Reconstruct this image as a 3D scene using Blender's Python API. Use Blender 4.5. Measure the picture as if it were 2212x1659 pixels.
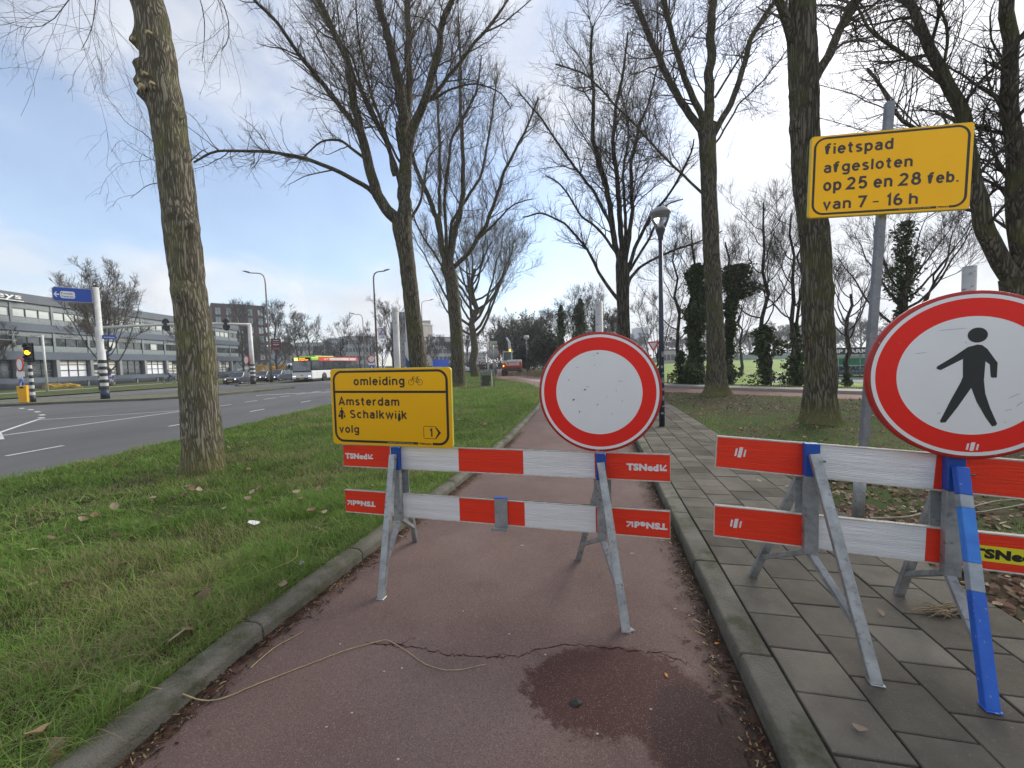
import bpy, bmesh, math, random
import numpy as np
from mathutils import Vector, Matrix, Euler
for o in list(bpy.data.objects): bpy.data.objects.remove(o)
SC = bpy.context.scene
COL = SC.collection
rnd = random.Random(7)
npr = np.random.RandomState(11)

# ------------------------------------------------------------------ camera
PITCH, ROLL, CAMH = math.radians(3.2), math.radians(1.65), 1.7
FPX, CXP, CYP = 850.0, 1106.0, 829.5          # focal length and centre of the photograph at 2212 pixels across
cd = bpy.data.cameras.new('camera'); cam = bpy.data.objects.new('camera', cd); COL.objects.link(cam)
cd.sensor_fit = 'HORIZONTAL'; cd.sensor_width = 36; cd.lens = 36 * FPX / 2212
cd.clip_start = .05; cd.clip_end = 3000
_r0 = np.array([1., 0, 0]); _u0 = np.array([0, math.sin(PITCH), math.cos(PITCH)]); _f = np.array([0, math.cos(PITCH), -math.sin(PITCH)])
_r = _r0 * math.cos(ROLL) - _u0 * math.sin(ROLL); _u = _r0 * math.sin(ROLL) + _u0 * math.cos(ROLL)
cam.matrix_world = Matrix(((_r[0], _u[0], -_f[0], 0), (_r[1], _u[1], -_f[1], 0), (_r[2], _u[2], -_f[2], CAMH), (0, 0, 0, 1)))
SC.camera = cam

# ------------------------------------------------------------------ sky and sun
SUN_EL, SUN_AZ = math.radians(31), math.radians(46)      # azimuth from +Y towards +X
w = bpy.data.worlds.new('World'); SC.world = w; w.use_nodes = True
nt = w.node_tree; nt.nodes.clear(); N = nt.nodes; Lk = nt.links
out = N.new('ShaderNodeOutputWorld')
tc = N.new('ShaderNodeTexCoord')
sky = N.new('ShaderNodeTexSky'); sky.sky_type = 'NISHITA'; sky.sun_disc = False
sky.sun_elevation = SUN_EL; sky.sun_rotation = SUN_AZ; sky.air_density = 1.0; sky.dust_density = .6; sky.ozone_density = 2.0
sb = N.new('ShaderNodeBackground'); sb.inputs['Strength'].default_value = .105
hs = N.new('ShaderNodeHueSaturation'); hs.inputs['Saturation'].default_value = 1.0
Lk.new(sky.outputs[0], hs.inputs['Color']); Lk.new(hs.outputs[0], sb.inputs['Color'])
def wmath(op, a, b=None, c=None, clamp=False):
    n = N.new('ShaderNodeMath'); n.operation = op; n.use_clamp = clamp
    for i, v in enumerate((a, b, c)):
        if v is None: continue
        if hasattr(v, 'is_output'): Lk.new(v, n.inputs[i])
        else: n.inputs[i].default_value = v
    return n.outputs[0]
sep = N.new('ShaderNodeSeparateXYZ'); Lk.new(tc.outputs['Generated'], sep.inputs[0])
zz = wmath('ADD', wmath('MAXIMUM', sep.outputs[2], 0.0), .40)
comb = N.new('ShaderNodeCombineXYZ')
Lk.new(wmath('DIVIDE', sep.outputs[0], zz), comb.inputs[0]); Lk.new(wmath('DIVIDE', sep.outputs[1], zz), comb.inputs[1])
def noise(scale, detail, rough, dist, off):
    mp = N.new('ShaderNodeMapping'); mp.inputs['Location'].default_value = off; mp.inputs['Rotation'].default_value = (0, 0, .5); mp.inputs['Scale'].default_value = (1.0, .85, 1)
    Lk.new(comb.outputs[0], mp.inputs[0])
    n = N.new('ShaderNodeTexNoise'); n.inputs['Scale'].default_value = scale; n.inputs['Detail'].default_value = detail
    n.inputs['Roughness'].default_value = rough; n.inputs['Distortion'].default_value = dist; Lk.new(mp.outputs[0], n.inputs['Vector'])
    return n.outputs['Fac']
n1 = noise(1.7, 5, .5, .35, (2.6, 7.3, 0)); n2 = noise(4.5, 5, .55, .4, (7.3, 4.1, 2))
sund = Vector((math.sin(SUN_AZ) * math.cos(SUN_EL), math.cos(SUN_AZ) * math.cos(SUN_EL), math.sin(SUN_EL)))
vd = N.new('ShaderNodeVectorMath'); vd.operation = 'DOT_PRODUCT'; Lk.new(tc.outputs['Generated'], vd.inputs[0]); vd.inputs[1].default_value = sund
sd = vd.outputs['Value']
near_sun = wmath('MULTIPLY', wmath('SUBTRACT', sd, .45), 1.6, clamp=True)         # veil thickens towards the sun
horiz = wmath('SUBTRACT', 1.0, wmath('MULTIPLY', wmath('MAXIMUM', sep.outputs[2], 0.0), 3.6), clamp=True)
dens = wmath('ADD', wmath('MULTIPLY', n1, .75), wmath('MULTIPLY', n2, .25))
dens = wmath('ADD', dens, wmath('ADD', wmath('MULTIPLY', near_sun, .15), wmath('MULTIPLY', horiz, .22)))
dens = wmath('ADD', dens, wmath('MULTIPLY', wmath('SUBTRACT', .25, sep.outputs[1]), .11))       # cover thins out ahead; denser cloud added behind the camera to brighten sign fronts
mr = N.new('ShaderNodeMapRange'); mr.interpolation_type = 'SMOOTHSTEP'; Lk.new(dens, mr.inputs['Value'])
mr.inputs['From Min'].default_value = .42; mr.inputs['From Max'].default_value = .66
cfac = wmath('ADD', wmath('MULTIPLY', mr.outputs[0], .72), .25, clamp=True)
glow = wmath('POWER', wmath('MAXIMUM', sd, 0.0), 14.0)
cl = wmath('ADD', wmath('ADD', .405, wmath('MULTIPLY', near_sun, .0)), wmath('MULTIPLY', glow, .07))
shade = wmath('MULTIPLY', cl, wmath('ADD', .66, wmath('MULTIPLY', n2, .66)))
cb = N.new('ShaderNodeBackground'); cb.inputs['Color'].default_value = (.97, .99, 1.04, 1); Lk.new(shade, cb.inputs['Strength'])
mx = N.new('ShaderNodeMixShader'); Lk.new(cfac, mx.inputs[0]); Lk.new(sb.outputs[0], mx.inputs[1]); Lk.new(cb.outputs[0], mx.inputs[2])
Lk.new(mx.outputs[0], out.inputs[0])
sl = bpy.data.lights.new('sun', 'SUN'); sl.energy = 2.1; sl.angle = math.radians(30); sl.color = (1, .95, .87)
so = bpy.data.objects.new('sun', sl); COL.objects.link(so); so.rotation_euler = (-sund).to_track_quat('-Z', 'Y').to_euler()
SC.view_settings.view_transform = 'Standard'; SC.view_settings.look = 'None'; SC.view_settings.exposure = 1.17; SC.view_settings.gamma = 1
SC.view_settings.use_curve_mapping = False
SC.cycles.max_bounces = 6; SC.cycles.transparent_max_bounces = 12

# ------------------------------------------------------------------ placing helpers
def _ray(x, y): return _f + _r * (x - CXP) / FPX - _u * (y - CYP) / FPX
def G(x, y, z=0.):
    d = _ray(x, y); t = (z - CAMH) / d[2]; return np.array([0, 0, CAMH]) + d * t
def AT(x, y, Yd):
    d = _ray(x, y); return np.array([0, 0, CAMH]) + d * (Yd / d[1])

# ------------------------------------------------------------------ materials
MATS = {}
def mk(name, c1, c2=None, scale=8., rough=.6, bump=0., bscale=None, metal=0., spec=.5, stretch=(1, 1, 1), detail=5, c3=None, s3=40., t3=(.62, .7),
       emis=None, estr=0., vary=0., world=False, coat=0., trans=0., alpha=1., lo=.35, hi=.65):
    if name in MATS: return MATS[name]
    m = bpy.data.materials.new(name); m.use_nodes = True; t = m.node_tree; b = t.nodes['Principled BSDF']
    b.inputs['Roughness'].default_value = rough; b.inputs['Metallic'].default_value = metal; b.inputs['Specular IOR Level'].default_value = spec
    b.inputs['Coat Weight'].default_value = coat; b.inputs['Transmission Weight'].default_value = trans
    if emis: b.inputs['Emission Color'].default_value = (*emis, 1); b.inputs['Emission Strength'].default_value = estr
    c1 = (*c1, 1); col = None
    if c2 is not None or bump or c3 is not None:
        if world:
            g = t.nodes.new('ShaderNodeNewGeometry'); src = g.outputs['Position']
        else:
            g = t.nodes.new('ShaderNodeTexCoord'); src = g.outputs['Object']
        mp = t.nodes.new('ShaderNodeMapping'); mp.inputs['Scale'].default_value = stretch; t.links.new(src, mp.inputs[0])
    if c2 is not None:
        n = t.nodes.new('ShaderNodeTexNoise'); n.inputs['Scale'].default_value = scale; n.inputs['Detail'].default_value = detail; n.inputs['Roughness'].default_value = .62
        t.links.new(mp.outputs[0], n.inputs['Vector'])
        r = t.nodes.new('ShaderNodeValToRGB'); r.color_ramp.elements[0].position = lo; r.color_ramp.elements[1].position = hi
        r.color_ramp.elements[0].color = c1; r.color_ramp.elements[1].color = (*c2, 1); t.links.new(n.outputs['Fac'], r.inputs[0]); col = r.outputs[0]
    if c3 is not None:
        n = t.nodes.new('ShaderNodeTexNoise'); n.inputs['Scale'].default_value = s3; n.inputs['Detail'].default_value = 4; n.inputs['Roughness'].default_value = .7
        t.links.new(mp.outputs[0], n.inputs['Vector'])
        r = t.nodes.new('ShaderNodeMapRange'); r.inputs['From Min'].default_value = t3[0]; r.inputs['From Max'].default_value = t3[1]; t.links.new(n.outputs['Fac'], r.inputs['Value'])
        x = t.nodes.new('ShaderNodeMix'); x.data_type = 'RGBA'; t.links.new(r.outputs[0], x.inputs[0])
        if col: t.links.new(col, x.inputs[6])
        else: x.inputs[6].default_value = c1
        x.inputs[7].default_value = (*c3, 1); col = x.outputs[2]
    if vary:
        oi = t.nodes.new('ShaderNodeObjectInfo'); h = t.nodes.new('ShaderNodeHueSaturation')
        r = t.nodes.new('ShaderNodeMapRange'); r.inputs['To Min'].default_value = 1 - vary; r.inputs['To Max'].default_value = 1 + vary
        t.links.new(oi.outputs['Random'], r.inputs['Value']); t.links.new(r.outputs[0], h.inputs['Value'])
        if col: t.links.new(col, h.inputs['Color'])
        else: h.inputs['Color'].default_value = c1
        col = h.outputs[0]
    if col: t.links.new(col, b.inputs['Base Color'])
    else: b.inputs['Base Color'].default_value = c1
    if bump:
        n = t.nodes.new('ShaderNodeTexNoise'); n.inputs['Scale'].default_value = bscale or scale * 4; n.inputs['Detail'].default_value = 6; n.inputs['Roughness'].default_value = .65
        t.links.new(mp.outputs[0], n.inputs['Vector'])
        bp = t.nodes.new('ShaderNodeBump'); bp.inputs['Strength'].default_value = bump; bp.inputs['Distance'].default_value = .02
        t.links.new(n.outputs['Fac'], bp.inputs['Height']); t.links.new(bp.outputs[0], b.inputs['Normal'])
    MATS[name] = m; return m

# ------------------------------------------------------------------ object helpers
def tag(o, label=None, cat=None, group=None, kind=None):
    if label: o['label'] = label
    if cat: o['category'] = cat
    if group: o['group'] = group
    if kind: o['kind'] = kind
    return o
def thing(name, label, cat, loc=(0, 0, 0), rz=0., group=None, rot=None):
    o = bpy.data.objects.new(name, None); o.empty_display_size = .2; COL.objects.link(o)
    o.location = loc; o.rotation_euler = rot if rot else (0, 0, rz)
    return tag(o, label, cat, group)
def link_mesh(name, me, parent=None, loc=None, rot=None):
    o = bpy.data.objects.new(name, me); COL.objects.link(o)
    if parent is not None: o.parent = parent
    if loc is not None: o.location = loc
    if rot is not None: o.rotation_euler = rot
    return o
def copy_tree(o, parent=None):
    c = o.copy(); COL.objects.link(c); c.parent = parent
    for ch in list(o.children): copy_tree(ch, c)
    return c
class MB:
    def __init__(s): s.v = []; s.f = []; s.m = []; s.sm = []
    def add(s, vs, fs, mi=0, smooth=False):
        b = len(s.v); s.v += [tuple(map(float, p)) for p in vs]
        for f in fs: s.f.append([b + i for i in f]); s.m.append(mi); s.sm.append(smooth)
        return s
    def box(s, c, d, rz=0., mi=0, M=None):
        x, y, z = d[0] / 2, d[1] / 2, d[2] / 2
        vs = [(a * x, b * y, e * z) for e in (-1, 1) for a, b in ((-1, -1), (1, -1), (1, 1), (-1, 1))]
        if M is not None: vs = [tuple(M @ Vector(p)) for p in vs]
        if rz: cc, ss = math.cos(rz), math.sin(rz); vs = [(p[0] * cc - p[1] * ss, p[0] * ss + p[1] * cc, p[2]) for p in vs]
        vs = [(p[0] + c[0], p[1] + c[1], p[2] + c[2]) for p in vs]
        return s.add(vs, [(3, 2, 1, 0), (4, 5, 6, 7), (0, 1, 5, 4), (1, 2, 6, 5), (2, 3, 7, 6), (3, 0, 4, 7)], mi)
    def beam(s, p0, p1, w, d, mi=0, up=(0, 0, 1), tw=None):
        p0, p1 = Vector(p0), Vector(p1); t = (p1 - p0).normalized(); a = t.cross(Vector(up))
        if a.length < 1e-4: a = t.cross(Vector((0, 1, 0)))
        a.normalize(); b = a.cross(t).normalized()
        vs = []
        for p, k in ((p0, 1.), (p1, tw or 1.)):
            for i, j in ((-1, -1), (1, -1), (1, 1), (-1, 1)): vs.append(p + a * i * w / 2 * k + b * j * d / 2 * k)
        return s.add(vs, [(3, 2, 1, 0), (4, 5, 6, 7), (0, 1, 5, 4), (1, 2, 6, 5), (2, 3, 7, 6), (3, 0, 4, 7)], mi)
    def tube(s, pts, rs, n=10, mi=0, caps=True, smooth=True):
        pts = [Vector(p) for p in pts]; k = len(pts)
        if not hasattr(rs, '__len__'): rs = [rs] * k
        ax = (pts[-1] - pts[0]).normalized() if (pts[-1] - pts[0]).length > 1e-6 else Vector((0, 0, 1))
        ref = Vector((0, 0, 1)) if abs(ax.z) < .8 else Vector((1, 0, 0))
        vs = []
        for i, p in enumerate(pts):
            t = (pts[min(i + 1, k - 1)] - pts[max(i - 1, 0)]).normalized()
            a = t.cross(ref)
            if a.length < 1e-4: a = t.cross(Vector((0, 1, 0)))
            a.normalize(); b = t.cross(a)
            for j in range(n):
                q = 2 * math.pi * j / n; vs.append(p + (a * math.cos(q) + b * math.sin(q)) * rs[i])
        fs = [(i * n + j, i * n + (j + 1) % n, (i + 1) * n + (j + 1) % n, (i + 1) * n + j) for i in range(k - 1) for j in range(n)]
        fs = [f[::-1] for f in fs]
        s.add(vs, fs, mi, smooth)
        if caps:
            b = len(s.v) - k * n
            s.f.append([b + j for j in range(n)]); s.m.append(mi); s.sm.append(False)
            s.f.append([b + (k - 1) * n + j for j in reversed(range(n))]); s.m.append(mi); s.sm.append(False)
        return s
    def prism(s, poly, t0, t1, M=None, mi=0, ends=True):
        """poly in local xy, extruded z t0..t1, optional matrix"""
        n = len(poly); vs = [Vector((p[0], p[1], t0)) for p in poly] + [Vector((p[0], p[1], t1)) for p in poly]
        if M is not None: vs = [M @ v for v in vs]
        fs = [(i, (i + 1) % n, n + (i + 1) % n, n + i) for i in range(n)]
        if ends: fs += [tuple(reversed(range(n))), tuple(range(n, 2 * n))]
        return s.add(vs, fs, mi)
    def lathe(s, prof, n=24, c=(0, 0, 0), M=None, mi=0, smooth=True):
        vs = []
        for r, z in prof:
            for j in range(n): q = 2 * math.pi * j / n; vs.append(Vector((r * math.cos(q), r * math.sin(q), z)))
        if M is not None: vs = [M @ v for v in vs]
        vs = [v + Vector(c) for v in vs]; k = len(prof)
        return s.add(vs, [(i * n + j, i * n + (j + 1) % n, (i + 1) * n + (j + 1) % n, (i + 1) * n + j) for i in range(k - 1) for j in range(n)], mi, smooth)
    def me(s, name, mats):
        me = bpy.data.meshes.new(name); me.from_pydata(s.v, [], s.f)
        for m in (mats if isinstance(mats, (list, tuple)) else [mats]): me.materials.append(m)
        me.polygons.foreach_set('material_index', s.m); me.polygons.foreach_set('use_smooth', s.sm); me.update(); return me
    def build(s, name, mats, parent=None, loc=None, rot=None, bevel=0., seg=2, fix=False):
        o = link_mesh(name, s.me(name, mats), parent, loc, rot)
        if fix:
            bm = bmesh.new(); bm.from_mesh(o.data); bmesh.ops.recalc_face_normals(bm, faces=bm.faces); bm.to_mesh(o.data); bm.free()
        if bevel:
            b = o.modifiers.new('bevel', 'BEVEL'); b.width = bevel; b.segments = seg; b.limit_method = 'ANGLE'
        return o
def fastmesh(name, V, quads=None, tris=None, mats=(), smooth=False, colors=None, mi=None):
    V = np.ascontiguousarray(V, np.float32).reshape(-1, 3); nq = 0 if quads is None else len(quads); ntr = 0 if tris is None else len(tris)
    me = bpy.data.meshes.new(name); me.vertices.add(len(V)); me.vertices.foreach_set('co', V.ravel())
    loops = np.concatenate(([] if nq == 0 else [np.asarray(quads).ravel()]) + ([] if ntr == 0 else [np.asarray(tris).ravel()])).astype(np.int32)
    me.loops.add(len(loops)); me.loops.foreach_set('vertex_index', loops)
    st = np.concatenate([np.arange(nq) * 4, nq * 4 + np.arange(ntr) * 3]).astype(np.int32); tot = np.concatenate([np.full(nq, 4), np.full(ntr, 3)]).astype(np.int32)
    me.polygons.add(nq + ntr); me.polygons.foreach_set('loop_start', st); me.polygons.foreach_set('loop_total', tot)
    if smooth: me.polygons.foreach_set('use_smooth', np.ones(nq + ntr, bool))
    if mi is not None: me.polygons.foreach_set('material_index', np.asarray(mi, np.int32))
    for m in mats: me.materials.append(m)
    if colors is not None:
        a = me.color_attributes.new('own_colour', 'FLOAT_COLOR', 'POINT'); c = np.ones((len(V), 4), np.float32); c[:, :3] = colors; a.data.foreach_set('color', c.ravel())
    me.update(calc_edges=True); return me
def rrect(x0, y0, x1, y1, r, n=6):
    p = []
    for cx, cy, a in ((x1 - r, y0 + r, -90), (x1 - r, y1 - r, 0), (x0 + r, y1 - r, 90), (x0 + r, y0 + r, 180)):
        for i in range(n + 1): q = math.radians(a + 90 * i / n); p.append((cx + r * math.cos(q), cy + r * math.sin(q)))
    return p
def ring_band(outer, inner, t0, t1, mi=0):
    n = len(outer); m = MB()
    vs = [(*p, t1) for p in outer] + [(*p, t1) for p in inner] + [(*p, t0) for p in outer] + [(*p, t0) for p in inner]
    fs = []
    for i in range(n):
        j = (i + 1) % n
        fs += [(i, j, n + j, n + i), (2 * n + i, i + 0, i, 2 * n + i)][:1]
        fs += [(2 * n + i, 2 * n + j, j, i), (n + i, n + j, 3 * n + j, 3 * n + i)]
    return m.add(vs, fs, mi)
# face matrix: local x = along the face, local y = up the face, local z = out of the face
def facem(u, v): u, v = Vector(u).normalized(), Vector(v).normalized(); nn = u.cross(v); return Matrix((u, v, nn)).transposed().to_4x4()
def text_mesh(s, x0, x1, y0, h, bold=0., space=1., z0=0., th=.0008, caps='H'):
    """flat lettering scaled so that it spans x0..x1 with base line y0 and capital height h; returns a mesh"""
    c = bpy.data.curves.new('t', 'FONT'); c.body = s; c.size = 1; c.space_character = space; c.offset = bold; c.extrude = .5; c.resolution_u = 3
    o = bpy.data.objects.new('t', c); me = bpy.data.meshes.new_from_object(o)
    n = len(me.vertices); a = np.empty(n * 3, np.float32); me.vertices.foreach_get('co', a); a = a.reshape(-1, 3)
    xm, xM = a[:, 0].min(), a[:, 0].max()
    a[:, 0] = x0 + (a[:, 0] - xm) / (xM - xm) * (x1 - x0); a[:, 1] = y0 + a[:, 1] * h / .73; a[:, 2] = z0 + (a[:, 2] + .5) * th
    me.vertices.foreach_set('co', a.ravel()); me.update()
    bpy.data.objects.remove(o); bpy.data.curves.remove(c); return me
def text(name, parent, mat, *a, **k):
    me = text_mesh(*a, **k); me.materials.clear(); me.materials.append(mat); return link_mesh(name, me, parent)

# ================================================================== stroke lettering like the road signs'
def _arc(cx, cy, rx, ry, a0, a1, n=12): return [(cx + rx * math.cos(math.radians(a0 + (a1 - a0) * i / n)), cy + ry * math.sin(math.radians(a0 + (a1 - a0) * i / n))) for i in range(n + 1)]
_h = .0675; _x = .74; _t = _x - _h
_o = lambda cx=.28: _arc(cx, _x / 2, .205, _x / 2 - _h, 0, 360, 28)
GL = {
 'o': (.56, [_o()]), 'l': (.14, [[(.07, 0), (.07, 1)]]), 'i': (.14, [[(.07, 0), (.07, .70)], [(.07, .85), (.07, .99)]]),
 'n': (.53, [[(.07, 0), (.07, _x)], [(.07, .40)] + _arc(.265, .47, .195, _t - .47, 180, 0, 14) + [(.46, 0)]]),
 'm': (.82, [[(.07, 0), (.07, _x)], [(.07, .42)] + _arc(.24, .50, .17, _t - .50, 180, 0, 12) + [(.41, 0)], [(.41, .42)] + _arc(.58, .50, .17, _t - .50, 180, 0, 12) + [(.75, 0)]]),
 'h': (.53, [[(.07, 0), (.07, 1)], [(.07, .40)] + _arc(.265, .47, .195, _t - .47, 180, 0, 14) + [(.46, 0)]]),
 'd': (.55, [_arc(.275, _x / 2, .205, _x / 2 - _h, 0, 360, 28), [(.48, 0), (.48, 1)]]), 'b': (.55, [_arc(.275, _x / 2, .205, _x / 2 - _h, 0, 360, 28), [(.07, 0), (.07, 1)]]),
 'p': (.55, [_arc(.275, _x / 2, .205, _x / 2 - _h, 0, 360, 28), [(.07, -.28), (.07, _x)]]),
 'g': (.55, [_arc(.275, _x / 2 + .02, .205, _x / 2 - _h - .02, 0, 360, 28), [(.48, _x), (.48, -.02)] + _arc(.27, -.04, .21, .17, 0, -150, 12)]),
 'e': (.55, [[(.08, .385), (.475, .385)] + _arc(.275, _x / 2, .205, _x / 2 - _h, 8, 322, 24)]),
 'a': (.52, [_arc(.25, .50, .185, _t - .50, 158, 0, 12) + [(.435, 0)], [(.435, .43), (.27, .42)] + _arc(.24, .235, .175, .175, 90, 270, 12) + [(.30, .06), (.435, .16)]]),
 's': (.47, [_arc(.235, .535, .155, .135, 25, 200, 12) + [(.12, .45), (.34, .31)] + _arc(.235, .205, .165, .14, 20, -155, 12)]),
 'S': (.60, [_arc(.30, .735, .21, .195, 28, 210, 14) + [(.17, .58), (.44, .43)] + _arc(.30, .265, .225, .195, 25, -152, 14)]),
 'c': (.50, [_arc(.275, _x / 2, .205, _x / 2 - _h, 48, 312, 20)]), 'r': (.38, [[(.07, 0), (.07, _x)], [(.07, .42)] + _arc(.27, .46, .20, _t - .46, 180, 70, 8)]),
 't': (.38, [[(.16, .96), (.16, .22)] + _arc(.29, .21, .13, .145, 180, 285, 8), [(0, .675), (.34, .675)]]), 'f': (.44, [[(.15, 0), (.15, .78)] + _arc(.34, .78, .19, .155, 180, 72, 9), [(0, .64), (.36, .64)]]),
 'k': (.51, [[(.07, 0), (.07, 1)], [(.45, .74), (.09, .36)], [(.20, .45), (.47, 0)]]), 'v': (.52, [[(.05, .74), (.26, .04), (.47, .74)]]), 'w': (.78, [[(.05, .74), (.22, .04), (.39, .70), (.56, .04), (.73, .74)]]),
 'j': (.20, [[(.13, .70), (.13, -.10)] + _arc(-.01, -.10, .14, .13, 0, -80, 8), [(.13, .85), (.13, .99)]]),
 'A': (.70, [[(.05, 0), (.35, .97), (.65, 0)], [(.15, .30), (.55, .30)]]),
 '2': (.62, [_arc(.30, .70, .21, .235, 160, -28, 14) + [(.07, .07), (.57, .07)]]), '5': (.60, [[(.52, .935), (.16, .935), (.12, .53)] + _arc(.29, .335, .225, .27, 128, -150, 18)]),
 '8': (.60, [_arc(.30, .735, .175, .20, 0, 360, 24), _arc(.30, .30, .225, .235, 0, 360, 26)]), '7': (.56, [[(.04, .93), (.50, .93), (.20, 0)]]),
 '1': (.26, [[(.02, .76), (.17, .95), (.17, 0)]]), '6': (.60, [_arc(.30, .30, .22, .235, 0, 360, 26), [(.085, .34)] + _arc(.42, .42, .335, .52, 170, 97, 8)]), '.': (.14, [[(.07, 0), (.07, .135)]]), '-': (.42, [[(.03, .36), (.39, .36)]]),
}
def ribbon(mb, pts, wd, z):
    P = [Vector(p) for p in pts]; n = len(P); closed = (P[0] - P[-1]).length < 1e-5; L_, R_ = [], []
    for i in range(n):
        a = P[i - 1] if i else (P[-2] if closed else None); b = P[i + 1] if i < n - 1 else (P[1] if closed else None)
        d0 = (P[i] - a).normalized() if a is not None else None; d1 = (b - P[i]).normalized() if b is not None else None
        d = d1 if d0 is None else d0 if d1 is None else (d0 + d1).normalized(); c = 1. if (d0 is None or d1 is None) else max(.45, d.dot(d1)); q = Vector((-d.y, d.x)) * (wd / 2 / c)
        L_.append(P[i] + q); R_.append(P[i] - q)
    mb.add([(p.x, p.y, z) for p in R_] + [(p.x, p.y, z) for p in L_], [(i, i + 1, n + i + 1, n + i) for i in range(n - 1)])
def sign_word(name, parent, mat, s, x0, x1, y0, h, wd=.20, gap=.16, z=.0022):
    x = 0; runs = []
    for ch in s:
        adv, paths = GL[ch]; runs += [[(px + x, py) for px, py in p] for p in paths]; x += adv + gap
    W_ = x - gap; k = (x1 - x0) / W_; mb = MB()
    for i, p in enumerate(runs): ribbon(mb, [(x0 + a * k, y0 + b * h) for a, b in p], wd * h, z + i * .000012)
    return mb.build(name, mat, parent)

# ================================================================== the ground
AX = np.array([.2164, .9763]); PX = np.array([.9763, -.2164])      # along and across the cycle path
def SW(s, w): q = AX * s + PX * w; return (float(q[0]), float(q[1]))
def sheet(name, poly, z, m, kind='structure', skirt=0.):
    bm = bmesh.new(); vs = [bm.verts.new((p[0], p[1], z)) for p in poly]; f = bm.faces.new(vs)
    if f.normal.z < 0 or True:
        bm.normal_update()
        if f.normal.z < 0: bmesh.ops.reverse_faces(bm, faces=[f])
    if skirt:
        r = bmesh.ops.extrude_face_region(bm, geom=[f]); top = [g for g in r['geom'] if isinstance(g, bmesh.types.BMVert)]
        for v in top: v.co.z = z
        for v in vs: v.co.z = z - skirt
    bmesh.ops.triangulate(bm, faces=[g for g in bm.faces if len(g.verts) > 4])
    bmesh.ops.recalc_face_normals(bm, faces=bm.faces) if skirt else None
    me = bpy.data.meshes.new(name); bm.to_mesh(me); bm.free(); me.materials.append(m)
    o = link_mesh(name, me); o['kind'] = kind; return o

m_field = mk('field_grass', (.14, .215, .035), (.22, .30, .06), scale=.25, rough=.9, spec=.1, world=True, c3=(.075, .11, .03), s3=1.7, t3=(.45, .75), bump=.3, bscale=30)
m_soil = mk('verge_soil', (.028, .034, .014), (.06, .06, .026), scale=3., rough=.95, spec=.1, world=True, c3=(.09, .06, .035), s3=9., t3=(.52, .66), bump=.9, bscale=60)
m_soil2 = mk('leaf_soil', (.048, .036, .022), (.10, .085, .05), scale=2.2, rough=.95, spec=.1, world=True, c3=(.05, .08, .02), s3=1.3, t3=(.45, .62), bump=.9, bscale=70)
m_asph = mk('road_asphalt', (.10, .098, .096), (.135, .132, .13), scale=.35, rough=.85, spec=.25, world=True, c3=(.19, .185, .18), s3=90., t3=(.58, .75), bump=.25, bscale=260, stretch=(1, .35, 1))
m_line = mk('road_paint', (.62, .62, .60), (.42, .42, .41), scale=7., rough=.7, world=True, detail=8, lo=.45, hi=.8)
m_conc = mk('kerb_concrete', (.145, .137, .108), (.23, .218, .182), scale=3.2, rough=.9, spec=.2, world=True, c3=(.085, .092, .052), s3=3.6, t3=(.48, .68), bump=1., bscale=90, vary=.10)
m_concd = mk('median_kerb', (.10, .10, .08), (.16, .155, .13), scale=1., rough=.9, spec=.2, world=True)
m_median = mk('median_paving', (.15, .14, .10), (.21, .20, .155), scale=2.5, rough=.95, spec=.1, world=True, c3=(.10, .12, .05), s3=4, t3=(.5, .6))
m_redroad = mk('red_road', (.20, .115, .095), (.26, .16, .135), scale=.8, rough=.9, spec=.15, world=True, c3=(.14, .095, .08), s3=3., t3=(.55, .7))

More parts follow.
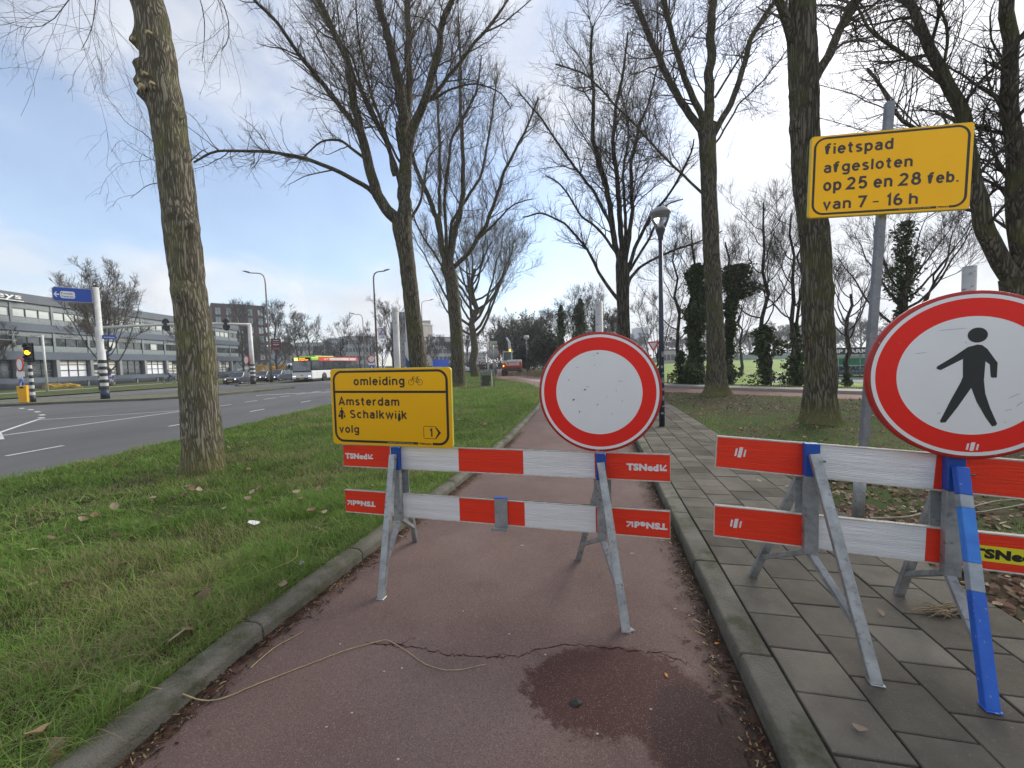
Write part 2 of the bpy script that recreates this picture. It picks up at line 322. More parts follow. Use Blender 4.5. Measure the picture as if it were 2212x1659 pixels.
def path_mat():
    m = bpy.data.materials.new('red_asphalt'); m.use_nodes = True; t = m.node_tree; b = t.nodes['Principled BSDF']; L = t.links
    g = t.nodes.new('ShaderNodeNewGeometry').outputs['Position']
    def nz(s, d=5, r=.6, off=None):
        n = t.nodes.new('ShaderNodeTexNoise'); n.inputs['Scale'].default_value = s; n.inputs['Detail'].default_value = d; n.inputs['Roughness'].default_value = r
        if off:
            a = t.nodes.new('ShaderNodeVectorMath'); a.inputs[1].default_value = off; L.new(g, a.inputs[0]); L.new(a.outputs[0], n.inputs['Vector'])
        else: L.new(g, n.inputs['Vector'])
        return n.outputs['Fac']
    def mth(op, a, bb=None, cc=None, cl=False):
        n = t.nodes.new('ShaderNodeMath'); n.operation = op; n.use_clamp = cl
        for i, v in enumerate((a, bb, cc)):
            if v is None: continue
            if hasattr(v, 'is_output'): L.new(v, n.inputs[i])
            else: n.inputs[i].default_value = v
        return n.outputs[0]
    def mix(f, c1, c2):
        x = t.nodes.new('ShaderNodeMix'); x.data_type = 'RGBA'
        if hasattr(f, 'is_output'): L.new(f, x.inputs[0])
        else: x.inputs[0].default_value = f
        for i, c in ((6, c1), (7, c2)):
            if hasattr(c, 'is_output'): L.new(c, x.inputs[i])
            else: x.inputs[i].default_value = (*c, 1)
        return x.outputs[2]
    def ss(v, a, c):
        r = t.nodes.new('ShaderNodeMapRange'); r.interpolation_type = 'SMOOTHSTEP'; r.inputs['From Min'].default_value = a; r.inputs['From Max'].default_value = c; L.new(v, r.inputs['Value']); return r.outputs[0]
    sp = t.nodes.new('ShaderNodeSeparateXYZ'); L.new(g, sp.inputs[0]); X, Yy = sp.outputs[0], sp.outputs[1]
    base = mix(ss(nz(1.1, 5), .3, .7), (.130, .083, .069), (.176, .118, .098))
    base = mix(mth('MULTIPLY', ss(nz(.55, 3, .5, (9, 3, 0)), .5, .7), .45), base, (.235, .175, .16))
    # pale, pink and dark aggregate stones
    v = t.nodes.new('ShaderNodeTexVoronoi'); v.inputs['Scale'].default_value = 210; L.new(g, v.inputs['Vector'])
    sc = t.nodes.new('ShaderNodeSeparateColor'); L.new(v.outputs['Color'], sc.inputs[0])
    st = mth('MULTIPLY', mth('GREATER_THAN', sc.outputs[0], .80), mth('LESS_THAN', v.outputs['Distance'], .42))
    base = mix(mth('MULTIPLY', st, .55), base, (.42, .34, .31))
    dk = mth('MULTIPLY', mth('LESS_THAN', sc.outputs[1], .30), .5); base = mix(dk, base, (.075, .048, .045))
    pt = ss(nz(2.3, 6, .7, (4, 8, 1)), .50, .66); base = mix(mth('MULTIPLY', pt, .30), base, (.085, .056, .050))      # worn darker patches
    fine = ss(nz(420, 3, .8), .35, .7); base = mix(mth('MULTIPLY', fine, .35), base, (.27, .2, .19))
    # across-the-path coordinate, w: left kerb about -1.95, right kerb .70
    wv = mth('ADD', mth('MULTIPLY', X, .9763), mth('MULTIPLY', Yy, -.2164)); jit = mth('MULTIPLY', mth('SUBTRACT', nz(5.5, 6, .7), .5), .55)
    dR = ss(mth('ADD', wv, jit), .42, .72)
    # rust-red wet stain spreading from the kerb
    def blob(cx, cy, rx, ry, amp, s):
        dx = mth('DIVIDE', mth('SUBTRACT', X, cx), rx); dy = mth('DIVIDE', mth('SUBTRACT', Yy, cy), ry)
        d = mth('SQRT', mth('ADD', mth('MULTIPLY', dx, dx), mth('MULTIPLY', dy, dy)))
        return mth('SUBTRACT', 1., ss(mth('ADD', d, mth('MULTIPLY', mth('SUBTRACT', nz(s, 8, .8), .5), amp)), .88, 1.03))
    s1 = mth('MAXIMUM', blob(.46, 1.95, .46, .30, 1.1, 13), mth('MAXIMUM', blob(.74, 1.74, .24, .34, .9, 9), blob(.86, 1.3, .16, .4, .9, 9)))
    keep = mth('SUBTRACT', 1., mth('MULTIPLY', st, .55))
    base = mix(mth('MULTIPLY', mth('MULTIPLY', s1, keep), .88), base, (.060, .023, .018))
    s2 = blob(.80, 1.62, .22, .34, .8, 8); base = mix(mth('MULTIPLY', mth('MULTIPLY', s2, keep), .4), base, (.022, .022, .020))
    base = mix(mth('MULTIPLY', dR, .9), base, mix(ss(nz(14, 5), .35, .65), (.022, .018, .013), (.075, .048, .032)))
    # dirt line along the left kerb
    def near_line(pts, wd):
        res = None
        for (x0, y0), (x1, y1) in zip(pts[:-1], pts[1:]):
            l = math.hypot(x1 - x0, y1 - y0); nx, ny = (y1 - y0) / l, -(x1 - x0) / l
            d = mth('ADD', mth('MULTIPLY', X, nx), mth('ADD', mth('MULTIPLY', Yy, ny), -(nx * x0 + ny * y0)))
            al = mth('ADD', mth('MULTIPLY', X, -ny), mth('ADD', mth('MULTIPLY', Yy, nx), (ny * x0 - nx * y0)))
            inside = mth('MULTIPLY', mth('GREATER_THAN', al, 0.), mth('LESS_THAN', al, l))
            f = mth('MULTIPLY', mth('SUBTRACT', 1., ss(mth('ADD', d, mth('MULTIPLY', jit, .45)), 0., wd)), inside)
            res = f if res is None else mth('MAXIMUM', res, f)
        return res
    dL = near_line(LEFT_EDGE[:8], .17)
    base = mix(mth('MULTIPLY', dL, .9), base, mix(ss(nz(20, 5), .35, .65), (.024, .018, .012), (.10, .048, .026)))
    L.new(base, b.inputs['Base Color']); b.inputs['Specular IOR Level'].default_value = .22
    L.new(mth('SUBTRACT', .9, mth('MULTIPLY', s1, .22)), b.inputs['Roughness'])
    bp = t.nodes.new('ShaderNodeBump'); bp.inputs['Strength'].default_value = .55; bp.inputs['Distance'].default_value = .006
    hh = mth('ADD', mth('MULTIPLY', nz(170, 4, .75), .8), mth('MULTIPLY', v.outputs['Distance'], .5)); L.new(hh, bp.inputs['Height']); L.new(bp.outputs[0], b.inputs['Normal'])
    return m

LEFT_EDGE = [(-2.75, -2.5), (-2.1, 0.2), (-1.76, 1.6), (-1.68, 2.17), (-1.42, 3.12), (-1.12, 4.2), (-.66, 5.8), (-.02, 8.6), (.95, 13.8), (1.55, 18.5), (1.75, 24), (1.4, 29), (.3, 33.5)]
RE = [SW(s, .70) for s in (-3, 0, 4, 8, 12, 17.0)]
ground = sheet('ground', [(-1500, -300), (1500, -300), (1500, 2500), (-1500, 2500)], -.12, mk('far_ground', (.05, .065, .03), (.085, .095, .045), scale=.05, rough=.95, spec=.1, world=True))
# sports field to the right, with its paler strips
FENCE = [(5.2, 36.), (9.6, 24.2), (15.6, 17.2), (24, 9.), (32, 2.)]
fld = sheet('sports_field', [(6, 38), (10.2, 25), (16.2, 18), (24.6, 10), (33, 2), (260, -30), (330, 210), (60, 210), (20, 120)], -.06, m_field)
sheet('field_track', [(17.0, 40.0), (18, 41.4), (40, 33), (62, 18), (61, 16.5), (39, 31)], -.054, mk('track_dirt', (.16, .12, .085), (.2, .16, .11), scale=2, rough=.9, world=True))
sheet('skate_slab', [(16.5, 25.5), (19, 28.), (23.5, 26.5), (27, 21.5), (22.5, 20.8)], -.052, mk('slab', (.25, .26, .27), (.3, .31, .32), scale=1.5, rough=.9, world=True))
# near carriageway and the far carriageway
road = sheet('road', [(-7.95, -6), (-7.95, 26), (-8.0, 60), (-8.2, 110), (-8, 230), (-40, 230), (-38.6, 110), (-36.2, 60), (-35.6, 41), (-37.4, 30), (-40, 20), (-43, -6)], 0., m_asph)
far_road = sheet('side_road', [(-8.1, 95), (-8.1, 110), (5, 112), (30, 125), (30, 110), (4, 97)], -.004, m_asph)
bk = sheet('far_verge', [(-35.6, 41), (-36.2, 60), (-38.6, 110), (-40, 230), (-130, 230), (-130, -6), (-43, -6), (-40, 20), (-37.4, 30)], .08, mk('far_verge_grass', (.055, .085, .022), (.095, .12, .04), scale=.6, rough=.95, spec=.1, world=True, c3=(.10, .075, .045), s3=.5, t3=(.5, .62), bump=.5, bscale=12))
sheet('far_footpath', [(-46.5, 20), (-48.5, 60), (-50, 90), (-51.8, 90), (-50.5, 60), (-48.5, 20)], .09, mk('far_path', (.25, .245, .23), rough=.9))
# road markings: each line is a part of the road
def marking(pts, wd, z=.004):
    p = [np.array(q, float) for q in pts]; m = MB()
    for a, b in zip(p[:-1], p[1:]):
        d = (b - a) / np.linalg.norm(b - a); n = np.array([-d[1], d[0]]) * wd / 2
        m.add([(*(a - n), z), (*(b - n), z), (*(b + n), z), (*(a + n), z)], [(0, 1, 2, 3)])
    return m.build('road_marking', m_line, road, fix=False)
for a, b in ((8.35, 9.4), (12.2, 13.2), (15.8, 16.7), (19.4, 20.3), (22.9, 23.8), (26.5, 27.4), (30.1, 31.), (33.7, 34.6), (37.3, 38.2), (41, 42), (45, 46), (3.9, 5.)):
    marking([(-10.9 + .038 * (a - 8), a), (-10.9 + .038 * (b - 8), b)], .11)
for a, b in ((18.7, 19.4), (20.5, 21.4), (22.1, 23.1), (23.7, 24.5), (25.5, 26.4), (27.5, 28.3), (29.5, 30.3), (31.5, 32.3), (33.6, 34.4), (36, 37), (38.6, 39.6)): marking([(-14., a), (-13.9, b)], .11)
marking([(-15.2, 8.), (-14.8, 11.3), (-14.55, 13.3), (-14.2, 17.0), (-14.05, 18.4)], .12)
marking([(-13.9, 10.6), (-15.6, 11.85), (-17.0, 13.5), (-18.5, 15.3)], .11)
marking([(-18.3, 15.05), (-17.2, 15.5), (-16.1, 16.15), (-14.25, 17.3)], .10)
for q in ((-26.2, 20.9), (-24.5, 19.9), (-22.6, 18.6), (-20.6, 17.1), (-19.2, 15.9)): marking([q, (q[0] + .55, q[1] - .35)], .16)
marking([(-35.6, 24.), (-34.8, 26.8), (-33.6, 30.3), (-32.4, 35.4), (-32.0, 39)], .15)
marking([(-31.3, 19.), (-27.6, 21.6)], .15)
for k in range(5): marking([(-16.6 + k * .9, 25.4 + k * .35), (-16.0 + k * .9, 26.3 + k * .35)], .22)
for a in (50, 55, 60, 66, 72, 80): marking([(-14.5, a), (-14.5, a + 1.5)], .13)
for a in (44, 50, 56, 62, 70): marking([(-20.6, a), (-20.6, a + 1.5)], .13)
# median islands with a dark kerb
def island(name, poly, label=None):
    p = [np.array(q, float) for q in poly]; c = sum(p) / len(p)
    o = sheet(name, poly, .12, m_median); k = MB(); n = len(p)
    for i in range(n):
        a, b = p[i], p[(i + 1) % n]; ia, ib = a + (c - a) / np.linalg.norm(c - a) * .18, b + (c - b) / np.linalg.norm(c - b) * .18
        k.add([(*a, .0), (*b, .0), (*b, .13), (*a, .13), (*ib, .13), (*ia, .13), (*ib, .0), (*ia, .0)], [(0, 1, 2, 3), (3, 2, 4, 5), (5, 4, 6, 7)])
    k.build('kerb', m_concd, o); return o
island('median_island', [(-29.0, 22.3), (-25.7, 23.3), (-22., 23.9), (-20.9, 24.9), (-19.6, 27), (-18.9, 30), (-18.6, 33.6), (-19.4, 34.4), (-21.5, 33.5), (-24.5, 29.5), (-27.5, 27.4), (-31.8, 26.4), (-32.4, 24.6), (-31.8, 23.2)])
island('median_island', [(-20.3, 49), (-19.3, 47.6), (-18.5, 49), (-18.3, 92), (-20.1, 92)])
island('median_island', [(-27.9, 40.3), (-27.1, 42.5), (-26.5, 46), (-26.5, 60), (-26.6, 100), (-28, 100), (-28.6, 60), (-29.5, 50), (-29.6, 42)])
# verges
verge_poly = [(-7.95, -6)] + [(-7.95, y) for y in (10, 26)] + [(-8.0, 60), (-8.2, 96), (-3.6, 96), (-3.2, 60), (-2.4, 48), (-1.2, 39), (.2, 34)] + [(x - .15, y) for x, y in LEFT_EDGE[::-1][1:]]
verge = sheet('grass_verge', verge_poly, .085, m_soil, skirt=.2)
XR = [(-3.2, 100), (-2.9, 60), (-2.2, 48), (-1.0, 39), (1.4, 31.5), (4.9, 21.8), (8.6, 17.6), (13, 12.6), (20, 6.2), (30, -2)]       # near edge of the crossing road
XF = [(1.0, 100), (1.1, 62), (2.0, 50), (3.3, 42), (5.6, 32), (8.5, 22.6), (11.2, 18.9), (14.4, 15.2), (22., 8.2), (32, -.5)]  # its far edge
sheet('red_road', XR + XF[::-1], .002, m_redroad)
sheet('sand_patch', [(-.1, 42.5), (1.0, 42.), (3.2, 33.2), (4.3, 29.5), (3.5, 29.4), (1.9, 33.6)], .006, mk('sand', (.33, .31, .27), (.24, .2, .17), scale=3, rough=.95, world=True))
verge_r = sheet('leafy_verge', [SW(s, 2.42) for s in (-4, 0, 6, 12, 15.5)] + [SW(17.6, 2.3), (6.7, 18.9), (8.4, 17.4), (12.8, 12.4), (19.8, 6.0), (29.8, -2.2), (20, -12)], .085, m_soil2, skirt=.2)
# far kerb strip and its grass bank
def strip(name, pts, off0, off1, z, m, h=.14, parent=None, kind='structure'):
    p = [np.array(q, float) for q in pts]; mb = MB(); A, B = [], []
    for i, q in enumerate(p):
        d = p[min(i + 1, len(p) - 1)] - p[max(i - 1, 0)]; d /= np.linalg.norm(d); n = np.array([-d[1], d[0]])
        A.append(q + n * off0); B.append(q + n * off1)
    for i in range(len(p) - 1):
        a, b, c, d = A[i], A[i + 1], B[i + 1], B[i]
        mb.add([(*a, z - h), (*b, z - h), (*b, z), (*a, z), (*c, z), (*d, z), (*c, z - h), (*d, z - h)], [(0, 1, 2, 3), (3, 2, 4, 5), (5, 4, 6, 7)])
    o = mb.build(name, m, parent, fix=True)
    if parent is None: o['kind'] = kind
    return o
strip('far_pavement', XF, .0, 1.3, .13, mk('far_pave', (.27, .255, .23), (.33, .31, .28), scale=2, rough=.9, world=True), h=.15)
sheet('field_bank', [(9.8, 23.9), (12.2, 19.9), (15.3, 16.2), (22.7, 9.4), (33, .4), (34, 1.6), (24., 10.2), (16.2, 17.6), (12.6, 21.6), (10.6, 25), (6.6, 36), (4, 60), (3, 100), (2, 100), (2.4, 60), (4.6, 43), (6.9, 33)], .10, mk('bank_litter', (.05, .042, .025), (.09, .085, .035), scale=2, rough=.95, spec=.1, world=True), skirt=.2)

# cycle path
path = sheet('cycle_path', LEFT_EDGE + [(2.9, 29.5), (4.7, 22)] + RE[::-1], .005, path_mat())
# crack across the path
cr = [(-.941, 2.318), (-.765, 2.299), (-.619, 2.274), (-.441, 2.211), (-.331, 2.196), (-.168, 2.175), (-.008, 2.183), (.102, 2.227), (.297, 2.257), (.485, 2.23), (.691, 2.192), (.839, 2.158), (.957, 2.071)]
fine = []
for a, b in zip(cr[:-1], cr[1:]):
    for k in range(9): t = k / 9; fine.append((a[0] + (b[0] - a[0]) * t + rnd.uniform(-.004, .004), a[1] + (b[1] - a[1]) * t + rnd.gauss(0, .008)))
mb = MB()
for i, (a, b) in enumerate(zip(fine[:-1], fine[1:])):
    wa, wb = rnd.uniform(.0012, .0045), rnd.uniform(.0012, .0045)
    mb.add([(a[0], a[1] - wa, .0065), (b[0], b[1] - wb, .0065), (b[0], b[1] + wb, .0065), (a[0], a[1] + wa, .0065)], [(0, 1, 2, 3)])
for k in range(16):   # side cracks
    x, y = fine[rnd.randrange(len(fine))]; ang = rnd.uniform(-2.6, -.4) if k % 3 else rnd.uniform(.4, 2.4); wa = .002
    for j in range(rnd.randint(3, 8)):
        ang += rnd.gauss(0, .5); x2, y2 = x + .018 * math.cos(ang), y + .014 * math.sin(ang)
        mb.add([(x, y - wa, .0063), (x2, y2 - wa * .8, .0063), (x2, y2 + wa * .8, .0063), (x, y + wa, .0063)], [(0, 1, 2, 3)]); x, y = x2, y2; wa *= .85
mb.build('crack', mk('crack_dark', (.045, .014, .012), rough=1, spec=0), path)

# kerb stones: each is a piece of its kerb
def kerb_mesh(wd, L_=.992, h=.20, face=.03, side=1):
    m = MB(); x0, x1 = 0, L_
    prof = [(0, -h), (0, -.035), (face * .5, -.008), (face, 0), (wd, 0), (wd, -h)]
    n = len(prof); vs = [(x0, side * a, b) for a, b in prof] + [(x1, side * a, b) for a, b in prof]
    fs = [(i, i + 1, n + i + 1, n + i) for i in range(n - 1)] + [tuple(range(n)), tuple(range(2 * n - 1, n - 1, -1))]
    m.add(vs, fs); me = m.me('kerb_stone', m_conc); bm = bmesh.new(); bm.from_mesh(me); bmesh.ops.recalc_face_normals(bm, faces=bm.faces)
    bmesh.ops.bevel(bm, geom=[e for e in bm.edges if e.calc_length() > .001], offset=.006, segments=1, affect='EDGES'); bm.to_mesh(me); bm.free(); return me
kl, kr = kerb_mesh(.15, side=1, face=.045), kerb_mesh(.165, side=-1, face=.02)
kerb_l = strip('left_kerb', LEFT_EDGE, .03, .13, .06, m_concd, h=.12)
kerb_r = strip('right_kerb', RE, -.15, -.03, .05, m_concd, h=.12)
def walk(pts, start, step, n):
    pts = [np.array(p, float) for p in pts]; out_ = []; seg = [np.linalg.norm(b - a) for a, b in zip(pts[:-1], pts[1:])]; cum = np.concatenate([[0], np.cumsum(seg)])
    for k in range(n):
        s = start + k * step; 
        if s + step > cum[-1]: break
        def pt(s_): i = min(max(np.searchsorted(cum, s_) - 1, 0), len(seg) - 1); return pts[i] + (pts[i + 1] - pts[i]) * ((s_ - cum[i]) / seg[i])
        a, b = pt(s), pt(s + step); out_.append((a, math.atan2(*(b - a)[::-1])))
    return out_
for a, q in walk(LEFT_EDGE, .20 + 0.83, 1.0, 34):
    link_mesh('kerb_stone', kl, kerb_l, (a[0], a[1], .10 + rnd.uniform(-.006, .006)), (rnd.uniform(-.03, .01), rnd.uniform(-.004, .004), q + rnd.uniform(-.006, .006)))
s0 = float(np.dot(G(1493 + .3667 * 310, 1050.7 + .3667 * 985, .1)[:2], AX))
for k in range(-2, 16):
    p = SW(s0 + k * 1.0, .705)
    link_mesh('kerb_stone', kr, kerb_r, (p[0], p[1], .105 + rnd.uniform(-.005, .005)), (rnd.uniform(-.01, .02), rnd.uniform(-.004, .004), math.atan2(AX[1], AX[0]) + rnd.uniform(-.004, .004)))
# tiled pavement, running bond
m_tile = mk('concrete_tile', (.135, .123, .102), (.20, .182, .152), scale=2.6, rough=.97, spec=.04, world=True, c3=(.23, .22, .20), s3=55, t3=(.60, .72), bump=.7, bscale=200, vary=.22)
pave = sheet('pavement', [SW(-1.2, .86), SW(20, .86), SW(19.3, 2.42), SW(-1.2, 2.42)], .078, mk('joint_moss', (.09, .09, .05), (.14, .13, .08), scale=5, rough=1, spec=0, world=True, c3=(.04, .03, .02), s3=9., bump=.8, bscale=120))
bm = bmesh.new(); bmesh.ops.create_cube(bm, size=1); bmesh.ops.scale(bm, vec=(.2915, .2915, .05), verts=bm.verts)
bmesh.ops.bevel(bm, geom=[e for e in bm.edges if e.verts[0].co.z > 0 and e.verts[1].co.z > 0], offset=.004, segments=1, affect='EDGES')
tme = bpy.data.meshes.new('paving_tile'); bm.to_mesh(tme); bm.free(); tme.materials.append(m_tile)
rz = math.atan2(AX[1], AX[0]) - math.pi / 2; cnt = 0; restv = []
for row in range(0, 66):
    for c in range(5):
        s = .42 + row * .30 + (.15 if c % 2 else 0.) - .05; wv = .883 + .15 + c * .30
        p = SW(s, wv); z = .078 + rnd.gauss(0, .0016); ro = (rnd.gauss(0, .005), rnd.gauss(0, .005), rz + rnd.gauss(0, .005))
        if cnt < 300: link_mesh('paving_tile', tme, pave, (p[0] + rnd.gauss(0, .001), p[1] + rnd.gauss(0, .001), z), ro)
        else: restv.append((p, z, ro))
        cnt += 1
mb = MB()
for p, z, ro in restv: mb.box((p[0], p[1], z), (.288, .288, .05), rz)
mb.build('paving_tiles', m_tile, pave)['kind'] = 'stuff'

# ================================================================== road barriers and their signs
def paint(name, c, dirt=(.3, .28, .25), amt=.6, rough=.38, ribs=False):
    return mk(name, c, tuple(x * .82 + d * .06 for x, d in zip(c, dirt)), scale=5., rough=rough, spec=.45, c3=dirt, s3=38., t3=(.66, .74), metal=.35, bump=.12 if not ribs else .3, bscale=30, stretch=(1, 1, 1) if not ribs else (.25, 6, 6))
m_red = paint('reflective_red', (.92, .045, .014), dirt=(.35, .10, .07), ribs=True)
m_whi = paint('reflective_white', (.86, .87, .89), dirt=(.33, .32, .30), ribs=True)
m_rim = mk('plank_edge', (.62, .60, .55), (.45, .42, .36), scale=20, rough=.6)
m_rred = mk('sign_red', (.88, .022, .013), (.82, .024, .015), scale=3., rough=.42, spec=.5, metal=.35, c3=(.55, .16, .13), s3=26., t3=(.69, .74))
m_rwhi = mk('sign_white', (.85, .86, .89), (.80, .81, .84), scale=2., rough=.42, spec=.5, metal=.35, c3=(.25, .25, .24), s3=21., t3=(.715, .74))
m_rimred = mk('rim_red', (.50, .020, .014), (.36, .02, .015), scale=9., rough=.45, c3=(.45, .36, .33), s3=34., t3=(.62, .7))
m_blk = mk('sign_black', (.018, .018, .018), rough=.42)
m_yel = mk('sign_yellow', (.98, .52, .003), (.95, .49, .003), scale=1.6, rough=.42, spec=.5, metal=.4, c3=(.62, .40, .06), s3=18, t3=(.7, .8))
m_yedge = mk('sign_edge_yellow', (.74, .56, .04), (.62, .5, .08), scale=14, rough=.45)
m_galv = mk('galvanised_steel', (.27, .285, .295), (.42, .44, .45), scale=11., rough=.48, metal=.55, spec=.5, c3=(.16, .165, .17), s3=24., t3=(.56, .7), bump=.12)
m_blue = mk('blue_spray', (.012, .085, .42), (.01, .065, .33), scale=9., rough=.5)
m_lblue = mk('light_blue_spray', (.05, .27, .74), (.03, .17, .62), scale=7., rough=.5, c3=(.32, .42, .5), s3=15, t3=(.66, .72))
m_tube = mk('worn_pipe', (.50, .50, .49), (.40, .40, .39), scale=8, rough=.6, metal=.2, c3=(.13, .12, .11), s3=14, t3=(.58, .66), stretch=(1, 1, 2.5))
m_bolt = mk('rusty_bolt', (.20, .16, .14), (.12, .07, .05), scale=60, rough=.6, metal=.6)
F90 = (math.pi / 2, 0, 0)

def logo(parent, x0, x1, y0, y1, mat, flip=False, y=-.0):
    """the plank maker's word mark and its corner arrow, turned upside down on the lower plank"""
    H_ = y1 - y0; W_ = x1 - x0; z = .0012
    root = text_mesh('TSNed', 0, W_ * .80, 0, H_ * .98, bold=.06, space=1.08, z0=z)
    m = MB(); ax0, ax1 = W_ * .83, W_; t = H_ * .26
    M = None
    m.prism([(ax0, 0), (ax1, 0), (ax1, t), (ax0 + t, t), (ax0 + t, H_ * .95), (ax0, H_ * .95)], z, z + .0008)
    m.prism([(ax0 + t * 1.0, t * 1.15), (ax0 + t * 1.9, t * .95), (ax1, H_ * .86), (ax1 - t * .7, H_ * 1.0)], z, z + .0006)
    root.materials.clear(); root.materials.append(mat)
    bm = bmesh.new(); bm.from_mesh(root); me2 = m.me('t', mat); bm.from_mesh(me2); bm.to_mesh(root); bm.free(); bpy.data.meshes.remove(me2)
    if flip: root.transform(Matrix.Translation((W_, H_, 0)) @ Matrix.Rotation(math.pi, 4, 'Z'))
    return root

def plank(parent, x0, x1, z0, z1, y, stripes, tilt=0., logos=(), flip=False, label=None):
    """a hollow plastic plank: body with rim, and the coloured film pieces laid on its front"""
    h = (z1 - z0); L_ = x1 - x0; b = MB()
    b.box((L_ / 2, 0, h / 2), (L_, .022, h)); b.box((L_ / 2, -.0035, h - .0045), (L_, .024, .009)); b.box((L_ / 2, -.0035, .0035), (L_, .024, .007))
    p = b.build('plank', m_rim, parent, (x0, y, z0), (0, tilt, 0), bevel=.002, seg=1)
    for a, c, col in stripes:
        s = MB().box(((a + c) / 2 - x0, -.0118, h / 2), (c - a, .0016, h - .018)).build('red_stripe' if col == 'r' else 'white_stripe', m_red if col == 'r' else m_whi, p)
    for a, c, d, e, kind in logos:
        if kind == 'w':
            me = logo(p, a, c, d, e, m_whi, flip); link_mesh('maker_lettering', me, p, (a - x0, -.0126, d - z0), F90)
        elif kind == 'b':   # three slanted white bars
            m = MB(); W_, H_ = c - a, e - d
            for q0, q1, sk, i0, i1 in ((0, .26, .10, .12, .86), (.27, .72, .14, 0, 1), (.76, 1., .10, .10, .80)):
                m.prism([(q0 * W_, i0 * H_), (q1 * W_ - sk * W_, i0 * H_), (q1 * W_, i1 * H_), (q0 * W_ + sk * W_, i1 * H_)], 0, .0012)
            m.build('white_emblem', m_whi, p, (a - x0, -.0128, d - z0), F90)
    return p

def trestle(parent, x, rz, front, back, top, zb, cols, wpost=.066):
    """upright post, forward and backward legs, cross brace and clamp bolt, in barrier coordinates"""
    # front, back = (x, y) of the feet
    blue, leg_a, leg_b, leg_c = cols
    up = MB(); up.beam((x, -.033, zb), (x, -.033, top - .19), wpost, .045, up=(0, 1, 0)); up.build('upright', m_galv, parent, bevel=.003, seg=1)
    cap = MB(); cap.beam((x, -.034, top - .19), (x, -.034, top), wpost + .003, .049, up=(0, 1, 0)); cap.build('upright_head', blue, parent, bevel=.004, seg=1)
    t0 = Vector((x, -.078, top - .055)); f = Vector((front[0], front[1], 0.))
    if front[2]: f.z = front[2]
    cuts = [0, .13, .19, .43, .55, 1.0] if leg_a is not leg_c else [0, 1.0]
    mats = [leg_a, leg_b, leg_c, leg_b, leg_a] if len(cuts) > 2 else [leg_a]
    lg = MB(); dd = f - t0
    for i, (a, b) in enumerate(zip(cuts[:-1], cuts[1:])): lg.beam(t0 + dd * a, t0 + dd * b, .052, .040, mi=i, up=(0, 1, 0))
    foot = f + Vector((0, 0, .004)); lg.box((foot.x, foot.y, foot.z + .002), (.06, .056, .008), mi=len(mats) - 1)
    lg.build('front_leg', mats, parent, bevel=.003, seg=1)
    bk_ = Vector((back[0], back[1], back[2] if len(back) > 2 else 0.)); t1 = Vector((x, .05, top - .15))
    MB().beam(t1, bk_, .048, .036, up=(0, 1, 0)).build('back_leg', m_galv, parent, bevel=.003, seg=1)
    # flat web plate that carries the planks
    MB().box((x + .005, .035, (zb + top) / 2 - .02), (.125, .006, top - zb - .1)).build('web_plate', m_galv, parent, bevel=.001, seg=1)
    k = .60; a = t0 + dd * .80; c = t1 + (bk_ - t1) * .80; mid = Vector((x, -.02, zb + .01))
    MB().beam(mid, a, .04, .03).build('brace', m_galv, parent, bevel=.002, seg=1)
    MB().beam(mid, c, .04, .03).build('brace', m_galv, parent, bevel=.002, seg=1)
    bt = MB(); bt.tube([(x + .01, -.062, top - .075), (x + .012, -.105, top - .083)], .0055, 8); bt.tube([(x - .018, -.10, top - .082), (x + .045, -.104, top - .088)], .005, 8)
    bt.build('wing_bolt', m_bolt, parent)

# --- barrier across the cycle path
B1 = thing('road_barrier', 'red and white striped plank barrier standing across the red cycle path', 'barrier', (-.98, 3.25, 0), math.atan2(-.43, 1.58))
plank(B1, -.515, 2.135, .836, 1.036, 0, [(-.512, -.055, 'r'), (.048 - .10, .56, 'w'), (.562, 1.089, 'r'), (1.091, 1.622, 'w'), (1.624, 2.132, 'r')][0:1] + [(-.053, .560, 'w'), (.562, 1.089, 'r'), (1.091, 1.622, 'w'), (1.624, 2.132, 'r')],
      logos=[(-.494, -.22, .912, .957, 'w'), (1.843, 2.111, .915, .961, 'w')])
plank(B1, -.52, 2.132, .432, .636, 0, [(-.517, -.055, 'r'), (-.053, .552, 'w'), (.554, 1.089, 'r'), (1.091, 1.622, 'w'), (1.624, 2.129, 'r')],
      logos=[(-.499, -.218, .499, .541, 'w'), (1.838, 2.112, .498, .541, 'w')], flip=True)
def loc1(X, Y_):   # world ground point -> barrier coordinates
    v = B1r @ Vector((X + .98, Y_ - 3.25, 0)); return (v.x, v.y, .0)
B1r = Matrix.Rotation(-math.atan2(-.43, 1.58), 4, 'Z')
trestle(B1, .015, 0, loc1(-1.0, 2.79), loc1(-.97, 3.70), 1.03, .41, (m_blue, m_galv, m_galv, m_galv))
trestle(B1, 1.668, 0, loc1(.67, 2.37), loc1(.52, 3.26), 1.03, .39, (m_blue, m_galv, m_galv, m_galv))
cl_ = MB(); cl_.box((0, 0, 0), (.105, .006, .235)); cl_.box((0, .014, .1205), (.105, .032, .006)); cl_.box((-.01, -.02, -.117), (.125, .045, .006)); cl_.box((-.01, -.043, -.107), (.125, .005, .02))
c_ = cl_.build('clamp_bracket', m_galv, B1, (.905, -.024, .527), bevel=.002, seg=1)
MB().box((0, .012, .1248), (.107, .034, .003)).build('painted_top', m_blue, c_)

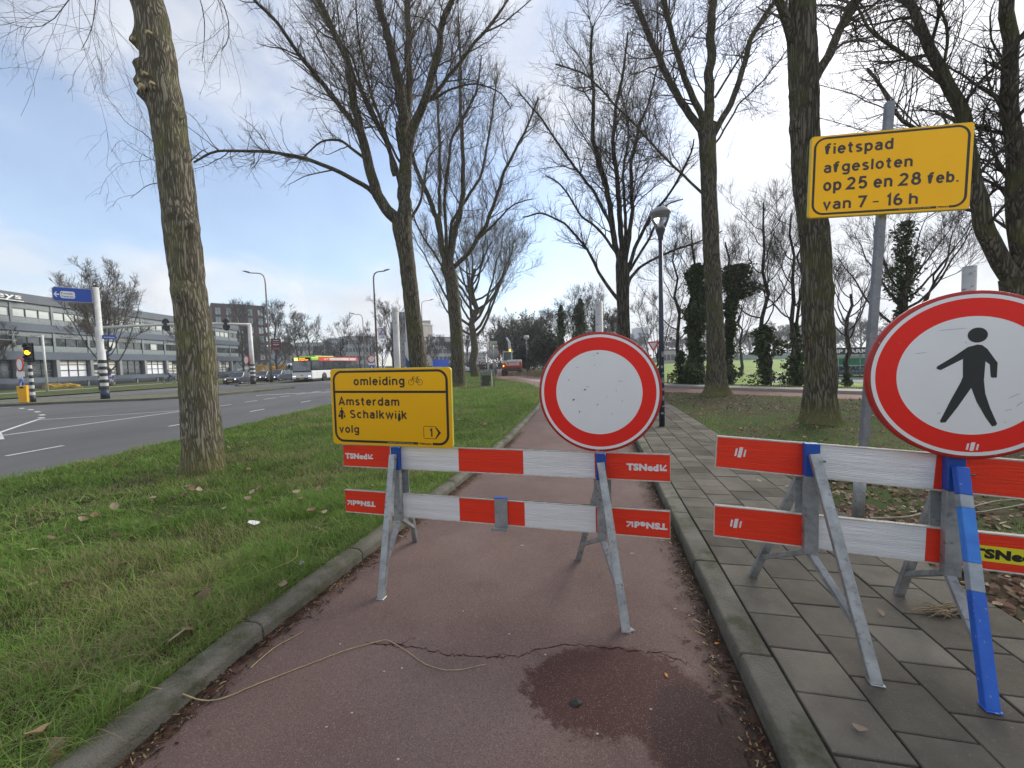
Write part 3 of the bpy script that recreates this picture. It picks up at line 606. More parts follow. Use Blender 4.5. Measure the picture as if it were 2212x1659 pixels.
def round_sign(name, label, parent_loc, rz, R_, cz, post, top, red=m_rred):
    t = thing(name, label, 'traffic sign', parent_loc, rz)
    prof = [(0, -.002), (R_ - .012, -.002), (R_ - .004, 0.0), (R_, .004), (R_, .028), (R_ - .005, .030), (R_ - .006, .022), (0, .020)]
    # lathe axis along local -y
    M = Matrix.Translation((0, 0, cz)) @ Matrix.Rotation(math.pi / 2, 4, 'X') @ Matrix.Scale(-1, 4, (0, 0, 1))
    MB().lathe(prof, 96, M=M).build('plate', m_rimred, t, fix=True)
    def ann(nm, r0, r1, y, m):
        n = 96; vo = [(r1 * math.cos(2 * math.pi * i / n), -y, cz + r1 * math.sin(2 * math.pi * i / n)) for i in range(n)]
        b = MB()
        if r0 > 0:
            vi = [(r0 * math.cos(2 * math.pi * i / n), -y, cz + r0 * math.sin(2 * math.pi * i / n)) for i in range(n)]
            b.add(vo + vi, [(i, (i + 1) % n, n + (i + 1) % n, n + i) for i in range(n)])
        else: b.add(vo, [tuple(range(n))])
        return b.build(nm, m, t)
    ann('white_face', 0, R_ * .705, .0030, m_rwhi); ann('red_ring', R_ * .70, R_ * .913, .0034, red); ann('white_band', R_ * .912, R_ * .956, .0038, m_rwhi)
    MB().tube([(post, .055, cz - R_ * .98), (post, .055, top)], .026, 20).build('pipe', m_tube, t)
    for q in (.2, -.2): MB().box((post, .030, cz + q), (.12, .014, .035)).build('bracket', m_galv, t)
    return t
n1_ = Vector((math.sin(math.atan2(-.43, 1.58)), -math.cos(math.atan2(-.43, 1.58)), 0))
def onplane(A, s, rz, off): return (A[0] + math.cos(rz) * s + math.sin(rz) * off, A[1] + math.sin(rz) * s - math.cos(rz) * off, 0)
rz1 = math.atan2(-.43, 1.58)
RS1 = round_sign('no_entry_sign', 'round sign with red ring and blank white centre above the middle barrier', onplane((-.98, 3.25), 1.66, rz1, .10), rz1, .417, 1.473, .012, 2.10)
for x, z, a, l, w_ in ((-.09, .02, .4, .018, .010), (-.17, -.05, -.6, .020, .010), (-.13, -.135, .9, .012, .010), (.0, .27, .1, .011, .009), (-.005, -.085, -.3, .010, .008), (.12, .01, .2, .006, .007), (.16, -.06, 1., .008, .005), (-.20, .09, .3, .007, .008), (.09, -.15, .2, .006, .006), (-.07, .04, .3, .030, .002), (.15, .075, .05, .035, .002), (-.14, .175, .2, .02, .002), (.06, -.03, .4, .004, .006), (-.02, .19, 0, .004, .006)):
    m = MB(); M = Matrix.Translation((x, -.0042, 1.473 + z)) @ Matrix.Rotation(a, 4, 'Y')
    m.prism([(-l / 2, -w_ * .3), (-l * .1, -w_ / 2), (l / 2, -w_ * .2), (l * .3, w_ * .4), (-l * .2, w_ / 2)], 0, .0004, M @ Matrix.Rotation(math.pi / 2, 4, 'X')); m.build('chip', mk('chip_dark', (.12, .11, .10), rough=.8), RS1)

def yellow_sign(name, label, loc, rot, W_, H_, gap, scale=1.):
    t = thing(name, label, 'traffic sign', loc, rot=rot)
    pl = MB(); pl.prism(rrect(0, 0, W_, H_, .028), -.028, 0); pl.build('plate', m_yedge, t, bevel=.004)
    MB().prism(rrect(.007, .007, W_ - .007, H_ - .007, .024), .0004, .0014).build('yellow_face', m_yel, t)
    o_, i_ = rrect(.024, .022, W_ - .026, H_ - .016, .085 * scale, 10), rrect(.0435, .041, W_ - .046, H_ - .034, .066 * scale, 10)
    ring_band(o_, i_, .0014, .0022).build('black_border', m_blk, t, fix=True)
    return t
# detour sign on the left upright of the middle barrier
Rz = Matrix.Rotation(rz1, 3, 'Z') @ Matrix.Rotation(math.pi / 2, 3, 'X')
p = onplane((-.98, 3.25), -.536, rz1, .10)
YS = yellow_sign('detour_sign', 'yellow detour sign with omleiding, Amsterdam, Schalkwijk, volg 1 above the middle barrier', (p[0], p[1], 1.053), (Rz @ Matrix.Rotation(-.008, 3, 'Z')).to_euler(), 1.092, .632, None)
MB().prism([(.036, .4315), (1.052, .4315), (1.052, .4505), (.036, .4505)], .0014, .0021).build('black_line', m_blk, YS)
T = lambda s, *a, **k: sign_word('lettering', YS, m_blk, s, *a)
T('omleiding', .227, .694, .4955, .0675); T('Amsterdam', .073, .641, .330, .0655); T('Schalkwijk', .178, .704, .224, .0665); T('volg', .068, .259, .100, .0630)
T('1', .902, .925, .088, .064)
bx = [(.856, .0705), (.952, .0705), (.996, .121), (.950, .1715), (.856, .1715), (.846, .1615), (.846, .0805)]
bi = [(.857, .0745), (.946, .0745), (.973, .121), (.945, .1675), (.857, .1675), (.850, .1605), (.850, .0815)]
ring_band(bx, bi, .0014, .0022).build('route_frame', m_blk, YS, fix=True)
def mono(name, par, paths, wd, m, z0=.0014, th=.0008):
    mb = MB()
    for pts in paths:
        for a, b in zip(pts[:-1], pts[1:]):
            d = Vector((b[0] - a[0], b[1] - a[1])); 
            if d.length < 1e-6: continue
            d.normalize(); n = Vector((-d.y, d.x)) * wd / 2; e = d * wd * .3
            mb.prism([(a[0] - n.x - e.x, a[1] - n.y - e.y), (b[0] - n.x + e.x, b[1] - n.y + e.y), (b[0] + n.x + e.x, b[1] + n.y + e.y), (a[0] + n.x - e.x, a[1] + n.y - e.y)], z0, z0 + th)
    return mb.build(name, m, par)
circ = lambda cx, cy, r, n=20: [(cx + r * math.cos(2 * math.pi * i / n), cy + r * math.sin(2 * math.pi * i / n)) for i in range(n + 1)]
mono('bicycle_symbol', YS, [circ(.7525, .5165, .0225), circ(.829, .5155, .0225), [(.7525, .5165), (.769, .556), (.784, .5625)], [(.771, .553), (.762, .561)], [(.765, .547), (.805, .549)], [(.767, .546), (.797, .5155), (.829, .5155), (.808, .549), (.797, .5155)],
     [(.808, .549), (.811, .558)], [(.802, .559), (.821, .559)], [(.805, .549), (.797, .5155)]], .0034, m_blk)
mn = MB(); mn.prism(circ(.1, .3035, .0078, 12)[:-1], .0014, .0022)
mn.prism([(.0955, .293), (.1045, .293), (.114, .286), (.130, .256), (.126, .253), (.113, .272), (.1125, .247), (.1095, .212), (.1015, .212), (.1, .243), (.0985, .212), (.0905, .212), (.0875, .247), (.087, .272), (.0745, .254), (.071, .257), (.086, .286)], .0014, .0022)
mn.prism([(.0665, .228), (.085, .228), (.085, .252), (.0665, .252)], .0014, .0021); mn.prism([(.117, .227), (.135, .227), (.132, .248), (.120, .248)], .0014, .0021)
mn.build('shopper_symbol', m_blk, YS)
def gap_text(par, x0, x1, y, W_, code, yellow):
    MB().prism([(x0, y), (x1, y), (x1, y + .023), (x0, y + .023)], .0023, .0026).build('border_gap', yellow, par)
    me = logo(par, 0, (x1 - x0) * .9, 0, .0125, m_blk); link_mesh('maker_lettering', me, par, (x0 + .006, y + .006, .0016))
    text('serial_lettering', par, mk('serial_pale', (.5, .4, .2), rough=.5), code, x0 - .275, x0 - .042, y + .0065, .0105, bold=.01, space=1.05, z0=.0022, th=.0005)
gap_text(YS, .797, .922, .0195, 1.09, 'PR07873-60579-24-02', m_yel)
MB().tube([(.600, .0, -.06), (.600, 1.11, -.06)], .026, 20).build('pipe', m_tube, YS)
for q in (.14, .5): MB().box((.600, q, -.034), (.14, .03, .012)).build('bracket', m_galv, YS)

# --- barrier across the pavement, at the right
A2 = (1.705, 2.275); rz2 = math.atan2(-.20, .575)
B2 = thing('road_barrier', 'red and white striped plank barrier standing on the tiled pavement, one leg sprayed blue', 'barrier', (A2[0], A2[1], 0), rz2)
B2r = Matrix.Rotation(-rz2, 4, 'Z')
def loc2(X, Y_): v = B2r @ Vector((X - A2[0], Y_ - A2[1], 0)); return (v.x, v.y, .104)
plank(B2, -.475, 2.17, 1.005, 1.208, 0, [(-.472, .056, 'r'), (.058, .575, 'w'), (.577, 1.1, 'r'), (1.102, 1.62, 'w'), (1.622, 2.167, 'r')], tilt=.0555, logos=[(-.375, -.312, 1.085, 1.148, 'b')])
plank(B2, -.483, 2.16, .566, .770, 0, [(-.480, .056, 'r'), (.058, .548, 'w'), (.550, 1.08, 'r'), (1.082, 1.60, 'w'), (1.602, 2.157, 'r')], tilt=.0215, logos=[(-.395, -.330, .637, .695, 'b')])
st = thing('barrier_sticker', None, None); bpy.data.objects.remove(st)
s_ = MB(); s_.prism(rrect(0, 0, .33, .083, .004), 0, .0012); s_ = s_.build('yellow_sticker', mk('sticker_yellow', (.72, .66, .02), (.66, .6, .03), scale=6, rough=.45), B2, (.725, -.0135, .590), (math.pi / 2, .0215, 0))
me = logo(s_, 0, .30, 0, .048, m_blk); link_mesh('maker_lettering', me, s_, (.010, .020, .0008))
trestle(B2, .018, 0, loc2(1.71, 1.81), loc2(1.70, 2.76), 1.185, .53, (m_blue, m_galv, m_galv, m_galv), wpost=.07)
trestle(B2, .645, 0, loc2(2.075, 1.655), loc2(2.5, 2.5), 1.15, .50, (m_blue, mk('leg_blue_worn', (.018, .13, .58), (.012, .095, .48), scale=9., rough=.5, c3=(.34, .42, .52), s3=22., t3=(.64, .70)), mk('bare_pale_steel', (.40, .44, .47), (.28, .32, .36), scale=12, rough=.5, metal=.3), m_lblue), wpost=.07)
RS2 = round_sign('no_pedestrians_sign', 'round red ringed sign with a black walking figure above the pavement barrier', onplane(A2, .66, rz2, .10), rz2, .423, 1.565, .012, 2.115)
ped = [(.018, .155), (-.017, .144), (-.069, .099), (-.133, .05), (-.135, .038), (-.119, .031), (-.034, .086), (-.032, -.004), (-.04, -.033), (-.076, -.123), (-.115, -.23), (-.111, -.238), (-.093, -.236), (-.049, -.158), (.001, -.059), (.024, -.132), (.057, -.204), (.084, -.252), (.097, -.248), (.102, -.238), (.074, -.161), (.054, -.089), (.047, -.022), (.05, .072), (.067, .055), (.072, -.004), (.076, -.01), (.094, -.01), (.095, .063), (.087, .076), (.055, .133), (.035, .152)]
pm = MB(); pm.prism(ped, .0034, .0042); pm.prism([(.018 + .0375 * math.cos(q), .202 + .037 * math.sin(q)) for q in [2 * math.pi * i / 28 for i in range(28)]], .0034, .0042)
pm.build('walking_figure', mk('figure_black', (.022, .025, .027), rough=.5), RS2, (0, 0, 1.565), F90, fix=True)
e_ = MB(); W_ = .05; H_ = .043
for q0, q1, sk, i0, i1 in ((0, .26, .10, .12, .86), (.27, .72, .14, 0, 1), (.76, 1., .10, .10, .80)): e_.prism([(q0 * W_, i0 * H_), (q1 * W_ - sk * W_, i0 * H_), (q1 * W_, i1 * H_), (q0 * W_ + sk * W_, i1 * H_)], .0038, .0046)
e_.build('white_emblem', m_rwhi, RS2, (-.012, 0, 1.565 - .378), F90)
for x, z, a, l in ((.13, -.23, .6, .01), (.16, -.10, .5, .05), (.18, -.14, .8, .035), (.20, -.07, 1.2, .02), (-.12, -.19, .3, .02), (-.2, .12, .1, .05), (-.08, .235, .05, .12), (.23, -.01, .9, .03), (.14, -.17, .3, .03)):
    M = Matrix.Translation((x, -.0042, 1.565 + z)) @ Matrix.Rotation(-a, 4, 'Y') @ Matrix.Rotation(math.pi / 2, 4, 'X')
    MB().prism([(-l / 2, -.0012), (l / 2, -.0005), (l * .4, .0012), (-l * .3, .001)], 0, .0003, M).build('scratch', mk('scratch_grey', (.33, .34, .37), rough=.8), RS2)

# --- closure sign on its own leaning post
C_ = Vector((3.348, 3.54, 3.267)); u_ = Vector((.98, -.196, -.033)).normalized(); v_ = Vector((.034, .004, .999)); v_ = (v_ - u_ * v_.dot(u_)).normalized()
rotm = facem(u_, v_).to_3x3(); W2, H2 = 1.222, .721; org = C_ - u_ * W2 / 2 - v_ * H2 / 2
Y2 = yellow_sign('closure_sign', 'yellow sign on a leaning post, lettered fietspad afgesloten op 25 en 28 feb.', tuple(org), rotm.to_euler(), W2, H2, None, 1.15)
KX, KY = W2 / 1.4, H2 / .78; m_blk2 = mk('sign_brownblack', (.045, .030, .032), rough=.42)
Tx = lambda s, x0, x1, y, h: sign_word('lettering', Y2, m_blk2, s, x0 * KX, x1 * KX, y * KY, h * KY)
Tx('fietspad', .130, .729, .600, .100); Tx('afgesloten', .128, .902, .425, .098); Tx('op', .129, .291, .254, .108); Tx('25', .337, .521, .254, .112); Tx('en', .578, .738, .252, .108)
Tx('28', .794, .982, .254, .112); Tx('feb.', 1.040, 1.292, .254, .100); Tx('van', .134, .385, .076, .100); Tx('7', .443, .522, .076, .108); Tx('16', .703, .835, .076, .108); Tx('h', .890, .965, .077, .100)
MB().prism([(.578 * KX, .114 * KY), (.629 * KX, .114 * KY), (.629 * KX, .127 * KY), (.578 * KX, .127 * KY)], .0016, .0024).build('lettering', m_blk2, Y2)
gap_text(Y2, 1.124 * KX, 1.225 * KX, .0205, W2, 'PR07873-60579-24-02', m_yel)
bot = Vector((3.255, 3.665, .05)); topp = Vector((3.412, 3.61, 3.90))
inv = Matrix.Translation(org) @ rotm.to_4x4(); inv = inv.inverted()
MB().beam(inv @ bot, inv @ topp, .062, .05, up=(0, 0, 1)).build('post', mk('post_steel', (.20, .215, .24), (.27, .285, .31), scale=9, rough=.5, metal=.5, c3=(.14, .145, .155), s3=30, t3=(.55, .7)), Y2, bevel=.006)
MB().tube([inv @ Vector((3.252, 3.665, .06)), inv @ Vector((3.268, 3.66, .62))], .047, 16).build('ground_sleeve', m_galv, Y2)

# ================================================================== trees
def bark_mat(name, c1, c2, moss, moss_amt, ridge=9., zs=.16, lich=(.30, .29, .06)):
    m = bpy.data.materials.new(name); m.use_nodes = True; t = m.node_tree; b = t.nodes['Principled BSDF']; L = t.links
    tc = t.nodes.new('ShaderNodeTexCoord').outputs['Object']
    mp = t.nodes.new('ShaderNodeMapping'); mp.inputs['Scale'].default_value = (1, 1, zs); L.new(tc, mp.inputs[0])
    def nz(s, d, r, src): n = t.nodes.new('ShaderNodeTexNoise'); n.inputs['Scale'].default_value = s; n.inputs['Detail'].default_value = d; n.inputs['Roughness'].default_value = r; L.new(src, n.inputs['Vector']); return n.outputs['Fac']
    def ramp(v, a, c):
        r = t.nodes.new('ShaderNodeMapRange'); r.interpolation_type = 'SMOOTHSTEP'; r.inputs['From Min'].default_value = a; r.inputs['From Max'].default_value = c; L.new(v, r.inputs['Value']); return r.outputs[0]
    def mix(f, a, c):
        x = t.nodes.new('ShaderNodeMix'); x.data_type = 'RGBA'; L.new(f, x.inputs[0])
        for i, k in ((6, a), (7, c)):
            if hasattr(k, 'is_output'): L.new(k, x.inputs[i])
            else: x.inputs[i].default_value = (*k, 1)
        return x.outputs[2]
    dn = t.nodes.new('ShaderNodeTexNoise'); dn.inputs['Scale'].default_value = 7.; dn.inputs['Detail'].default_value = 4; L.new(mp.outputs[0], dn.inputs['Vector'])
    va = t.nodes.new('ShaderNodeVectorMath'); va.operation = 'MULTIPLY_ADD'; L.new(dn.outputs['Color'], va.inputs[0]); va.inputs[1].default_value = (.22, .22, .22); L.new(mp.outputs[0], va.inputs[2])
    vo = t.nodes.new('ShaderNodeTexVoronoi'); vo.feature = 'DISTANCE_TO_EDGE'; vo.inputs['Scale'].default_value = ridge; L.new(va.outputs[0], vo.inputs['Vector'])
    n9 = nz(ridge * 2.5, 6, .7, mp.outputs[0]); ma = t.nodes.new('ShaderNodeMath'); ma.operation = 'MULTIPLY_ADD'; L.new(n9, ma.inputs[0]); ma.inputs[1].default_value = .34; L.new(ramp(vo.outputs['Distance'], 0., .30), ma.inputs[2])
    md = t.nodes.new('ShaderNodeMath'); md.operation = 'MULTIPLY'; L.new(ma.outputs[0], md.inputs[0]); md.inputs[1].default_value = .78; r1 = md.outputs[0]
    col = mix(ramp(r1, .15, .85), c1, c2)
    g1 = nz(1.6, 4, .6, tc); mm = t.nodes.new('ShaderNodeMath'); mm.operation = 'MULTIPLY'; L.new(ramp(g1, .62 - moss_amt * .35, .80 - moss_amt * .25), mm.inputs[0]); mm.inputs[1].default_value = .75
    col = mix(mm.outputs[0], col, moss)
    sz = t.nodes.new('ShaderNodeSeparateXYZ'); L.new(tc, sz.inputs[0]); zf_ = t.nodes.new('ShaderNodeMath'); zf_.operation = 'MULTIPLY_ADD'; L.new(g1, zf_.inputs[0]); zf_.inputs[1].default_value = 1.1; L.new(sz.outputs[2], zf_.inputs[2])
    fm_ = t.nodes.new('ShaderNodeMath'); fm_.operation = 'SUBTRACT'; fm_.inputs[0].default_value = 1.; L.new(ramp(zf_.outputs[0], .55, 1.25), fm_.inputs[1]); f2 = t.nodes.new('ShaderNodeMath'); f2.operation = 'MULTIPLY'; L.new(fm_.outputs[0], f2.inputs[0]); f2.inputs[1].default_value = .65
    col = mix(f2.outputs[0], col, (.17, .165, .055))     # moss collar at the foot
    l1 = nz(13, 5, .75, tc); m2 = t.nodes.new('ShaderNodeMath'); m2.operation = 'MULTIPLY'; L.new(ramp(l1, .60, .68), m2.inputs[0]); m2.inputs[1].default_value = .6 * moss_amt
    col = mix(m2.outputs[0], col, lich)
    L.new(col, b.inputs['Base Color']); b.inputs['Roughness'].default_value = .92; b.inputs['Specular IOR Level'].default_value = .12
    bp = t.nodes.new('ShaderNodeBump'); bp.inputs['Strength'].default_value = .8; bp.inputs['Distance'].default_value = .035; L.new(r1, bp.inputs['Height']); L.new(bp.outputs[0], b.inputs['Normal'])
    return m
bk_big = bark_mat('bark_mossy', (.105, .092, .070), (.32, .285, .22), (.19, .19, .085), .50, ridge=24., zs=.13, lich=(.34, .31, .08))
bk_mid = bark_mat('bark_grey_brown', (.06, .052, .04), (.185, .165, .128), (.105, .11, .045), .5, ridge=17., zs=.11)
bk_dark = bark_mat('bark_dark', (.035, .031, .027), (.11, .10, .083), (.075, .078, .045), .3, zs=.12)
m_twig = mk('twig_bark', (.10, .083, .064), (.17, .145, .115), scale=.7, rough=.9, spec=.15)
m_twigd = mk('twig_dark', (.065, .056, .046), (.11, .097, .08), scale=.7, rough=.9, spec=.1)
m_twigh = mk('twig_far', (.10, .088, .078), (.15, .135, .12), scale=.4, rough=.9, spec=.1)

def resample(P, R, m, smooth=2):
    P = np.asarray(P, float); R = np.asarray(R, float); c = np.concatenate([[0], np.cumsum(np.linalg.norm(np.diff(P, axis=0), axis=1))])
    t = np.linspace(0, c[-1], m); Q = np.stack([np.interp(t, c, P[:, i]) for i in range(3)], 1); q = np.interp(t, c, R)
    for _ in range(smooth * max(1, m // (len(P) * 4))):
        Q[1:-1] = (Q[:-2] + 2 * Q[1:-1] + Q[2:]) / 4; q[1:-1] = (q[:-2] + 2 * q[1:-1] + q[2:]) / 4
    return Q, q
def batch_tubes(P, R, n):
    """P (N,k,3), R (N,k) -> verts, quads"""
    N_, k = P.shape[:2]; T_ = np.gradient(P, axis=1); T_ /= np.linalg.norm(T_, axis=2, keepdims=True) + 1e-9
    ax = P[:, -1] - P[:, 0]; ax /= np.linalg.norm(ax, axis=1, keepdims=True) + 1e-9
    ref = np.where(np.abs(ax[:, 2:3]) < .8, np.array([[0, 0, 1.]]), np.array([[1., 0, 0]]))[:, None, :]
    a = np.cross(T_, ref); a /= np.linalg.norm(a, axis=2, keepdims=True) + 1e-9; b = np.cross(T_, a)
    q = 2 * np.pi * np.arange(n) / n
    V = P[:, :, None, :] + R[:, :, None, None] * (a[:, :, None, :] * np.cos(q)[None, None, :, None] + b[:, :, None, :] * np.sin(q)[None, None, :, None])
    i = np.arange(N_)[:, None, None] * k * n + np.arange(k - 1)[None, :, None] * n; j = np.arange(n)[None, None, :]; j2 = (j + 1) % n
    F = np.stack([i + j, i + n + j, i + n + j2, i + j2], -1).reshape(-1, 4)
    return V.reshape(-1, 3), F
def grow(rs, P, R, count, lo, hi, k, ang=(25, 60), trop=.25, wig=.12, rfac=.6, rmax=.05, rend=.3, t0=.25, t1=1., lenr=True, rmin=.002, droop=0.):
    """children for every parent polyline"""
    N_, kp = P.shape[:2]; seg = np.linalg.norm(np.diff(P, axis=1), axis=2); L_ = seg.sum(1)
    pr = L_ / L_.sum(); idx = rs.choice(N_, count, p=pr); t = t0 + (t1 - t0) * rs.rand(count) ** .85; f = t * (kp - 1); i0 = np.minimum(f.astype(int), kp - 2); fr = (f - i0)[:, None]
    p = P[idx, i0] * (1 - fr) + P[idx, i0 + 1] * fr; d = P[idx, i0 + 1] - P[idx, i0]; d /= np.linalg.norm(d, axis=1, keepdims=True) + 1e-9
    pr_ = R[idx, i0] * (1 - fr[:, 0]) + R[idx, i0 + 1] * fr[:, 0]
    rv = rs.randn(count, 3); rv -= d * (rv * d).sum(1, keepdims=True); rv /= np.linalg.norm(rv, axis=1, keepdims=True) + 1e-9
    a = np.radians(ang[0] + (ang[1] - ang[0]) * rs.rand(count))[:, None]; dd = d * np.cos(a) + rv * np.sin(a)
    ln = lo + (hi - lo) * rs.rand(count)
    if lenr: ln = ln * (1.15 - .75 * t) * np.clip(L_[idx] / np.median(L_), .45, 1.7)
    st = (ln / (k - 1))[:, None]; out_ = [p]; cur = dd
    up = np.array([[0, 0, 1.]])
    for s in range(k - 1):
        cur = cur + up * (trop - droop * s / k) / (k - 1) * 2 + rs.randn(count, 3) * wig; cur /= np.linalg.norm(cur, axis=1, keepdims=True) + 1e-9
        out_.append(out_[-1] + cur * st)
    r0 = np.clip(np.minimum(pr_ * rfac, rmax), rmin, None)
    rr = r0[:, None] * np.linspace(1, rend, k)[None, :]; rr = np.maximum(rr, rmin * .7)
    return np.stack(out_, 1), rr
def pack(batches, name, m, parent):
    Vs, Fs, o = [], [], 0
    for P, R, n in batches: V, F = batch_tubes(P, R, n); Vs.append(V); Fs.append(F + o); o += len(V)
    return link_mesh(name, fastmesh(name, np.concatenate(Vs), np.concatenate(Fs), mats=[m]), parent)
def valnoise(rs, nz_, nt_):
    g = rs.rand(nz_ + 2, nt_)
    def f(z, t):
        zi = np.clip(z.astype(int), 0, nz_); zf = z - zi; ti = t.astype(int) % nt_; tf = t - np.floor(t); zf = zf * zf * (3 - 2 * zf); tf = tf * tf * (3 - 2 * tf)
        return (g[zi, ti] * (1 - tf) + g[zi, (ti + 1) % nt_] * tf) * (1 - zf) + (g[zi + 1, ti] * (1 - tf) + g[zi + 1, (ti + 1) % nt_] * tf) * zf
    return f
def trunk_mesh(name, P, R, m, parent, n=44, step=.05, amp=.05, seed=1, flare=0., knots=(), org=(0, 0, 0)):
    rs = np.random.RandomState(seed); L_ = np.linalg.norm(np.diff(np.asarray(P, float), axis=0), axis=1).sum(); k = max(12, int(L_ / step))
    Q, q = resample(P, R, k, 2); T_ = np.gradient(Q, axis=0); T_ /= np.linalg.norm(T_, axis=1, keepdims=True)
    a = np.cross(T_, np.array([0., 1., 0])); a /= np.linalg.norm(a, axis=1, keepdims=True); b = np.cross(T_, a)
    th = 2 * np.pi * np.arange(n) / n; Z = np.linspace(0, L_, k)[:, None] * np.ones((1, n)); TH = np.ones((k, 1)) * (np.arange(n)[None, :] / n)
    r_ = q[:, None] * np.ones((1, n)); res = np.zeros((k, n))
    for fz, ft, am in ((1.3, 7, .8), (2.6, 15, 1.), (5.5, 22, .8)):
        f = valnoise(rs, int(L_ * fz) + 3, ft); v = f(Z * fz, TH * ft); res += (1 - np.abs(2 * v - 1) * 2) * am * .5
    low = valnoise(rs, int(L_ * .8) + 3, 5)(Z * .8, TH * 5) - .5
    r_ = r_ * (1 + amp * res + .09 * low)
    if flare:
        root = valnoise(rs, 3, 6)(Z * .3, TH * 6); r_ = r_ * (1 + flare * np.exp(-Z / .22) * (.5 + root))
    for kz, kt, kr, ka in knots:    # old pruning wounds: a bulge at height kz towards direction kt
        dt = np.abs((TH - kt + .5) % 1 - .5) * 2 * np.pi * q[:, None]; r_ = r_ + ka * np.exp(-((Z - kz) ** 2 + dt ** 2) / kr ** 2) * (1 + .5 * res)
    V = Q[:, None, :] + r_[:, :, None] * (a[:, None, :] * np.cos(th)[None, :, None] + b[:, None, :] * np.sin(th)[None, :, None]) - np.asarray(org)
    i = np.arange(k - 1)[:, None] * n; j = np.arange(n)[None, :]; j2 = (j + 1) % n
    F = np.stack([i + j, i + n + j, i + n + j2, i + j2], -1).reshape(-1, 4)
    return link_mesh(name, fastmesh(name, V, F, mats=[m], smooth=True), parent)

def limb_px(Y0, dY, pts, w0, w1, seedy=0.):
    """a limb seen along pts in the photograph, growing away from / towards the viewer by dY metres"""
    k = len(pts); P, R = [], []
    for i, (x, y) in enumerate(pts):
        t = i / (k - 1); Yd = Y0 + dY * t ** 1.2; p = AT(x, y, Yd); P.append(p); R.append((w0 + (w1 - w0) * t) / 2 * Yd / FPX * .93 / math.sqrt(1 + ((x - CXP) / FPX) ** 2))
    return np.array(P), np.array(R)
def big_tree(name, label, trunk, Y0, limbs, bark, seed, n1=110, n2=800, n3=4200, l1=(1.2, 3.4), l2=(.5, 1.5), l3=(.2, .65), tmin=None, knots=(), flare=.35, trop=.22, droop=0., group=None, tw=None, amp=.06, extra=None, t0=.15, ntr=44, wig=.14):
    rs = np.random.RandomState(seed); tmin = tmin or .00033 * Y0
    P = [AT(x, y, Y0) for x, y, w_ in trunk]; R = [w_ / 2 * Y0 / FPX * .96 / math.sqrt(1 + ((x - CXP) / FPX) ** 2) for x, y, w_ in trunk]
    base = np.array([P[0][0], P[0][1], .06]); P[0] = P[0] + 0.; P.insert(0, P[0] - np.array([0, 0, max(.0, P[0][2] - .02)])); R.insert(0, R[0])
    t = thing(name, label, 'tree', tuple(base), group=group)
    org = base; trunk_mesh('trunk', P, R, bark, t, n=ntr, seed=seed, flare=flare, knots=knots, org=org, amp=amp, step=.05 if Y0 < 10 else .09)
    LP, LR = [], []
    for spec in limbs:
        dY, w0, w1, pts = spec; p, r = limb_px(Y0, dY, pts, w0, w1); m = max(10, int(np.linalg.norm(np.diff(p, axis=0), axis=1).sum() / .22))
        p, r = resample(p, r, m, 1); amp_ = .012 + r * .18; jit = rs.randn(m, 3) * amp_[:, None]; jit[0] = 0; jit[1:-1] = (jit[:-2] + jit[1:-1] * 2 + jit[2:]) / 4; p = p + jit
        V, F = batch_tubes(p[None] - org, r[None], 10); link_mesh('limb', fastmesh('limb', V, F, mats=[bark], smooth=True), t)
        pp, rr = resample(p, r, 16, 0); LP.append(pp); LR.append(rr)
    if extra is not None: LP += extra[0]; LR += extra[1]
    LP, LR = np.array(LP), np.array(LR)
    b1 = grow(rs, LP, LR, n1, *l1, 9, ang=(22, 58), trop=trop, wig=wig, rfac=.42, rmax=.032, rmin=tmin * 1.3, t0=t0, droop=droop)
    allp = np.concatenate([b1[0], LP[:, ::2][:, :8].repeat(1, 0)[:, [0, 1, 2, 3, 4, 5, 6, 7, 7]]]) if False else b1[0]
    b2 = grow(rs, b1[0], b1[1], n2, *l2, 6, ang=(25, 65), trop=trop, wig=wig * 1.2, rfac=.6, rmax=.015, rmin=tmin, t0=.2, droop=droop)
    b2b = grow(rs, LP, LR, n2 // 4, l2[0] * 1.1, l2[1] * 1.4, 6, ang=(30, 75), trop=trop, wig=wig * 1.2, rfac=.4, rmax=.015, rmin=tmin, t0=.3, droop=droop)
    q2 = (np.concatenate([b2[0], b2b[0]]), np.concatenate([b2[1], b2b[1]]))
    b3 = grow(rs, q2[0], q2[1], n3, *l3, 4, ang=(25, 70), trop=trop, wig=wig * 1.3, rfac=.7, rmax=.006, rmin=tmin * .62, rend=.5, t0=.15, droop=droop)
    pack([(b1[0] - org, b1[1], 5)], 'branches', tw or m_twig, t)['kind'] = 'stuff'
    pack([(q2[0] - org, q2[1], 3), (b3[0] - org, b3[1], 3)], 'twigs', tw or m_twig, t)['kind'] = 'stuff'
    return t

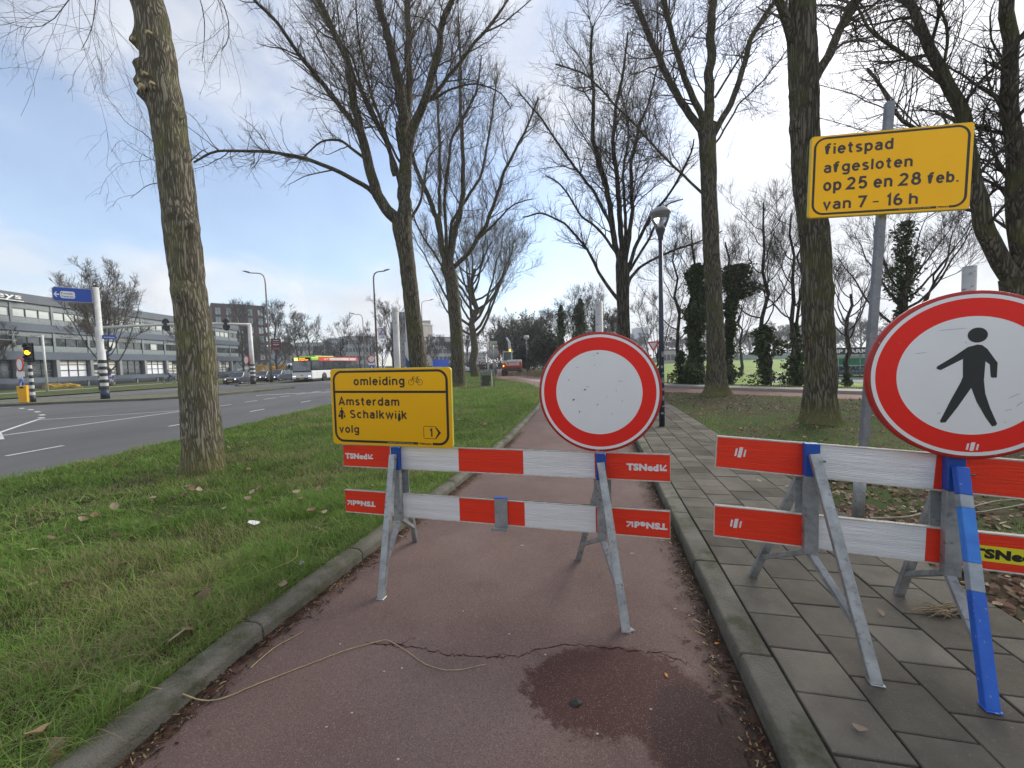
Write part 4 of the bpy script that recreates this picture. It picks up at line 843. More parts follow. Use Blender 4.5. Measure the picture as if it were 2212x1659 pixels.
T1 = big_tree('tree', 'thick leaning mossy trunk with pruning knots beside the road, foreground left', [(441, 1022, 104), (438, 960, 95), (432, 898, 90), (424, 748, 85), (408, 623, 79), (403, 581, 80), (384, 420, 80), (372, 315, 80), (355, 210, 79), (345, 168, 78), (343, 122, 78), (333, 80, 76), (329, 35, 75), (316, 0, 75), (300, -80, 72), (285, -200, 64)], 6.29,
    [(1.5, 44, 10, [(285, -195), (310, -330), (360, -480), (420, -640), (470, -800)]), (-1.2, 40, 10, [(285, -190), (240, -340), (190, -480), (130, -640), (80, -760)]), (.8, 30, 6, [(300, -90), (350, -190), (420, -270), (500, -330)]), (-.6, 26, 5, [(296, -100), (230, -190), (150, -240), (70, -260)]),
     (.2, 4, 1.2, [(345, 440), (310, 500), (285, 545), (265, 560)][0:0] or [(410, 350), (425, 335), (438, 325), (447, 318)]), (.3, 3.5, 1.5, [(310, -120), (250, -100), (208, -30), (202, 40), (192, 80), (172, 105)]), (.2, 3.5, 1.5, [(300, -110), (220, -90), (150, -10), (110, 50), (60, 66), (0, 45)]), (.6, 4, 1.5, [(330, -100), (400, -70), (440, 0), (446, 60), (436, 130)]), (.9, 4, 1.5, [(345, -80), (440, -60), (490, 10), (498, 75), (480, 110)]), (.1, 3, 1, [(352, 330), (330, 300), (300, 280), (268, 262), (250, 232)]), (-.2, 3, 1, [(362, 400), (335, 395), (305, 410), (278, 428)]), (.2, 3, 1, [(356, 362), (330, 345), (300, 330), (262, 300)])],
    bk_big, 3, n1=80, n2=400, n3=1700, l1=(.9, 2.2), l2=(.35, .9), l3=(.1, .34), tmin=.0022, flare=.10, droop=1.5, trop=.1,
    knots=((6.12, .05, .12, .10), (5.9, .08, .10, .07), (6.72, .03, .10, .09), (6.25, .16, .08, .06), (5.6, .5, .12, .03), (4.1, .3, .10, .03), (3.9, .45, .12, .04), (2.9, .27, .15, .05)), amp=.085, ntr=64)
# cut faces on the knots
def cut_face(parent, px, py, Y_, rx, rz_, n):
    p = AT(px, py, Y_); M = Matrix.Translation(Vector(p) - parent.location) @ facem(Vector(n).cross(Vector((0, 0, 1))) * -1, (0, 0, 1))
    MB().prism([(rx * math.cos(q), rz_ * math.sin(q)) for q in [2 * math.pi * i / 14 for i in range(14)]], -.05, .004, M).build('cut_stub', mk('cut_wood', (.50, .40, .24), (.40, .30, .17), scale=20, rough=.8), parent)
for a in ((317, 68, 6.0, .035, .025), (302, 185, 6.0, .04, .045), (309, 157, 6.02, .03, .025), (324, 178, 5.98, .03, .025), (284, 82, 6.1, .03, .03), (299, 172, 6.1, .03, .03)): cut_face(T1, *a, (-.45, -1, -.05))

T2 = big_tree('tree', 'tall spreading bare tree directly behind the detour sign, forking low', [(908, 868, 46), (905, 800, 39), (895, 700, 36), (883, 600, 35), (875, 540, 36), (868, 490, 42), (868, 466, 44)], 17., [
    (-1.5, 30, 11, [(864, 480), (850, 470), (824, 434), (803, 385), (789, 332), (777, 280), (761, 210), (752, 133), (719, 66), (690, 0), (670, -70)]),
    (-2.5, 13, 5, [(824, 434), (813, 427), (789, 402), (762, 385), (719, 365), (680, 350), (640, 336), (577, 327), (490, 325), (448, 332), (420, 350)]),
    (1.0, 8, 3, [(792, 345), (774, 332), (740, 304), (728, 301), (700, 304), (686, 311), (651, 343)]),
    (.5, 34, 12, [(870, 480), (876, 440), (873, 350), (869, 227), (859, 168), (834, 70), (813, 0), (795, -80)]),
    (2.0, 22, 11, [(874, 350), (876, 315), (880, 270), (883, 175), (883, 80), (880, 0), (878, -80)]),
    (-1.5, 22, 9, [(875, 345), (890, 273), (918, 224), (943, 140), (957, 35), (978, 0), (1000, -60)]),
    (1.2, 10, 4, [(905, 240), (915, 227), (964, 175), (1016, 105), (1072, 38), (1097, 0), (1130, -50)]),
    (.3, 4, 2, [(1040, 72), (1090, 50), (1146, 0)]),
    (1.0, 5, 2, [(929, 217), (964, 196), (1000, 184), (1034, 180), (1060, 190), (1086, 203), (1105, 235)]),
    (2.2, 13, 5, [(870, 420), (862, 385), (838, 315), (803, 245), (754, 140), (719, 70), (680, 10), (650, -40)]),
    (-2.5, 14, 6, [(777, 283), (774, 280), (720, 210), (665, 140), (628, 92), (595, 42), (546, 0), (520, -40)]),
    (.8, 7, 2.5, [(888, 470), (908, 437), (918, 385), (925, 340), (960, 300)]), (-1.8, 9, 3, [(852, 380), (838, 300), (800, 200), (775, 90), (768, 0)]),
    (.6, 6, 3, [(864, 350), (830, 290), (780, 190), (760, 120), (725, 80), (700, 60)])], bk_mid, 5, n1=190, n2=1700, n3=10000, l1=(1.4, 3.8), trop=.3, flare=.5, droop=.25)
T3 = big_tree('tree', 'slender bare tree standing to the right of the detour sign on the grass', [(992, 838, 32), (985, 700, 27), (975, 600, 28), (966, 575, 34)], 27.5, [
    (-2, 14, 5, [(962, 580), (943, 465), (915, 402), (894, 350), (880, 290), (872, 220)]), (1, 15, 4, [(972, 590), (978, 518), (999, 437), (1002, 350), (995, 245), (995, 122), (990, 60)]),
    (2, 10, 3, [(958, 560), (949, 465), (950, 315), (943, 175), (925, 70)]), (-1.5, 11, 3.5, [(975, 585), (1009, 550), (1048, 490), (1069, 437), (1090, 367), (1115, 320), (1139, 273), (1163, 210)]),
    (1, 6, 2.5, [(964, 590), (940, 550), (915, 514), (897, 480), (885, 430)]), (3, 9, 3, [(970, 570), (975, 480), (1040, 380), (1060, 270), (1075, 160)]), (-3, 8, 3, [(966, 560), (960, 420), (975, 300), (1030, 200), (1040, 120)]),
    (1, 6, 2, [(1020, 530), (1070, 480), (1110, 440), (1150, 430)])], bk_mid, 8, n1=160, n2=1500, n3=9000, l1=(1.6, 4.2), l2=(.6, 1.8), l3=(.25, .8), trop=.35, flare=.4, ntr=28)
T5 = big_tree('tree', 'broad crowned bare tree directly behind the blank white round sign', [(1350, 850, 38), (1348, 735, 28), (1346, 660, 27), (1345, 600, 30), (1345, 570, 32)], 19., [
    (-1, 15, 5, [(1340, 590), (1332, 545), (1314, 420), (1293, 350), (1279, 297), (1282, 210), (1275, 122), (1280, 60)]), (1, 14, 4, [(1344, 585), (1342, 525), (1335, 402), (1324, 315), (1328, 245), (1349, 140), (1356, 70)]),
    (2, 12, 4, [(1348, 585), (1356, 530), (1366, 455), (1363, 350), (1384, 262), (1400, 230), (1419, 150)]), (-2, 10, 3, [(1352, 590), (1375, 530), (1405, 465), (1447, 420), (1493, 332), (1500, 300)]),
    (-1, 9, 3, [(1340, 654), (1322, 630), (1300, 600), (1275, 550), (1258, 525), (1219, 480), (1170, 458), (1130, 470)]), (1, 9, 3, [(1352, 630), (1362, 600), (1386, 574), (1451, 541), (1516, 520), (1560, 500)]),
    (2, 8, 3, [(1336, 570), (1314, 472), (1280, 410), (1244, 367), (1205, 310), (1174, 262), (1121, 200)]), (-2, 7, 2.5, [(1338, 560), (1300, 500), (1258, 470), (1215, 400), (1180, 380)]), (3, 9, 3, [(1348, 570), (1352, 480), (1345, 380), (1360, 280), (1340, 190)]),
    (0, 7, 2.5, [(1356, 590), (1400, 520), (1425, 470), (1440, 440), (1475, 430)])], bk_dark, 12, n1=130, n2=1150, n3=8500, l1=(1.2, 3.4), l2=(.5, 1.5), trop=.25, droop=.3, flare=.4, tw=m_twigd, ntr=28)
T6 = big_tree('tree', 'tall straight tree with a fork high up, right of the park lamp', [(1549, 853, 60), (1548, 835, 52), (1547, 815, 46), (1546, 760, 42), (1543, 665, 38), (1537, 553, 36), (1531, 400, 34), (1528, 300, 38), (1527, 272, 42)], 16.4, [
    (.5, 26, 16, [(1531, 290), (1531, 250), (1532, 175), (1536, 70), (1539, 0), (1541, -90)]), (-1, 17, 10, [(1526, 285), (1520, 262), (1494, 210), (1476, 157), (1455, 87), (1438, 28), (1425, -40)]),
    (1, 19, 11, [(1518, 285), (1505, 265), (1473, 224), (1450, 182), (1419, 115), (1390, 50), (1370, 0), (1350, -60)]), (-1.5, 17, 9, [(1536, 300), (1543, 290), (1578, 227), (1602, 157), (1623, 80), (1655, 28), (1676, 0), (1700, -40)]),
    (1.5, 6, 3, [(1540, 315), (1550, 305), (1595, 227), (1648, 175), (1700, 108)]), (-.6, 7, 3, [(1520, 420), (1515, 416), (1483, 385), (1438, 343), (1377, 276), (1314, 210), (1261, 157), (1200, 138)]), (1., 6, 2.5, [(1545, 210), (1600, 120), (1640, 60), (1655, 20)])],
    bk_mid, 15, n1=140, n2=1200, n3=7500, l1=(1.2, 3.2), trop=.2, droop=.3, flare=.30, ntr=40)
T7 = big_tree('tree', 'largest trunk in front of the playing field, flaring and mossy at its foot', [(1772, 914, 100), (1771, 895, 86), (1770, 860, 77), (1772, 800, 74), (1766, 700, 70), (1763, 560, 67), (1757, 490, 68), (1744, 400, 65), (1738, 280, 63), (1735, 165, 64), (1731, 70, 61), (1732, 0, 56), (1733, -90, 50), (1735, -200, 44)], 9.15, [
    (.8, 27, 16, [(1752, 190), (1767, 160), (1798, 105), (1823, 45), (1858, 0), (1890, -50), (1930, -130)]), (-.5, 26, 15, [(1712, 90), (1704, 60), (1680, 0), (1655, -60), (1630, -140)]), (.5, 30, 12, [(1735, -190), (1750, -300), (1770, -420)]), (-1, 26, 10, [(1733, -190), (1700, -320), (1680, -430)])],
    bk_mid, 21, n1=80, n2=600, n3=2600, l1=(.9, 2.6), l2=(.4, 1.1), flare=.28, knots=((2.3, .25, .22, .05), (6.8, .02, .12, .07), (7.5, .02, .1, .06), (3.1, .3, .16, .04), (5.2, .5, .1, .03)), amp=.075, ntr=60, droop=.4)
T8 = big_tree('tree', 'gnarled dark forked trunk rising behind the walking figure sign, far right', [(2215, 905, 110), (2212, 760, 96), (2208, 680, 92), (2205, 628, 92), (2203, 600, 96)], 7.6, [
    (.3, 60, 17, [(2195, 612), (2178, 592), (2150, 550), (2122, 490), (2110, 402), (2096, 315), (2078, 262), (2064, 217), (2040, 175), (2012, 115), (1994, 52), (1963, 0), (1940, -60)]),
    (-.4, 58, 34, [(2208, 620), (2205, 580), (2200, 525), (2194, 420), (2190, 315), (2181, 215), (2180, 175), (2184, 87), (2176, 0), (2172, -100)]),
    (.4, 14, 6, [(2050, 190), (2029, 168), (1984, 136), (1942, 112), (1893, 80), (1868, 63), (1872, 45), (1851, 17)]), (-.3, 10, 6, [(2036, 175), (2040, 157), (2047, 105), (2047, 45), (2012, 0), (2000, -40)]),
    (.3, 13, 7, [(2085, 330), (2030, 300), (1956, 270), (1928, 238), (1907, 185), (1886, 168), (1870, 150)]), (.2, 8, 4, [(2090, 300), (2050, 285), (2040, 255), (2020, 240), (2010, 250)]), (.2, 7, 5, [(2098, 320), (2120, 285), (2128, 240), (2140, 215)]), (-.3, 7, 3, [(2172, 130), (2140, 90), (2135, 30), (2150, 0)]), (.3, 6, 3, [(2140, 470), (2180, 400), (2145, 300), (2110, 350)][0:0] or [(2190, 350), (2160, 320), (2130, 300), (2112, 340)])],
    bk_mid, 27, n1=80, n2=650, n3=3200, l1=(.5, 1.8), l2=(.3, .9), l3=(.12, .4), tmin=.0016, trop=.05, amp=.10, flare=.2, tw=m_twigd, knots=((.9, .5, .12, .1),), wig=.1)

# ================================================================== grass, leaves and litter
def inpoly(P, poly):
    x, y = P[:, 0], P[:, 1]; r = np.zeros(len(P), bool); n = len(poly)
    for i in range(n):
        x0, y0 = poly[i]; x1, y1 = poly[(i + 1) % n]
        c = ((y0 > y) != (y1 > y)); 
        if y0 == y1: continue
        r ^= c & (x < (x1 - x0) * (y - y0) / (y1 - y0) + x0)
    return r
def gnoise(P, s, seed):
    rs = np.random.RandomState(seed); g = rs.rand(256, 256); q = P[:, :2] * s + 91.3; i = np.floor(q).astype(int); f = q - i; f = f * f * (3 - 2 * f); a, b = i[:, 0] % 256, i[:, 1] % 256; a1, b1 = (a + 1) % 256, (b + 1) % 256
    return (g[a, b] * (1 - f[:, 0]) + g[a1, b] * f[:, 0]) * (1 - f[:, 1]) + (g[a, b1] * (1 - f[:, 0]) + g[a1, b1] * f[:, 0]) * f[:, 1]
def fbm(P, s, seed): return (gnoise(P, s, seed) + .5 * gnoise(P, s * 2.1, seed + 1) + .25 * gnoise(P, s * 4.3, seed + 2)) / 1.75
def scatter(rs, poly, n, dmin, dmax, pw=1.7):
    """random ground points, denser near the camera, within view"""
    out_ = []; tot = 0
    while tot < n:
        m = n * 3; u = rs.rand(m); k = 2 - pw; d = (dmin ** k + u * (dmax ** k - dmin ** k)) ** (1 / k); a = rs.uniform(-1.02, 1.02, m)
        p = np.stack([d * np.sin(a), d * np.cos(a)], 1); p = p[inpoly(p, poly)]; out_.append(p); tot += len(p)
    return np.concatenate(out_)[:n]
def blades(rs, P, z, h, wd, lean, cols, nseg=3):
    n = len(P); az = rs.rand(n) * 2 * np.pi; fl = az + rs.randn(n) * .4
    side = np.stack([-np.sin(az), np.cos(az), np.zeros(n)], 1); dr = np.stack([np.cos(fl), np.sin(fl), np.zeros(n)], 1)
    V = []; base = np.concatenate([P, np.full((n, 1), z) if np.isscalar(z) else z[:, None]], 1)
    for s in range(nseg + 1):
        t = s / nseg; c = base + dr * (h * lean * t ** 1.7)[:, None] + np.array([0, 0, 1.]) * (h * (t - .45 * lean * t * t).clip(0) )[:, None] * np.sqrt(np.clip(1.1 - .55 * lean ** 2, .12, 1))[:, None]
        if s < nseg: w_ = (wd * (1 - .75 * t))[:, None] * side / 2; V += [c - w_, c + w_]
        else: V.append(c)
    V = np.stack(V, 1); k = V.shape[1]; o = np.arange(n)[:, None] * k
    q = np.concatenate([o + np.array([2 * s, 2 * s + 1, 2 * s + 3, 2 * s + 2]) for s in range(nseg - 1)]); t_ = o + np.array([k - 3, k - 2, k - 1])
    return V.reshape(-1, 3), q, t_, np.repeat(cols, k, 0)
def colour_mat(name, rough=.75, spec=.25, transl=0.):
    m = bpy.data.materials.new(name); m.use_nodes = True; t = m.node_tree; b = t.nodes['Principled BSDF']; a = t.nodes.new('ShaderNodeAttribute'); a.attribute_name = 'own_colour'
    t.links.new(a.outputs['Color'], b.inputs['Base Color']); b.inputs['Roughness'].default_value = rough; b.inputs['Specular IOR Level'].default_value = spec
    if transl:
        tr = t.nodes.new('ShaderNodeBsdfTranslucent'); t.links.new(a.outputs['Color'], tr.inputs[0]); mx_ = t.nodes.new('ShaderNodeMixShader'); mx_.inputs[0].default_value = transl
        t.links.new(b.outputs[0], mx_.inputs[1]); t.links.new(tr.outputs[0], mx_.inputs[2]); t.links.new(mx_.outputs[0], t.nodes['Material Output'].inputs[0])
    return m
m_grass = colour_mat('grass_blade', .6, .3, .35); m_leaf = colour_mat('dead_leaf', .8, .15, .15)
def gcols(rs, P, dry):
    n = len(P); g = fbm(P, .9, 5)[:, None]; v = rs.rand(n, 1); a = np.array([[.09, .175, .026]]); b = np.array([[.27, .42, .08]]); c = a + (b - a) * np.clip(.55 * v + .7 * (g - .25), 0, 1)
    c = c * (1 + .25 * rs.randn(n, 1) * .5); st = rs.rand(n) < dry; s = np.array([.36, .31, .155]) * (.6 + .6 * rs.rand(n, 1)); c[st] = s[st]
    return np.clip(c, .01, .6)
rs = np.random.RandomState(42)
vp = [(x, y) for x, y in verge_poly]
def grass_object(name, poly, n, dmin, dmax, z, parent_label, seed, hk=1., dryk=1., pw=1.7, keep=None, near=5.5, h0=(.045, .13)):
    r = np.random.RandomState(seed); P = scatter(r, poly, n, dmin, dmax, pw); g = fbm(P, 1.3, seed + 3); dry = np.clip((fbm(P, .8, seed + 9) - .48) * 2.2, .05, .6) * dryk
    if keep is not None: k = keep(P, r); P, g, dry = P[k], g[k], dry[k]
    d = np.hypot(P[:, 0], P[:, 1]); n = len(P)
    clump = np.clip(1.9 * fbm(P, 3.2, seed + 20) - .1, .35, 1.7); h = (h0[0] + (h0[1] - h0[0]) * r.rand(n) ** 1.4) * (.55 + .9 * g) * hk * clump; wd = np.maximum(.0032, .00085 * d) * (.7 + .6 * r.rand(n)); lean = np.clip(.35 + .6 * r.rand(n) + .3 * (g - .5), .1, 1.25)
    cols = gcols(r, P, dry); parts = []
    a = d < near
    objs = blades(r, P[a], z, h[a], wd[a], lean[a], cols[a], 3), blades(r, P[~a], z, h[~a], wd[~a], lean[~a], cols[~a], 2)
    V = np.concatenate([o[0] for o in objs]); o1 = len(objs[0][0]); Q = np.concatenate([objs[0][1], objs[1][1] + o1]); T_ = np.concatenate([objs[0][2], objs[1][2] + o1]); C = np.concatenate([o[3] for o in objs])
    o = link_mesh(name, fastmesh(name, V, Q, T_, mats=[m_grass], colors=C)); o['kind'] = 'stuff'; return o
grass_object('grass', [p for p in vp], 250000, 1.5, 24, .08, '', 61, pw=1.75, hk=1.3)
grass_object('far_grass', [p for p in vp], 45000, 20, 70, .08, '', 62, pw=1.3, hk=1.1)
P = scatter(np.random.RandomState(71), [p for p in vp], 9000, 1.5, 11, 1.5); r = np.random.RandomState(72); kp = r.rand(len(P)) < np.clip((fbm(P, 1.6, 44) - .36) * 5, .04, 1); P = P[kp]; n = len(P); d = np.hypot(P[:, 0], P[:, 1])
o = blades(r, P, .10, .12 + .16 * r.rand(n), np.maximum(.004, .0012 * d), 1.0 + .35 * r.rand(n), gcols(r, P, .30) * 1.1, 4); q = link_mesh('long_grass', fastmesh('long_grass', o[0], o[1], o[2], mats=[m_grass], colors=o[3])); q['kind'] = 'stuff'
# overhanging tufts along the left kerb
lk = np.array([(x - .14, y) for x, y in LEFT_EDGE[1:11]]); sg = np.linalg.norm(np.diff(lk, axis=0), axis=1)
r = np.random.RandomState(5); n = 14000; u = r.rand(n) ** 1.6 * sg.sum(); cum = np.concatenate([[0], np.cumsum(sg)]); P = np.stack([np.interp(u, cum, lk[:, 0]), np.interp(u, cum, lk[:, 1])], 1) + np.stack([-np.abs(r.randn(n)) * .05 + .015 * r.randn(n), r.randn(n) * .03], 1)
d = np.hypot(P[:, 0], P[:, 1]); o = blades(r, P, .085, .05 + .08 * r.rand(n), np.maximum(.0035, .001 * d), .5 + .7 * r.rand(n), gcols(r, P, .25), 3); q = link_mesh('edge_grass', fastmesh('edge_grass', o[0], o[1], o[2], mats=[m_grass], colors=o[3])); q['kind'] = 'stuff'
vr = [SW(s, 2.36) for s in (-1, 3, 6, 12, 15.5)] + [(6.7, 18.9), (8.4, 17.4), (12.8, 12.4), (19.8, 6.0), (26, .8), (14, -4)]
grass_object('sparse_grass', vr, 62000, 2.4, 26, .08, '', 77, pw=1.6, hk=.62, dryk=.9, keep=lambda P, r: r.rand(len(P)) < np.clip((fbm(P, .55, 31) - .40) * 5, .06, 1))
bankp = [(10.4, 24.9), (12.3, 21.6), (15.9, 17.2), (23.5, 10), (23.0, 9.4), (15.2, 16.5), (11.8, 20.8), (9.8, 24.2)]
grass_object('bank_grass', bankp, 6000, 8, 40, .09, '', 79, pw=1.2, hk=1.1, dryk=1.)
# moss and seedlings in the tile joints are left to the joint material; weeds: two dandelion rosettes
def weed(name, label, x, y, r_, n, col, seed, z=.09):
    r = np.random.RandomState(seed); V, Q, C = [], [], []; o = 0
    for i in range(n):
        a = i * 2.4 + r.rand() * .5; L_ = r_ * (.6 + .5 * r.rand()); w_ = L_ * .32; el = .25 + .5 * r.rand(); d = np.array([math.cos(a), math.sin(a), 0]); s = np.array([-d[1], d[0], 0])
        for k, (t, wk) in enumerate(((0, .15), (.35, .8), (.7, 1.), (1., .1))):
            c = np.array([x, y, z]) + d * L_ * t * math.cos(el) + np.array([0, 0, L_ * (el * t - .35 * t * t)]); V += [c - s * w_ * wk / 2, c + np.array([0, 0, -.004]), c + s * w_ * wk / 2]
        for k in range(3): b = o + 3 * k; Q += [(b, b + 1, b + 4, b + 3), (b + 1, b + 2, b + 5, b + 4)]
        C += [np.array(col) * (.7 + .5 * r.rand())] * 12; o += 12
    ob = link_mesh(name, fastmesh(name, V, Q, mats=[m_grass], colors=np.array(C))); tag(ob, label, 'plant'); return ob
p = G(165, 1085, .09); weed('dandelion_rosette', 'broad bright green leafy weed in the grass left of the leaning trunk', p[0], p[1], .15, 14, (.14, .26, .05), 3)
p = G(258, 1068, .09); weed('dandelion_rosette', 'smaller green leafy weed between the broad weed and the leaning trunk', p[0], p[1], .11, 12, (.16, .28, .05), 4)
# fallen leaves
def leafverts(r, n, P, size, z, cols, curl=.35):
    a = r.rand(n) * 2 * np.pi; d = np.stack([np.cos(a), np.sin(a), .35 * r.randn(n)], 1); d /= np.linalg.norm(d, axis=1, keepdims=True); s = np.cross(d, np.array([0, 0, 1.]) + .45 * r.randn(n, 3)); s /= np.linalg.norm(s, axis=1, keepdims=True); u = np.cross(s, d)
    base = np.concatenate([P, np.full((n, 1), z)], 1) + np.array([0, 0, 1.]) * (size * (.12 + .25 * r.rand(n)))[:, None]; V = []
    cu = (r.rand(n) * curl * 2)[:, None]; sz = size[:, None]
    for t, w_ in ((-.5, .05), (-.30, .50), (.0, .62), (.26, .48), (.48, .06)):
        for e in (-1, 0, 1): V.append(base + d * t * sz + s * e * w_ * sz * (.62 + .6 * r.rand(n, 1)) + u * (cu * (abs(e) * w_ * .8 + 1.2 * t * t) * sz))
    V = np.stack(V, 1); o = np.arange(n)[:, None] * 15; Q = np.concatenate([o + np.array([3 * k + e, 3 * k + e + 1, 3 * k + e + 4, 3 * k + e + 3]) for k in range(4) for e in (0, 1)])
    return V.reshape(-1, 3), Q, np.repeat(cols, 15, 0)
def leafcols(r, n): 
    pal = np.array([(.30, .20, .14), (.22, .13, .085), (.38, .29, .22), (.14, .09, .065), (.42, .33, .22), (.27, .16, .12)]); return pal[r.randint(0, len(pal), n)] * (.7 + .5 * r.rand(n, 1))
def litter(name, poly, n, dmin, dmax, z, seed, size=(.025, .06), pw=1.5, keep=None):
    r = np.random.RandomState(seed); P = scatter(r, poly, n, dmin, dmax, pw)
    if keep is not None: P = P[keep(P, r)]
    n = len(P); V, Q, C = leafverts(r, n, P, size[0] + (size[1] - size[0]) * r.rand(n), z, leafcols(r, n)); o = link_mesh(name, fastmesh(name, V, Q, mats=[m_leaf], colors=C)); o['kind'] = 'stuff'; return o
litter('leaf_litter', vr, 7500, 2.3, 26, .085, 5, keep=lambda P, r: r.rand(len(P)) < np.clip((.62 - fbm(P, .55, 31)) * 4, .12, 1))
litter('leaf_litter', vp, 600, 2.2, 14, .10, 6, size=(.03, .075), keep=lambda P, r: r.rand(len(P)) < np.clip((fbm(P, .9, 12) - .52) * 6 + .9 * np.exp(-((P[:, 0] + 3.9) ** 2 + (P[:, 1] - 4.6) ** 2) / 2.2), .03, 1))
litter('leaf_litter', bankp, 900, 8, 40, .10, 8, size=(.04, .08), pw=1.2)
# chips, twigs and crumbs gathered along the foot of both kerbs
def debris(name, pts, off, n, seed, z=.008):
    r = np.random.RandomState(seed); p = np.array(pts); sg = np.linalg.norm(np.diff(p, axis=0), axis=1); cum = np.concatenate([[0], np.cumsum(sg)]); u = r.rand(n) ** 1.5 * min(sg.sum(), 9.5)
    P = np.stack([np.interp(u, cum, p[:, 0]), np.interp(u, cum, p[:, 1])], 1); P[:, 0] += off * np.abs(r.randn(n)) * .07 + off * .012; a = r.rand(n) * np.pi; L_ = .004 + .03 * r.rand(n) ** 3; w_ = .0015 + .003 * r.rand(n); V = []
    dd = np.stack([np.cos(a), np.sin(a), .15 * r.randn(n)], 1); s = np.stack([-np.sin(a), np.cos(a), np.zeros(n)], 1); c = np.concatenate([P, np.full((n, 1), z) + .006 * r.rand(n, 1)], 1)
    for i, j in ((-1, -1), (1, -1), (1, 1), (-1, 1)): V.append(c + dd * (L_ * i)[:, None] + s * (w_ * j)[:, None])
    V.append(c + np.array([0, 0, .004])); V = np.stack(V, 1); o = np.arange(n)[:, None] * 5; T_ = np.concatenate([o + np.array([i, (i + 1) % 4, 4]) for i in range(4)])
    pal = np.array([(.05, .03, .02), (.10, .05, .03), (.30, .22, .12), (.03, .025, .02), (.42, .33, .2), (.16, .09, .05)]); C = np.repeat(pal[r.choice(6, n, p=[.3, .25, .1, .2, .03, .12])], 5, 0)
    q = link_mesh(name, fastmesh(name, V.reshape(-1, 3), None, T_, mats=[m_leaf], colors=C)); q['kind'] = 'stuff'; return q
debris('kerb_debris', LEFT_EDGE[1:10], 1, 3200, 3); debris('kerb_debris', RE[1:5], -1, 2600, 4)
# larger single fallen leaves one can point at
def one_leaf(x, y, z, size, col, label, group=None, seed=0, name='fallen_leaf'):
    r = np.random.RandomState(seed); p = G(x, y, z); V, Q, C = leafverts(r, 1, np.array([[0., 0.]]), np.array([size]), 0., np.array([col])); ob = link_mesh(name, fastmesh(name, V, Q, mats=[m_leaf], colors=C), None, (p[0], p[1], z)); tag(ob, label, 'leaf', group); return ob
one_leaf(162, 1503, .135, .085, (.50, .34, .22), 'large pale orange fallen leaf in the grass at the lower left', None, 3)
one_leaf(80, 1592, .13, .065, (.42, .30, .16), 'tan fallen leaf low in the grass, nearest the bottom left corner', None, 4)
LG = 'scattered brown leaves lying in the grass verge'
LLB = ['brown leaf ' + q for q in ('in the leaf patch below the leaning trunk, topmost', 'in the leaf patch below the leaning trunk, second down', 'in the leaf patch below the leaning trunk, rightmost', 'just left of the leaf patch under the leaning trunk', 'left of the leaf patch, nearer the leafy weeds', 'lowest in the leaf patch under the leaning trunk', 'below the smaller leafy weed, left one', 'below the smaller leafy weed, right one', 'below the broad leafy weed, left one', 'below the broad leafy weed, right one', 'in the trampled patch at the left, upper left', 'in the trampled patch at the left, upper right', 'in the trampled patch at the left, lowest', 'between leaning trunk and barrier, top right', 'between leaning trunk and barrier, second from top', 'directly above the white paper scrap', 'above the white paper scrap, to its left', 'left of the lower plank end', 'touching the lower plank end from the left', 'just above the lower plank end', 'in the lower grass beside the pale curved stalk, upper', 'in the lower grass left of the kerb joint, left one', 'in the lower grass left of the kerb joint, lowest', 'beside the pale curved stalk end', 'close to the kerb below the paper scrap', 'alone in the long grass at the left, middle height', 'near the left edge of the grass', 'right of the leaf near the left edge', 'just right of the paper scrap towards the barrier', 'between paper scrap and lower plank end')]
for i, (x, y) in enumerate([(405, 1052), (418, 1060), (430, 1064), (370, 1082), (330, 1078), (395, 1070), (248, 1096), (262, 1110), (180, 1118), (205, 1115), (150, 1146), (240, 1148), (252, 1160), (560, 1058), (545, 1064), (540, 1106), (536, 1078), (672, 1108), (702, 1108), (690, 1062), (440, 1290), (405, 1362), (385, 1378), (428, 1285), (612, 1264), (145, 1266), (70, 1190), (110, 1165), (640, 1065), (650, 1080)]):
    one_leaf(x, y, .135, .055 + .03 * rnd.random(), [(.36, .26, .20), (.30, .17, .12), (.42, .32, .24), (.22, .15, .11)][i % 4], LLB[i], LG, i + 10)
TG = 'small leaves and scraps dropped on the paving tiles'
for i, (x, y) in enumerate([(1700, 1052), (1725, 1070), (1625, 1190), (1640, 1040), (1902, 1325), (1800, 1120), (1855, 1580)]): one_leaf(x, y, .108, .03 + .02 * rnd.random(), [(.34, .27, .20), (.45, .38, .30)][i % 2], 'dry scrap on the grey tiles, ' + ('behind the upper plank, left one', 'behind the upper plank, right one', 'left of the first trestle foot', 'furthest left, close to the kerb', 'between the two front legs', 'between the planks of the pavement barrier', 'nearest the bottom edge')[i], TG, i + 60)
def wad(name, label, x, y, z, s, col, seed, rough=.7):
    r = np.random.RandomState(seed); p = G(x, y, z); bm = bmesh.new(); bmesh.ops.create_icosphere(bm, subdivisions=2, radius=1)
    for v in bm.verts: k = 1 + .35 * r.randn(); v.co = Vector((v.co.x * s[0] * (1 + .2 * r.randn()), v.co.y * s[1] * (1 + .2 * r.randn()), v.co.z * s[2] * k))
    me = bpy.data.meshes.new(name); bm.to_mesh(me); bm.free(); me.materials.append(mk('wad_' + name, col, tuple(c * .8 for c in col), scale=30, rough=rough)); o = link_mesh(name, me, None, (p[0], p[1], z)); tag(o, label, 'litter'); return o
p = G(548, 1133, .12); m = MB(); m.prism([(-.05, -.02), (.03, -.035), (.055, .0), (.045, .03), (-.03, .025), (-.055, .01)], 0, .004, Matrix.Rotation(.25, 4, 'Y') @ Matrix.Rotation(.2, 4, 'X'))
tag(m.build('paper_scrap', mk('paper', (.75, .75, .73), rough=.8), None, (p[0], p[1], .14)), 'white paper scrap lying in the grass left of the middle barrier', 'litter')
